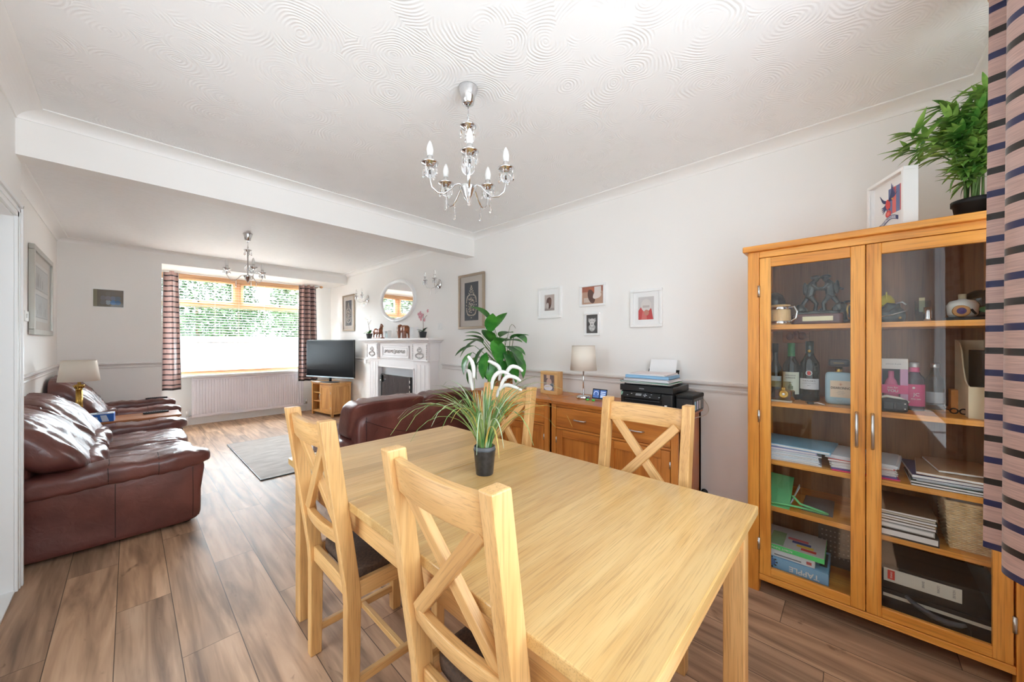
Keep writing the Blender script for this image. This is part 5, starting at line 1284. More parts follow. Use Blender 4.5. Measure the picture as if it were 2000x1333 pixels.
MZ = 1.350
def orchid(label, y, col, nfl, dx):
    t = T('potted_orchid', label, 'potted plant', (2.61, y, MZ))
    m = MB(); m.lathe([(.034, 0), (.046, .07), (.048, .072), (.048, .082), (.040, .080), (.001, .07)], (0, 0, 0), DGREY, 20, sy=1.15); m.build('pot', t)
    m = MB()
    for (ay, L, tz) in ((.9, .13, .45), (-.9, .13, .5), (.6, .10, .7), (-.5, .11, .8)): leaf(m, (0, 0, .075), (rl.uniform(-.4, .1), ay, tz), (0, 0, 1), L, .045, GREEN1 if dx > 0 else mottled('dark_leaf', srgb(40, 62, 44), srgb(66, 92, 62), 9, .4), .6)
    m.build('leaves', t)
    m = MB(); m.tube([(0, 0, .075), (.005, dx * .25, .15), (.0, dx * .5, .22), (.0, dx, .27), (0, dx * 1.6, .31)], .0028, STEMB, 6)
    m.tube([(0, dx * .5, .22), (0, dx * .5 - .05, .27), (0, dx * .5 - .09, .29)], .002, STEMB, 5); m.build('stem', t)
    ro = random.Random(int(y * 100))
    for i in range(nfl):
        m = MB()
        y_ = dx + ro.uniform(-.10, .10); z_ = .275 + ro.uniform(-.045, .075); x_ = ro.uniform(-.03, .03)
        for k in range(5):
            a = k * 1.2566; leaf(m, (x_ - .004, y_, z_), (-.25, math.cos(a), math.sin(a)), (-1, 0, 0), .026, .022, col, .2, 4)
        m.ell((x_ - .006, y_, z_), (.006, .005, .005), col, 6, 5); m.build('flower', t)
orchid('white orchid in a dark pot on the mantel, at the television end', 5.57, plain('orchid_white', srgb(240, 236, 228), .6), 6, .05)
orchid('pink orchid in a dark pot at the dining end of the mantel', 4.05, plain('orchid_pink', srgb(222, 164, 174), .6), 12, -.01)
CARV = mottled('carved_wood', srgb(108, 58, 32), srgb(158, 92, 54), 30, .3, .2)
def remesh(o, vox, sm=4):
    r = o.modifiers.new('remesh', 'REMESH'); r.mode = 'VOXEL'; r.voxel_size = vox; r.use_smooth_shade = True
    s_ = o.modifiers.new('smooth', 'SMOOTH'); s_.iterations = sm; s_.factor = .5
# horse (local x along the wall)
t = T('horse_figurine', 'carved brown wooden horse figurine on the mantel', 'figurine', (2.60, 5.255, MZ), -PI / 2)
m = MB(); m.box(-.15, .15, -.035, .035, 0, .016, CARV); m.build('plinth', t, bevel=.004)
m = MB()
m.ell((-.005, 0, .108), (.095, .034, .038), CARV); m.ell((.065, 0, .112), (.042, .033, .045), CARV); m.ell((-.075, 0, .114), (.045, .035, .043), CARV)
m.tube([(.07, 0, .12), (.10, 0, .165), (.108, 0, .20)], [.036, .024, .018], CARV, 10); m.tube([(.100, 0, .205), (.130, 0, .192), (.152, 0, .176)], [.019, .015, .010], CARV, 10)
for s_ in (-1, 1): m.tube([(.098, s_ * .008, .212), (.096, s_ * .010, .232)], [.006, .001], CARV, 6)
m.tube([(.10, 0, .215), (.075, 0, .19), (.05, 0, .15)], [.008, .012, .008], CARV, 6)
for s_ in (-1, 1):
    m.tube([(.078, s_ * .018, .10), (.084 + .01 * s_, s_ * .018, .06), (.080 + .012 * s_, s_ * .018, .045), (.080 + .02 * s_, s_ * .018, .014)], [.018, .010, .009, .010], CARV, 8)
    m.tube([(-.085, s_ * .018, .11), (-.075 + .01 * s_, s_ * .018, .07), (-.098 + .01 * s_, s_ * .018, .05), (-.092 + .012 * s_, s_ * .018, .014)], [.026, .013, .009, .010], CARV, 8)
m.tube([(-.115, 0, .125), (-.138, 0, .11), (-.142, 0, .06), (-.135, 0, .035)], [.008, .012, .014, .004], CARV, 8)
remesh(m.build('horse', t), .004, 1)
# elephant
t = T('elephant_figurine', 'carved brown wooden elephant figurine on the mantel', 'figurine', (2.61, 4.53, MZ), -PI / 2)
m = MB()
m.ell((.02, 0, .125), (.105, .050, .058), CARV); m.ell((-.085, 0, .150), (.048, .040, .045), CARV); m.ell((.085, 0, .122), (.045, .045, .056), CARV)
m.tube([(-.118, 0, .145), (-.148, 0, .105), (-.152, 0, .06), (-.142, 0, .028), (-.125, 0, .016)], [.024, .016, .012, .010, .008], CARV, 10)
for s_ in (-1, 1):
    m.tube([(-.06, s_ * .032, .10), (-.062, s_ * .034, .0)], [.021, .018], CARV, 10); m.tube([(.085, s_ * .030, .10), (.095, s_ * .032, .0)], [.024, .018], CARV, 10)
    m.ell((-.060, s_ * .050, .135), (.034, .009, .044), CARV)
m.tube([(.13, 0, .14), (.145, 0, .10), (.142, 0, .06)], [.008, .006, .005], CARV, 6)
remesh(m.build('elephant', t), .004, 1)
m = MB()
for s_ in (-1, 1): m.tube([(-.122, s_ * .022, .118), (-.152, s_ * .028, .096), (-.172, s_ * .028, .102)], [.006, .005, .001], plain('ivory_tusk', srgb(230, 220, 200), .4), 8)
m.build('tusks', t)
t = T('candle_holder', 'small pale glass tealight holder between the horse and the elephant', 'candle holder', (2.60, 4.95, MZ), -PI / 2)
m = MB()
for b in ((-.05, -.04, -.03, .03), (.04, .05, -.03, .03)): m.box(b[0], b[1], b[2], b[3], 0, .115, WHITEP)
m.box(-.04, .04, .022, .03, 0, .115, WHITEP); m.box(-.04, .04, -.03, .022, 0, .010, WHITEP); m.box(-.04, .04, -.03, .03, .105, .115, WHITEP); m.build('holder', t, bevel=.002)
m = MB(); m.cyl((0, -.005, .012), (0, -.005, .07), .022, plain('pale_candle', srgb(206, 224, 224), .5), 16); m.build('candle', t)
t = T('greeting_card', 'plain white card standing on the mantel between the elephant and the pink orchid', 'card', (2.655, 4.30, MZ), -PI / 2)
m = MB(); m.box(-.065, .065, 0, .0015, 0, .15, PAPER); m.add([(-.065, 0, 0), (-.064, -.05, 0), (-.064, -.05, .15), (-.065, 0, .15)], [(0, 1, 2, 3)], PAPER); m.build('card', t)

# mirror above the mantel
MIR = plain('mirror_glass', (.92, .93, .94), .02, 1.0)
t = T('round_mirror', 'white framed round mirror above the fireplace', 'mirror', (XE, 4.925, 1.912))
ry, rz = .515, .318
m = MB(); seg = 64; prof = [(.0, .0), (.0, .022), (.06, .030), (.30, .034), (.60, .030), (.85, .020), (1.0, .012), (1.0, 0)]
v = []; f = []
for q, (a, o_) in enumerate(prof):
    for i in range(seg):
        th = 2 * PI * i / seg; y = (ry - .075 * a) * math.cos(th); z = (rz - .052 * a) * math.sin(th); v.append((-o_, y, z))
for q in range(len(prof) - 1):
    for i in range(seg): f.append((q * seg + i, q * seg + (i + 1) % seg, (q + 1) * seg + (i + 1) % seg, (q + 1) * seg + i))
m.add(v, f, TRIMW, True); m.build('frame', t)
m = MB(); pts = [((ry - .072) * math.cos(2 * PI * i / seg), (rz - .05) * math.sin(2 * PI * i / seg)) for i in range(seg)]; m.prism(pts, 0, -.010, -.004, MIR); m.build('glass', t)

# pictures in the lounge
GOLDF = plain('champagne_frame', srgb(176, 160, 142), .3, .7); MATG = plain('beige_mount', srgb(196, 188, 180), .7); SILV = plain('silver_frame', srgb(186, 184, 176), .28, .8)
def art_pot(m, w_, h_, y):
    rect(m, -w_ / 2, w_ / 2, -h_ / 2, h_ / 2, y, C(74, 78, 84)); GC = C(196, 184, 170); G2 = C(170, 150, 130); ra = random.Random(4)
    for k in range(44):
        q = k / 44 * 2 * PI; blob(m, w_ * .35 * (abs(math.cos(q)) ** .6) * (1 if math.cos(q) > 0 else -1), -h_ * .10 + h_ * .27 * (abs(math.sin(q)) ** .6) * (1 if math.sin(q) > 0 else -1), w_ * .045, h_ * .016, y, GC, 1, 8, ra.uniform(0, 3))
    for k in range(60): blob(m, ra.uniform(-.2, .2) * w_, -h_ * .10 + ra.uniform(-.2, .2) * h_, w_ * ra.uniform(.02, .05), h_ * ra.uniform(.008, .02), y, ra.choice((GC, G2, C(206, 190, 176))), 1, 7, ra.uniform(0, 3))
    for k in range(22): z_ = h_ * (.19 + .0105 * k); blob(m, (1 - k / 22) * w_ * .2 * (1 if k % 2 else -1) * (.6 + .4 * math.sin(k)), z_, w_ * .04, h_ * .013, y, GC if k % 3 else G2, 1, 8, k)
    for k in range(6): blob(m, (k - 2.5) * w_ * .06, -h_ * .375 - abs(k - 2.5) * -.004, w_ * .03, h_ * .014, y, GC, 1, 8)
    blob(m, 0, -h_ * .43, w_ * .05, h_ * .016, y, GC, 1, 8)
frame_thing('picture_frame', 'champagne framed ornamental vase picture between the leafy plant and the fireplace', 'picture', (XE, 3.225, 1.772), .455, .640, .028, .028, GOLDF, MATG, (.245, .445), art_pot, group='ornamental vase pictures')
frame_thing('picture_frame', 'champagne framed ornamental vase picture above the television', 'picture', (XE, 6.65, 1.822), .49, .655, .028, .028, GOLDF, MATG, (.265, .455), art_pot, group='ornamental vase pictures')
def art_two(m, w_, h_, y):
    rect(m, -w_ / 2, w_ / 2, -h_ / 2, h_ / 2, y, C(204, 202, 198)); ra = random.Random(8)
    for zc in (h_ * .24, -h_ * .24):
        rect(m, -w_ * .5, w_ * .5, zc - h_ * .2, zc + h_ * .2, y, C(182, 184, 184), 1); rect(m, -w_ * .5, w_ * .5, zc + h_ * .185, zc + h_ * .2, y, C(150, 152, 152), 2); rect(m, -w_ * .5, w_ * .5, zc - h_ * .2, zc - h_ * .185, y, C(150, 152, 152), 2)
        for k in range(14): x = ra.uniform(-.42, .42) * w_; hh = ra.uniform(.04, .16) * h_; rect(m, x, x + ra.uniform(.02, .06) * w_, zc - h_ * .15, zc - h_ * .15 + hh * 1.6, y, C(*ra.choice([(164, 168, 168), (194, 196, 194), (154, 156, 156)])), 2)
frame_thing('picture_frame', 'large silver framed drawing of two street views above the brown sofa', 'picture', (XL, 5.54, 1.745), 1.08, .765, .045, .035, SILV, MATG, (.70, .52), art_two, 'W')
def art_mos(m, w_, h_, y):
    rect(m, -w_ / 2, w_ / 2, -h_ / 2, h_ / 2, y, C(122, 112, 100)); rect(m, -w_ * .5, -w_ * .38, -h_ / 2, h_ / 2, y, C(146, 140, 116), 1)
    cols = [[(120, 112, 104), (124, 118, 112), (120, 112, 106), (122, 112, 104)], [(128, 124, 128), (134, 132, 136), (124, 132, 150), (110, 118, 130)], [(124, 120, 120), (160, 170, 180), (84, 126, 176), (78, 110, 150)]]
    for r_ in range(3):
        for c_ in range(4): blob(m, -w_ * .18 + c_ * w_ * .165, h_ * (.26 - r_ * .25), w_ * .10, h_ * .14, y, C(*cols[r_][c_]), 1 + (c_ + r_) % 3, 14, wob=.06)
frame_thing('picture_frame', 'small white framed blurred photograph on the wall above the armchair', 'picture', (-.177, YN, 1.842), .276, .236, .012, .018, WHF, MATG, (.25, .21), art_mos, 'N')
t = T('plug_adapter', 'dark plug low on the wall beside the printer sideboard', 'plug', (2.742, .744, .262))
m = MB(); m.ell((-.016, 0, 0), (.016, .022, .022), BLACKM, 12, 8); m.build('plug', t)

# ================================================================== DISPLAY CABINET
KX, KY0, KY1, KZ = 2.25, -.490, .405, 1.80
kb = T('display_cabinet', 'tall honey oak display cabinet with two glazed doors', 'cabinet', (2.49, -.04, 0))
boxo('top', KX - .022, XE - .004, KY0 - .008, KY1 + .02, KZ - .030, KZ, HONEY, kb, world=True, bevel=.005)
m = MB(); st = .050
for y in (KY0, KY1 - st): m.box(KX, KX + .05, y, y + st, 0, KZ - .03, HONEY, 2); m.box(XE - .07, XE - .018, y, y + st, 0, KZ - .03, HONEY, 2)
m.box(KX, KX + .02, KY0 + st, KY1 - st, 1.736, KZ - .03, HONEY, 1); m.box(KX, KX + .02, KY0 + st, KY1 - st, .064, .0945, HONEY, 1)
m.box(KX + .05, XE - .07, KY0 + .006, KY0 + .022, .06, KZ - .03, HONEY, 2); m.box(KX + .05, XE - .07, KY1 - .022, KY1 - .006, .06, KZ - .03, HONEY, 2)
m.build('carcass', kb, world=True, bevel=.003)
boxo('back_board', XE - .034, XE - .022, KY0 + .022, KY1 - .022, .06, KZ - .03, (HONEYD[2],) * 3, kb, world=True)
SH = (1.388, .990, .688, .446)
boxo('floor_board', KX + .022, XE - .035, KY0 + .023, KY1 - .023, .095, .118, HONEY, kb, world=True)
for z in SH: boxo('shelf', KX + .042, XE - .035, KY0 + .023, KY1 - .023, z - .024, z, HONEY, kb, world=True, bevel=.002)
for i, (a, b) in enumerate(((-.0405, .353), (-.4345, -.0435))):
    m = MB(); f_ = .048; z0, z1 = .0975, 1.733
    m.box(KX, KX + .021, a, a + f_, z0, z1, HONEY, 2); m.box(KX, KX + .021, b - f_, b, z0, z1, HONEY, 2)
    m.box(KX, KX + .021, a + f_, b - f_, z1 - f_, z1, HONEY, 1); m.box(KX, KX + .021, a + f_, b - f_, z0, z0 + f_ - .004, HONEY, 1)
    d_ = m.build('door', kb, world=True, bevel=.0025)
    boxo('glass', KX + .010, KX + .013, a + f_, b - f_, z0 + f_ - .004, z1 - f_, CABGLASS, d_, world=True)
    hy = a + .028 if i == 0 else b - .020
    m = MB(); m.tube([(KX, hy, .828), (KX - .018, hy, .838), (KX - .025, hy, .905), (KX - .018, hy, .972), (KX, hy, .982)], .0058, STEEL, 10); m.build('handle', d_, world=True)
    hg = b + .002 if i == 0 else a - .002
    for z in (1.562, .915, .252): m = MB(); m.cyl((KX - .003, hg, z - .030), (KX - .003, hg, z + .030), .0058, STEEL, 10); m.build('hinge', d_, world=True)

def lath_thing(name, label, cat, loc, parts, group=None, rotz=0):
    t = T(name, label, cat, loc, rotz, group)
    for pn, prof, mat, kw in parts:
        m = MB(); m.lathe(prof, (0, 0, 0), mat, kw.pop('seg', 24), **kw); m.build(pn, t)
    return t
BOTG = plain('dark_bottle_glass', srgb(22, 30, 26), .08, spec=.7); BOTC = thin_glass('clear_bottle', (.80, .86, .88), 1.6); LIQ = plain('blue_grey_liqueur', srgb(150, 178, 190), .15, spec=.6)
def bottle(label, y, x, zs, r, body, sh, top, capc, lab, cap_h=.05, group=None, glass=None, neck=.013):
    t = T('bottle', label, 'bottle', (x, y, zs), 0, group); g = glass or BOTG
    m = MB(); m.lathe([(.001, 0), (r * .96, 0), (r, .004), (r, body), (r * .93, body + sh * .3), (r * .6, body + sh * .68), (neck * 1.15, body + sh), (neck, body + sh + .01), (neck, top - .004), (neck * .9, top)], (0, 0, 0), g, 28); m.build('glass_body', t)
    m = MB(); m.lathe([(neck + .001, top - cap_h), (neck + .0018, top - cap_h + .002), (neck + .0018, top), (neck * .9, top + .0015), (.001, top + .0015)], (0, 0, 0), capc, 20); m.build('cap', t)
    z0, z1, mat = lab
    m = MB(); n = 14; v = []; 
    for i in range(n + 1):
        a = PI - 1.15 + 2.3 * i / n
        v += [((r + .0008) * math.cos(a), (r + .0008) * math.sin(a), z) for z in (z0, z1)]
    m.add(v, [(2 * i, 2 * i + 1, 2 * i + 3, 2 * i + 2) for i in range(n)], mat, True); m.build('label', t)
    return t
CREAM = C(226, 222, 206); INK = plain('print_ink', srgb(56, 52, 50), .6); GOLDI = plain('gold_ink', srgb(190, 150, 80), .4, .6)
RT = (PI / 2, 0, -PI / 2)
# --- second shelf: bottles
b1 = bottle('slim dark bottle with a pale label at the hinge end of the bottle shelf', .318, 2.50, SH[1], .032, .15, .05, .30, BLACKM, (.06, .12, C(206, 222, 226)))
b2 = bottle('dark bottle with a green capsule and a tall cream label', .243, 2.47, SH[1], .037, .175, .055, .303, plain('green_capsule', srgb(60, 130, 84), .4), (.03, .148, C(220, 226, 208)), .075, neck=.0145)
b3 = bottle('dark port bottle with a white band label and a red emblem', .166, 2.47, SH[1], .041, .185, .06, .312, plain('black_capsule', srgb(28, 44, 40), .4), (.062, .118, C(222, 220, 220)), .07, neck=.0155)
text('lettering', 'TAYLOR\'S', .0118, INK, b3, (-.0432, 0, .106), RT); text('lettering', 'LATE BOTTLED VINTAGE', .0048, INK, b3, (-.0432, 0, .094), RT); text('lettering', '2017', .0070, INK, b3, (-.0432, 0, .083), RT)
m = MB(); m.cbox((-.0418, 0, .147), (.002, .013, .02), C(196, 60, 54)); m.lathe([(.010, -.0415), (.012, -.043), (.0135, -.0415)], (0, 0, .147), STEEL, 16, axis=0, cap=False); m.ell((-.018, 0, .262), (.003, .007, .008), GOLDI, 8, 6); m.build('emblem', b3)
for i, tx in enumerate(('BORDEAUX', 'SUPERIEUR')): text('lettering', tx, .0085, INK, b2, (-.0388, 0, .130 - .013 * i), RT)
text('lettering', '2015', .0085, INK, b2, (-.0388, 0, .092), RT)
m = MB(); m.cbox((-.0382, 0, .066), (.001, .022, .018), C(120, 130, 96)); m.cbox((-.0386, 0, .079), (.001, .012, .010), C(150, 158, 120)); m.build('emblem', b2)
# square amaretto-type bottle
t = T('bottle', 'square pale blue bottle with a broad black cap and a cream label', 'bottle', (2.43, .050, SH[1]))
m = MB(); m.cushion((0, 0, .080), (.062, .104, .16), LIQ, 12, 9); m.build('glass_body', t)
m = MB(); m.lathe([(.018, .158), (.014, .166), (.0135, .185)], (0, 0, 0), BRASS, 20); m.build('collar', t)
m = MB(); m.cushion((0, 0, .205), (.05, .078, .036), BLACKP, 8, 8); m.build('cap', t)
m = MB(); m.box(-.0325, -.0312, -.046, .032, .036, .118, C(224, 204, 178)); lb = m.build('label', t); 
text('lettering', 'DISARONNO', .0155, INK, t, (-.0330, -.007, .082), RT, sx=.80, bold=True); text('lettering', 'VELVET', .0065, C(206, 200, 190), t, (-.0322, .0, .024), RT); text('lettering', 'DISARONNO', .0065, GOLDI, t, (-.0256, .0, .205), RT)
for i, tx in enumerate(('ORIGINALE', 'CREAM LIQUEUR', 'SINCE 1525')): text('lettering', tx, .0042, MGREY, t, (-.0330, -.007, .067 - i * .008), RT)
m = MB()
for k in range(5): m.bar((-.0330, -.007, .096), (-.0330, -.007 + .010 * math.sin((k - 2) * .55), .096 + .013 * math.cos((k - 2) * .55)), .0016, .0008, C(186, 116, 78))
m.build('emblem', t)
# brass engraved tin with medallion
t = T('glass_plaque', 'smoked glass plaque with a gold badge, standing on the bottle shelf', 'ornament', (2.335, .272, SH[1]))
m = MB(); m.box(-.002, .002, -.040, .045, .006, .105, thin_glass('smoked_glass', (.72, .66, .46), 1.4)); m.box(-.016, .016, -.045, .050, 0, .006, C(206, 200, 180)); m.build('plaque', t)
m = MB(); m.lathe([(.004, -.0025), (.010, -.004), (.016, -.0032), (.019, -.0045), (.020, -.0025)], (0, -.010, .038), BRASS, 24, axis=0); m.cbox((-.0035, -.010, .066), (.003, .014, .012), BRASS); m.ell((-.005, -.010, .038), (.003, .007, .007), WHITEP, 10, 6); m.build('badge', t)
t = T('tealight_tin', 'round brass tin behind the badge plaque', 'tin', (2.385, .262, SH[1]))
m = MB(); m.lathe([(.001, 0), (.040, 0), (.042, .002), (.042, .052), (.038, .056), (.001, .058)], (0, 0, 0), BRASS, 28); m.ell((0, 0, .064), (.006, .006, .007), BRASS); m.build('tin', t)
t = T('metal_tag', 'small crumpled silver tag lying on the bottle shelf', 'trinket', (2.335, .135, SH[1]), .4)
m = MB(); m.tube([(-.02, -.03, .003), (.0, -.01, .008), (.012, .012, .004), (.03, .03, .006)], .003, STEEL, 6); m.cbox((.0, .02, .006), (.02, .022, .010), DGREY); m.build('tag', t)
t = T('carved_plaque', 'small brown carved picture plaque at the back above the bottles', 'plaque', (XE - .036, .245, 1.337), 0)
m = MB(); m.box(-.010, 0, -.062, .062, -.044, .044, POTW); m.build('board', t, bevel=.002)
m = MB()
for (y, z, ry_, rz_) in ((.028, -.006, .018, .022), (-.002, .004, .015, .030), (-.030, -.002, .020, .024)): m.ell((-.011, y, z), (.004, ry_, rz_), CARV, 10, 6)
m.build('relief', t)

# --- right side of the second shelf
t = T('gift_box', 'white and pink gift box with a window, on the bottle shelf behind the handle', 'gift box', (2.44, -.136, SH[1]))
m = MB(); m.box(-.024, .03, -.046, .048, 0, .018, C(176, 108, 160)); m.box(-.024, .03, -.046, .048, .185, .232, C(232, 230, 226)); m.box(-.024, .03, -.046, -.022, .018, .185, C(206, 160, 196)); m.box(-.024, .03, .036, .048, .018, .185, C(206, 160, 196)); m.box(.022, .03, -.022, .036, .018, .185, C(60, 50, 60)); m.build('carton', t)
m = MB(); m.box(-.026, -.024, -.046, .048, .072, .112, C(214, 70, 130)); m.build('banner', t)
text('lettering', 'Just for', .0115, WHITEP, t, (-.0268, .002, .100), RT); text('lettering', 'YOU', .0165, WHITEP, t, (-.0268, .002, .084), RT, bold=True); text('lettering', 'premium & pink', .0075, MGREY, t, (-.0246, .0, .208), RT)
m = MB(); m.lathe([(.001, .02), (.026, .02), (.026, .10), (.018, .13), (.010, .145), (.010, .175)], (0, .006, 0), plain('pink_gin', srgb(214, 110, 150), .15), 20); m.build('bottle', t)
b5 = bottle('pink labelled bottle with a silver cap beside the gift box', -.204, 2.46, SH[1], .034, .135, .04, .215, plain('silver_cap', srgb(200, 200, 200), .3, .7), (.02, .118, C(206, 60, 120)), .022, glass=plain('violet_glass', srgb(60, 44, 56), .12), neck=.014)
m = MB(); m.lathe([(.0145, .165), (.017, .170), (.0165, .192), (.0145, .196)], (0, 0, 0), C(224, 90, 140), 16, cap=False); m.build('neck_label', b5); text('lettering', 'JC', .020, WHITEP, b5, (-.0358, -.004, .072), RT); text('lettering', 'PINK GIN', .007, WHITEP, b5, (-.0358, -.002, .052), RT); m = MB(); m.ell((-.0345, .004, .102), (.002, .005, .005), WHITEP, 8, 6); m.build('emblem', b5)
bottle('clear bottle at the back of the shelf beside the pink labelled bottle', -.275, 2.55, SH[1], .030, .13, .04, .21, STEEL, (.03, .08, C(190, 196, 204)), .02, glass=BOTC)
t = T('buckle_pouch', 'black strap and buckle pouch lying in front of the gift box', 'pouch', (2.335, -.130, SH[1]))
m = MB(); m.cushion((0, .0, .030), (.05, .092, .058), BLACKM, 10, 6); m.build('pouch', t, )
m = MB(); m.box(-.028, -.0235, -.042, .03, .012, .046, BLACKP); m.box(-.030, -.027, -.010, .0, .016, .042, DGREY); m.build('buckle', t, bevel=.002)
m = MB(); m.tube([(-.012, .05, .056), (-.012, .02, .068), (-.012, -.02, .062), (-.012, -.048, .046)], .006, C(222, 220, 206), 6); m.build('strap', t)
for (y, z) in ((-.035, .018), (-.035, .040)): one(lambda m: m.ell((-.029, y, z), (.002, .003, .003), WHITEP, 8, 5), 'rivet', t)
t = T('small_box', 'orange cardboard box standing at the back of the bottle shelf', 'box', (2.56, -.346, SH[1]))
boxo('carton', -.03, .03, -.026, .026, 0, .095, C(206, 138, 70), t, bevel=.002)
m = MB(); m.box(-.0305, -.0295, -.024, .006, .03, .042, C(226, 190, 140)); m.build('label', t)
t = T('magazine_file', 'plain birch magazine file on the bottle shelf beside the curtain', 'magazine file', (2.47, -.385, SH[1]))
BIR = C(224, 206, 172)
m = MB(); prof = [(-.135, 0), (.13, 0), (.13, .30), (.10, .315)]
side = [(-.135, 0), (.135, 0), (.135, .31)] + [(.135 - .27 * q / 12, .31 - .20 * (1 - math.cos(PI * min(1, q / 10))) / 2) for q in range(1, 12)] + [(-.135, .11)]
side = [(-.135, 0), (.135, 0), (.135, .312), (-.11, .312), (-.13, .318)]
# tall edge at the wall side, scooped towards the room
side = [(.135, 0), (.135, .13), (.10, .135), (.07, .15), (.03, .20), (-.0, .27), (-.04, .305), (-.09, .318), (-.135, .32), (-.135, 0)]
for y in (-.040, .042): m.prism([(-p[0] * 1.0, p[1]) for p in side], 1, y - .002, y + .002, BIR)
m.box(-.135, -.131, -.038, .04, 0, .128, BIR); m.box(.131, .135, -.038, .04, 0, .318, BIR); m.box(-.131, .131, -.038, .04, 0, .004, BIR); m.build('file', t)
t = T('folder', 'black folder standing inside the birch magazine file', 'folder', (2.48, -.392, SH[1] + .0045)); boxo('cover', -.11, .12, -.012, .012, 0, .27, BLACKM, t, bevel=.002)
t = T('sunglasses', 'dark framed sunglasses lying on the bottle shelf near the magazine file', 'glasses', (2.40, -.325, SH[1]))
m = MB()
for y in (-.012, .014): m.lathe([(.010, -.002), (.013, 0), (.010, .002), (.008, 0), (.010, -.002)], (-.01, y, .018), BLACKM, 16, axis=0, cap=False)
m.tube([(-.01, .026, .02), (.04, .03, .018), (.09, .03, .012)], .002, BLACKM, 5); m.tube([(-.01, -.025, .02), (.04, -.028, .018), (.09, -.028, .012)], .002, BLACKM, 5); m.cyl((-.01, .001, .02), (-.01, -.001, .02), .003, BLACKM, 6); m.build('frame', t)

# --- top shelf
def tankard(label, x, y, r, h_, body, band, hs, z=SH[0]):
    t = T('tankard', label, 'tankard', (x, y, z))
    m = MB(); m.lathe([(.001, 0), (r, 0), (r * 1.03, .01), (r * 1.0, h_ * .5), (r * .97, h_), (r * .90, h_), (r * .90, .012), (.001, .012)], (0, 0, 0), body, 32); m.build('body', t)
    for z0 in (h_ * .06, h_ * .76):
        m = MB(); m.lathe([(r * 1.03, z0), (r * 1.06, z0 + .002), (r * 1.05, z0 + h_ * .13), (r * 1.02, z0 + h_ * .135)], (0, 0, 0), band, 32, cap=False); m.build('band', t)
    m = MB(); a = hs; d = (math.cos(a), math.sin(a))
    pts = [(d[0] * (r + q), d[1] * (r + q), zz) for q, zz in ((-.002, h_ * .86), (.020, h_ * .88), (.032, h_ * .62), (.026, h_ * .3), (.0, h_ * .14))]; m.tube(pts, .005, band, 8); m.build('handle', t)
tankard('wooden tankard with bright metal bands on the top shelf', 2.345, .278, .046, .105, PINE[2], CHROME, -1.9)
tankard('dark glass tankard with gilt stripes beside the bronze figures', 2.44, -.004, .038, .115, BLACKP, BRASS, 2.8)
t = T('model_helmet', 'small dark model helmet behind the wooden tankard', 'ornament', (2.55, .325, SH[0]))
m = MB(); m.lathe([(.030, 0), (.034, .06), (.045, .12), (.048, .14), (.036, .175), (.015, .192), (.001, .195)], (0, 0, 0), BRONZE, 20); m.build('ornament', t)
t = T('firefighter_statuette', 'dark bronze statuette of two firefighters on a mahogany plinth', 'statuette', (2.40, .132, SH[0]), -PI / 2)
MAH = plain('mahogany', srgb(92, 42, 38), .25, coat=.3)
m = MB(); m.cushion((0, .0, .027), (.200, .085, .056), MAH, 12, 9); m.build('plinth', t)
m = MB(); m.box(-.055, .062, -.0435, -.0415, .017, .040, C(236, 226, 186, .4)); m.build('plate', t)
m = MB(); m.cushion((0, 0, .058), (.175, .07, .016), BRONZE, 12, 5, lambda u, w_: (0, 0, .006 * math.sin(9 * u.x + 4 * u.y) * max(0, u.z)))
def firefighter(m, x, s_, lean):
    """s_=+1 faces the viewer's right"""
    hip = (x, 0, .145); sh_ = (x + s_ * lean, 0, .205); hd = (x + s_ * (lean + .014), 0, .231)
    m.tube([(hip[0] - s_ * .004, 0, .135), hip, (x + s_ * lean * .5, 0, .175), sh_, (sh_[0] + s_ * .006, 0, .222)], [.015, .019, .020, .019, .010], BRONZE, 10)
    m.ell(hd, (.0135, .013, .016), BRONZE, 10, 7); m.ell((hd[0] - s_ * .002, 0, hd[2] + .008), (.021, .018, .012), BRONZE, 10, 7); m.ell((hd[0] + s_ * .012, 0, hd[2] + .004), (.012, .015, .003), BRONZE, 8, 5)
    m.ell((sh_[0] - s_ * .030, 0, .185), (.010, .015, .034), BRONZE, 8, 7)
    m.tube([(hip[0] + s_ * .004, -.012, .142), (x + s_ * .028, -.014, .105), (x + s_ * .022, -.014, .066)], [.012, .009, .008], BRONZE, 8); m.ell((x + s_ * .030, -.014, .066), (.016, .009, .007), BRONZE, 8, 5)
    m.tube([(hip[0] - s_ * .006, .012, .142), (x - s_ * .026, .012, .108), (x - s_ * .046, .012, .070)], [.012, .009, .008], BRONZE, 8); m.ell((x - s_ * .040, .012, .066), (.016, .009, .007), BRONZE, 8, 5)
    for yy in (-.020, .020): m.tube([(sh_[0], yy, .205), (sh_[0] + s_ * .022, yy, .180), (sh_[0] + s_ * .052, yy * .7, .184)], [.008, .0065, .005], BRONZE, 8); m.ell((sh_[0] + s_ * .058, yy * .7, .185), (.009, .007, .007), BRONZE, 8, 5)
firefighter(m, -.030, 1, .012); firefighter(m, .052, -1, .006)
m.tube([(-.01, 0, .18), (.03, 0, .176), (.075, .0, .182), (.10, .01, .172)], .006, BRONZE, 8)
for (x, z, r_) in ((-.07, .085, .022), (-.055, .072, .018), (.088, .085, .024), (.075, .075, .020), (.02, .07, .014)): m.ell((x, .012, z), (r_, .022, r_ * 1.1), BRONZE, 8, 6)
remesh(m.build('figures', t), .0022, 1)
t = T('model_helmet', 'yellow model firefighter helmet on the top shelf by the door edge', 'ornament', (2.52, -.118, SH[0] + .085))
YEL = plain('yellow_plastic', srgb(222, 208, 40), .35)
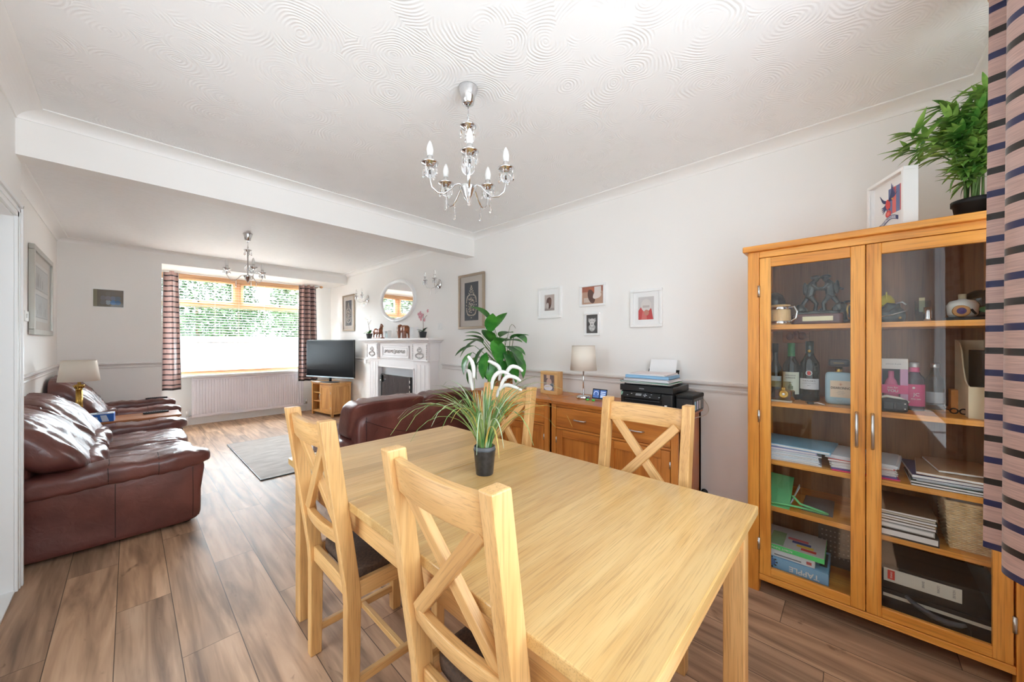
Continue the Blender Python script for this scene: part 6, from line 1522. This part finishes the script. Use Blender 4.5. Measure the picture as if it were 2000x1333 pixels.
m = MB(); m.lathe([(.042, 0), (.040, .006), (.030, .010), (.028, .028), (.018, .048), (.006, .056), (.001, .057)], (0, 0, 0), YEL, 24, sx=1.1); m.box(-.03, .03, -.002, .002, .03, .066, YEL); m.build('shell', t)
boxo('stand', -.012, .012, -.012, .012, -.085, .0, BLACKM, t)
t = T('model_shoe', 'dark crumpled model boots with silver trim on the top shelf', 'ornament', (2.41, -.142, SH[0]))
m = MB(); m.cushion((0, .012, .030), (.08, .088, .060), BRONZE, 12, 4, lambda u, w_: (0, 0, .010 * math.sin(7 * u.y + 5 * u.x) * max(0, u.z))); m.tube([(.01, .04, .05), (.01, .02, .075), (.01, -.015, .070)], [.018, .022, .016], BRONZE, 8); remesh(m.build('boots', t), .005, 2)
m = MB(); m.tube([(-.038, .050, .028), (-.042, .01, .036), (-.040, -.036, .052)], .003, STEEL, 6); m.tube([(-.02, .0, .085), (-.02, -.02, .092), (-.02, -.032, .078)], .004, STEEL, 6); m.ell((-.043, -.012, .020), (.002, .005, .006), GOLDI, 8, 5); m.build('trim', t)
t = T('glass_tumbler', 'etched glass tumbler holding a gilt card on the top shelf', 'glass', (2.50, -.232, SH[0]))
m = MB(); m.lathe([(.022, 0), (.026, .10), (.0245, .10), (.0205, .004)], (0, 0, 0), BOTC, 20); m.build('glass', t); m = MB(); m.box(-.003, -.001, -.008, .010, .05, .115, C(226, 210, 160)); m.build('card', t)
lath_thing('silver_cup', 'small polished silver cup at the front of the top shelf', 'cup', (2.37, -.236, SH[0]), [('cup', [(.001, 0), (.011, 0), (.012, .002), (.0125, .062), (.0115, .062), (.0105, .004), (.001, .004)], CHROME, {})])
t = T('spirit_decanter', 'white round decanter with a brown badge, on the top shelf by the curtain', 'decanter', (2.44, -.340, SH[0] + .018))
m = MB(); m.lathe([(.001, 0), (.036, 0), (.043, .012), (.045, .05), (.036, .068), (.014, .074), (.010, .078)], (0, 0, 0), C(232, 232, 224, .2), 28); m.build('body', t)
m = MB(); m.lathe([(.011, .076), (.012, .094), (.011, .098), (.001, .099)], (0, 0, 0), C(190, 176, 146), 16); m.build('stopper', t)
m = MB(); m.lathe([(.001, -.0455), (.020, -.044), (.024, -.040)], (0, .008, .024), C(92, 74, 124), 20, axis=0); m.lathe([(.020, -.0445), (.023, -.046), (.026, -.040)], (0, .008, .024), C(206, 150, 90), 20, axis=0); m.tube([(-.042, -.018, .03), (-.045, -.024, .018), (-.042, -.030, .010)], .004, BLACKM, 6); m.build('badge', t)
boxo('tray', -.055, .05, -.052, .050, -.018, -.002, BLACKP, t, bevel=.002)
t = T('glass_ball', 'dark glass globe ornament behind the decanter', 'ornament', (2.52, -.402, SH[0]))
m = MB(); m.lathe([(.024, 0), (.026, .012), (.012, .02)], (0, 0, 0), BLACKM, 20); m.build('foot', t); m = MB(); m.ell((0, 0, .078), (.056, .056, .060), plain('dark_globe', srgb(20, 26, 24), .06, spec=.8), 20, 14); m.build('globe', t); m = MB(); m.ell((-.050, -.005, .05), (.008, .02, .014), plain('green_badge', srgb(80, 170, 110), .3), 10, 6); m.build('patch', t)

# --- third shelf: papers and folders
def flat(name, label, x, y, z, dx, dy, th, col, rz=0, grp=None, pitch=0, layers=0):
    t = T(name, label, 'papers', (x, y, z), R(rz), grp); m = MB()
    if layers:
        ra = random.Random(int(abs(y) * 1000) + layers)
        for q in range(layers): e = ra.uniform(-.006, .006); g = ra.uniform(-.008, .008); c_ = col[q % len(col)]; m.box(-dx / 2 + e, dx / 2 + e, -dy / 2 + g, dy / 2 + g, th * q / layers + .0002, th * (q + 1) / layers - .0003, C(*c_))
        m.build('sheets', t)
    else:
        m.box(-dx / 2, dx / 2, -dy / 2, dy / 2, 0, th, C(*col, .4)); m.build('cover', t, bevel=min(.0012, th * .3))
        if th > .008:
            m = MB(); m.box(-dx / 2 - .0005, dx / 2 - .006, -dy / 2 + .004, dy / 2 + .0005, th * .2, th * .8, PAPER); m.build('pages', t)
    if pitch: t.rotation_euler = (R(pitch), 0, R(rz))
    return t
G6 = 'papers and folders on the third shelf'
WHT = [(238, 240, 244), (214, 226, 236), (246, 246, 246), (226, 234, 240)]
z = SH[2] + .0003
flat('paper_stack', 'stack of loose white papers under the blue folder', 2.43, .245, z, .24, .245, .052, WHT, 3, G6, layers=12)
flat('paper_folder', 'lilac folder under the sky blue folder', 2.43, .250, z + .0535, .25, .235, .012, (196, 190, 236), 2, G6)
flat('paper_folder', 'sky blue folder on top of the white papers', 2.43, .215, z + .068, .25, .30, .014, (140, 204, 236), -5, G6)
flat('paper_folder', 'bright pink folder at the bottom of the middle paper pile', 2.43, -.030, z, .25, .225, .006, (236, 60, 130), 4, G6)
flat('paper_folder', 'purple edged folder in the middle paper pile', 2.43, -.026, z + .0065, .25, .22, .008, (104, 84, 150), 3, G6)
flat('paper_stack', 'white ring-bound pad in the middle paper pile', 2.43, -.025, z + .0155, .25, .215, .028, [(236, 236, 236), (226, 226, 230)], 4, G6, layers=8)
flat('paper_folder', 'red folder near the top of the middle paper pile', 2.42, -.02, z + .044, .24, .22, .010, (206, 78, 70), 2, G6)
flat('paper_stack', 'loose white sheets on top of the middle paper pile', 2.42, -.032, z + .0545, .24, .24, .018, WHT, -6, G6, layers=6)
flat('paper_folder', 'black folder at the bottom of the pile by the curtain', 2.43, -.285, z, .27, .21, .010, (34, 36, 38), 1, G6)
flat('paper_folder', 'dark green folder in the pile by the curtain', 2.43, -.288, z + .0105, .27, .205, .010, (44, 74, 62), -2, G6)
flat('paper_stack', 'pale sheets in the pile by the curtain', 2.43, -.29, z + .021, .26, .20, .012, WHT, 2, G6, layers=5)
flat('paper_folder', 'navy folder in the pile by the curtain', 2.43, -.285, z + .0335, .27, .215, .016, (58, 58, 104), 3, G6)
flat('envelope', 'large brown envelope on top of the pile by the curtain', 2.42, -.30, z + .0505, .26, .19, .012, (186, 150, 112), -4, G6)
flat('envelope', 'smaller brown envelope topping the pile by the curtain', 2.46, -.335, z + .064, .24, .17, .010, (176, 140, 106), 6, G6)
# --- fourth shelf
GRN = plain('green_folder', srgb(120, 216, 148), .45)
t = T('document_wallet', 'bright green open document wallet on the fourth shelf', 'folder', (2.40, .255, SH[3]))
m = MB(); m.box(-.10, .12, -.02, .10, 0, .004, GRN); m.add([(-.07, .10, .010), (-.07, -.02, .012), (.12, -.02, .105), (.12, .10, .11)], [(0, 1, 2, 3)], GRN); o = m.build('wallet', t); o.modifiers.new('t', 'SOLIDIFY').thickness = .003
m = MB(); m.add([(-.06, -.02, .02), (-.02, -.055, .10), (.02, -.05, .105), (-.03, -.03, .03)], [(0, 1, 2, 3)], C(206, 218, 226)); o = m.build('inner_sheet', t); o.modifiers.new('t', 'SOLIDIFY').thickness = .002
m = MB(); m.tube([(-.09, .10, .010), (-.075, .0, .014), (-.055, -.07, .010), (-.05, -.15, .006), (-.06, -.165, .012), (-.07, -.15, .020), (-.06, -.06, .030), (-.05, -.03, .06)], .0055, GRN, 8); m.build('edge_roll', t)
flat('paper_folder', 'grey folder lying under the green wallet', 2.46, .13, SH[3] + .0003 - 0, .24, .12, .003, (120, 120, 122), 0)
G7 = 'books and folders piled beside the basket'
z = SH[3] + .0003
for i, (lb, th, col, dy) in enumerate((('black box file at the bottom of the pile beside the basket', .038, (40, 40, 42), .175), ('grey folder low in the pile beside the basket', .022, (186, 190, 190), .165), ('dark folder in the pile beside the basket', .014, (58, 56, 54), .17), ('tan folder in the pile beside the basket', .009, (190, 160, 120), .168), ('black folder high in the pile beside the basket', .012, (44, 42, 42), .17), ('cream folder near the top of the pile beside the basket', .008, (206, 200, 186), .172), ('brown folder on top of the pile beside the basket', .010, (116, 92, 70), .165))):
    flat('document_folder', lb, 2.43, -.170 + .002 * (i % 3), z, .28, dy, th, col, (-1) ** i * 1.2, G7); z += th + .0006
# basket
WK = mottled('wicker', srgb(214, 184, 136), srgb(238, 214, 170), 40, .6)
t = T('wicker_basket', 'pale wicker storage basket on the fourth shelf by the curtain', 'basket', (2.435, -.362, SH[3]))
m = MB(); hx, hy = .115, .080; rows = 26
def bk(hz, k=1.0):
    q = .86 + .14 * hz / .195; return hx * q, hy * q
for i in range(rows):
    hz = .006 + .184 * i / (rows - 1); ax, ay = bk(hz); pts = []
    n = 44
    for j in range(n + 1):
        s_ = j / n * 4; k = int(s_) % 4; f_ = s_ - int(s_)
        x, y = ((-ax + 2 * ax * f_, -ay), (ax, -ay + 2 * ay * f_), (ax - 2 * ax * f_, ay), (-ax, ay - 2 * ay * f_))[k]
        w_ = .0028 * math.sin(PI * j + PI * i)  if False else .0026 * (1 if (j + i) % 2 else -1)
        if k in (0, 2): y += w_
        else: x += w_
        pts.append((x, y, hz))
    m.tube(pts, .0036, WK, 5)
m.build('weave', t)
m = MB()
for j in range(44):
    s_ = (j + .5) / 44 * 4; k = int(s_) % 4; f_ = s_ - int(s_); P = []
    for hz in (0, .19):
        ax, ay = bk(hz); x, y = ((-ax + 2 * ax * f_, -ay), (ax, -ay + 2 * ay * f_), (ax - 2 * ax * f_, ay), (-ax, ay - 2 * ay * f_))[k]; P.append((x, y, hz))
    m.tube(P, .0022, WK, 5)
m.box(-hx * .86, hx * .86, -hy * .86, hy * .86, 0, .005, WK); m.build('stakes', t)
m = MB(); ax, ay = bk(.195); c_ = [(-ax, -ay), (ax, -ay), (ax, ay), (-ax, ay), (-ax, -ay)]
m.tube([(x, y, .195) for x, y in c_], .006, WK, 8); m.build('rim', t)
flat('paper_stack', 'white papers sticking out of the wicker basket', 2.46, -.36, SH[3] + .0055, .15, .11, .21, [(236, 236, 230), (222, 222, 216)], 0, layers=5)
# --- bottom: games and box files
def game(label, z, th, dx, dy, col, x, y, rz=0):
    t = T('board_game', label, 'board game', (x, y, z), R(rz), 'board games on the cabinet floor')
    m = MB(); m.box(-dx / 2, dx / 2, -dy / 2, dy / 2, 0, th, col); m.build('box', t, bevel=.0015)
    return t
z = .1183
GX = 2.43
gA = game('blue word game box at the bottom of the games, its title upside down', z, .062, .25, .275, C(140, 190, 226), GX, .222)
m = MB(); m.box(-.1262, -.1252, -.137, .137, 0, .006, C(70, 92, 110)); m.ell((-.126, .105, .036), (.001, .036, .026), C(70, 120, 180), 16, 6); m.ell((-.1268, .105, .036), (.001, .018, .014), C(120, 180, 220), 16, 6)
for k in range(12): a = k * PI / 6; m.cbox((-.1262, .105 + .040 * math.cos(a), .036 + .029 * math.sin(a)), (.001, .008, .006), C(50, 56, 64))
m.build('artwork', gA)
text('lettering', 'TAPPLE', .036, WHITEP, gA, (-.1266, -.045, .028), (-PI / 2, 0, PI / 2), bold=True)
m = MB(); m.box(-.06, .09, -.13, .06, .062, .0624, C(96, 104, 112)); m.box(-.10, .0, -.10, -.02, .0624, .0628, C(150, 190, 220)); m.build('lid_print', gA)
gB = game('white game box in the middle of the games', z + .0640, .036, .24, .225, C(226, 232, 236), GX + .003, .248)
m = MB(); m.box(-.1206, -.1200, -.06, .05, .008, .014, C(130, 134, 140)); m.box(-.1206, -.1200, -.10, -.08, .010, .024, C(196, 90, 90)); m.build('print', gB)
gC = game('bright green edged game box on top of the games', z + .1010, .024, .25, .265, C(96, 226, 130), GX + .004, .232)
text('lettering', 'ROBOT TUNNEL', .013, WHITEP, gC, (-.1256, .04, .012), (-PI / 2, 0, PI / 2))
m = MB(); m.box(-.124, .124, -.131, .131, .0240, .0252, C(206, 210, 208)); m.box(-.115, .05, .03, .09, .0252, .0256, C(150, 190, 140))
for k, c_ in enumerate(((206, 70, 66), (236, 200, 80), (70, 90, 160), (226, 120, 130))): m.box(-.10 + .03 * k, -.075 + .03 * k, -.10 + .012 * k, -.04 + .02 * k, .0252, .0258, C(*c_))
m.build('lid_print', gC)
t = T('punched_sheet', 'dark metal sheet with rows of punched holes behind the games', 'metal sheet', (2.55, .06, .1183), 0)
m = MB(); m.box(-.004, .004, -.075, .075, 0, .27, C(72, 68, 66)); m.build('sheet', t)
m = MB()
for i in range(8):
    for j in range(6): m.cbox((-.005, -.06 + i * .017, .05 + j * .026), (.0012, .006, .006), C(150, 146, 140))
m.box(-.0055, -.004, -.075, .075, .245, .249, C(190, 188, 186)); m.build('holes', t)
def boxfile(label, z, th, y, dy, x, lab):
    t = T('box_file', label, 'box file', (x, y, z), 0, 'box files on the cabinet floor')
    m = MB(); m.box(-.13, .13, -dy / 2, dy / 2, 0, th, BLACKM); m.build('case', t, bevel=.003)
    if lab:
        m = MB(); m.box(-.1312, -.1302, -.06, dy / 2 - .006, th * .32, th * .86, C(216, 216, 206)); m.build('label', t)
        m = MB(); m.box(-.1318, -.1312, dy / 2 - .040, dy / 2 - .018, th * .42, th * .80, C(214, 70, 60)); m.build('logo', t)
        text('lettering', 'STAPLES', .0078, C(240, 220, 214), t, (-.1322, dy / 2 - .029, th * .61), (PI / 2, PI / 2, -PI / 2), bold=True)
        for k, tx in enumerate(('BANK', 'LOAN', 'HOUSE')): text('lettering', tx, .011, MGREY, t, (-.1316, .045 - k * .042, th * .6), (PI / 2, PI / 2, -PI / 2))
    else:
        m = MB(); m.box(-.131, -.130, -dy / 2 + .004, dy / 2 - .004, th * .62, th * .78, C(206, 204, 190)); m.build('spine_strip', t)
    return t
boxfile('black box file with a pale strip, lowest of the two on the cabinet floor', .1183, .085, -.262, .335, 2.44, False)
boxfile('black box file with a white spine label and red logo, on top of the other', .2038, .105, -.262, .335, 2.445, True)
t = T('carrying_strap', 'dark padded carrying strap lying across the front of the box files', 'strap', (2.296, -.24, .119))
m = MB(); m.tube([(.0, .075, .085), (-.004, .045, .062), (-.006, .0, .040), (-.006, -.04, .034), (-.004, -.075, .040), (.0, -.09, .046)], [.006, .010, .012, .012, .010, .006], plain('grey_rubber', srgb(72, 76, 82), .5), 10); m.tube([(0, -.09, .046), (.003, -.10, .03), (.003, -.10, .006)], .004, BLACKM, 6); m.build('strap', t)

# ------------------------------------------------------------------ on top of the cabinet
t = T('crest_frame', 'deep white box frame with a football crest on top of the display cabinet', 'picture', (2.41, -.140, KZ), R(-90 - 38))
W, H, dp, fw = .122, .253, .051, .015
t.location = (2.391, -.1264, KZ); t.rotation_euler = (0, 0, R(-153.98))
m = MB()
for (x0, x1, z0, z1) in ((-W, W, H - fw, H), (-W, W, 0, fw), (-W, -W + fw, fw, H - fw), (W - fw, W, fw, H - fw)): m.box(x0, x1, -dp / 2, dp / 2, z0, z1, WHF)
m.build('frame', t, bevel=.002)
y = -.004
m = MB(); m.box(-W + fw, W - fw, y, y + .004, fw, H - fw, MOUNT); m.build('backing', t)
KS = 1.10
m = MB(); RD = C(226, 104, 100); BL = C(110, 124, 172)
xs = [-.006, .016, .038, .060, .082]
for k in range(4): rect(m, xs[k], xs[k + 1], .062, .182, y, (BL, RD, BL, RD)[k])
poly(m, [(-.05, .06), (-.006, .06), (-.006, .182), (-.028, .170), (-.05, .12)], y, C(236, 150, 148), 0) if False else None
NV = C(50, 62, 122); NR = C(222, 60, 62)
def feather(x0, z0, x1, z1, w_, mat, k=2, bend=.15):
    dx, dz = x1 - x0, z1 - z0; L = math.hypot(dx, dz); nx, nz = -dz / L, dx / L; mx, mz = (x0 + x1) / 2 + nx * L * bend, (z0 + z1) / 2 + nz * L * bend
    poly(m, [(x0 - nx * w_, z0 - nz * w_), (mx - nx * w_, mz - nz * w_), (x1, z1), (mx + nx * w_, mz + nz * w_), (x0 + nx * w_, z0 + nz * w_)], y, mat, k)
for i in range(6): feather(.000, .128 + i * .002, .012 + i * .007, .205 - i * .010, .0042, NV, 3, -.12)
for i in range(6): feather(-.012, .125 + i * .002, -.058 + i * .006, .172 - i * .016 + (i % 2) * .006, .0042, NV, 3, .14)
for i in range(4): feather(-.012, .112, -.052 + i * .004, .108 - i * .010, .004, NV, 3, .05)
blob(m, -.008, .112, .013, .026, y, NR, 4, rot=.15); feather(-.004, .135, .016, .124, .006, NV, 5, .1); blob(m, .006, .132, .009, .008, y, NV, 5); feather(.012, .132, .024, .126, .003, C(230, 180, 80), 5)
for dx in (-.008, .004): feather(-.006 + dx, .094, -.008 + dx, .082, .003, NV, 4)
blob(m, -.006, .068, .0165, .0165, y, NR, 4); blob(m, -.006, .068, .009, .009, y, C(240, 130, 120), 5, 8)
bn = [(-.062 + .112 * q / 10, .040 + .012 * math.sin(q / 10 * 5.2 - 1.6) + .008 * q / 10) for q in range(11)]
poly(m, bn + [(p[0], p[1] - .019) for p in bn[::-1]], y, NV, 5)
poly(m, [(p[0], p[1] - .003) for p in bn[1:-1]] + [(p[0], p[1] - .016) for p in bn[1:-1][::-1]], y, C(222, 224, 236), 6)
m.v = [(v[0] * KS, v[1], v[2] * .97 + .022) for v in m.v]
m.build('crest', t)
cxt = 'CRYSTAL PALACE F.C.'; n = len(cxt)
for i, ch_ in enumerate(cxt):
    q = .6 + 8.8 * i / (n - 1); x = -.062 + .112 * q / 10; z = .040 + .012 * math.sin(q / 10 * 5.2 - 1.6) + .008 * q / 10 - .0095
    if ch_ != ' ': text('lettering', ch_, .0085, NV, t, (x * KS, y - .0030, z * .97 + .022), (PI / 2, 0, 0), ext=.0001, bold=True)
m = MB(); m.box(-W + fw, W - fw, -dp / 2 + .006, -dp / 2 + .008, fw, H - fw, PICGLASS); m.build('glazing', t)

bp_ = T('bamboo_plant', 'artificial bamboo plant in a black pot on top of the display cabinet', 'potted plant', (2.375, -.362, KZ))
m = MB(); m.lathe([(.001, 0), (.050, 0), (.058, .062), (.064, .064), (.064, .082), (.058, .082), (.056, .066), (.001, .064)], (0, 0, 0), BLACKM, 28); m.build('pot', bp_)
rb_ = random.Random(21); fol = MB(); stm = MB()
for i in range(15):
    a = rb_.uniform(.15 * PI, 1.35 * PI) ; sp = rb_.uniform(.06, .26)
    # keep clear of the rear wall (y) and east wall (x)
    tx, ty = sp * math.cos(a) * .75 - .02, sp * math.sin(a) * 1.0
    tx = max(-.20, min(.22, tx)); ty = max(-.09, min(.27, ty)); hz = rb_.uniform(.24, .47) - .3 * max(0, ty - .10); ty = min(ty, .20); hz = max(hz, .36) if ty > .05 else hz
    P0 = Vector((rb_.uniform(-.03, .03), rb_.uniform(-.03, .03), .06)); P2 = Vector((tx, ty, hz)); P1 = Vector((P0.x * .6 + tx * .3, P0.y * .6 + ty * .2, hz * .85)); pts = []
    for q in range(9):
        s_ = q / 8; pts.append(P0 * (1 - s_) ** 2 + P1 * (2 * s_ * (1 - s_)) + P2 * s_ * s_)
    stm.tube(pts, [.0042 - .0003 * q for q in range(9)], STEMG, 6)
    for q in range(2, 9):
        for _ in range(6 if q < 5 else 8):
            d = Vector((rb_.uniform(-1, .7), rb_.uniform(-.6, 1), rb_.uniform(-.35, .55))) + (P2 - P1).normalized() * .5
            p = pts[q]; tip = p + d.normalized() * .10
            if tip.y < -.11: d.y = abs(d.y)
            if tip.x > .30: d.x = -abs(d.x)
            if p.z + min(0, d.normalized().z * .1) < .29 and p.y + max(0, d.normalized().y * .1) > .10: continue
            leaf(fol, p, d, (0, 0, 1), rb_.uniform(.062, .108), rb_.uniform(.015, .021), GREEN2, rb_.uniform(.2, .8), 5)
fol.build('leaves', bp_); stm.build('canes', bp_)
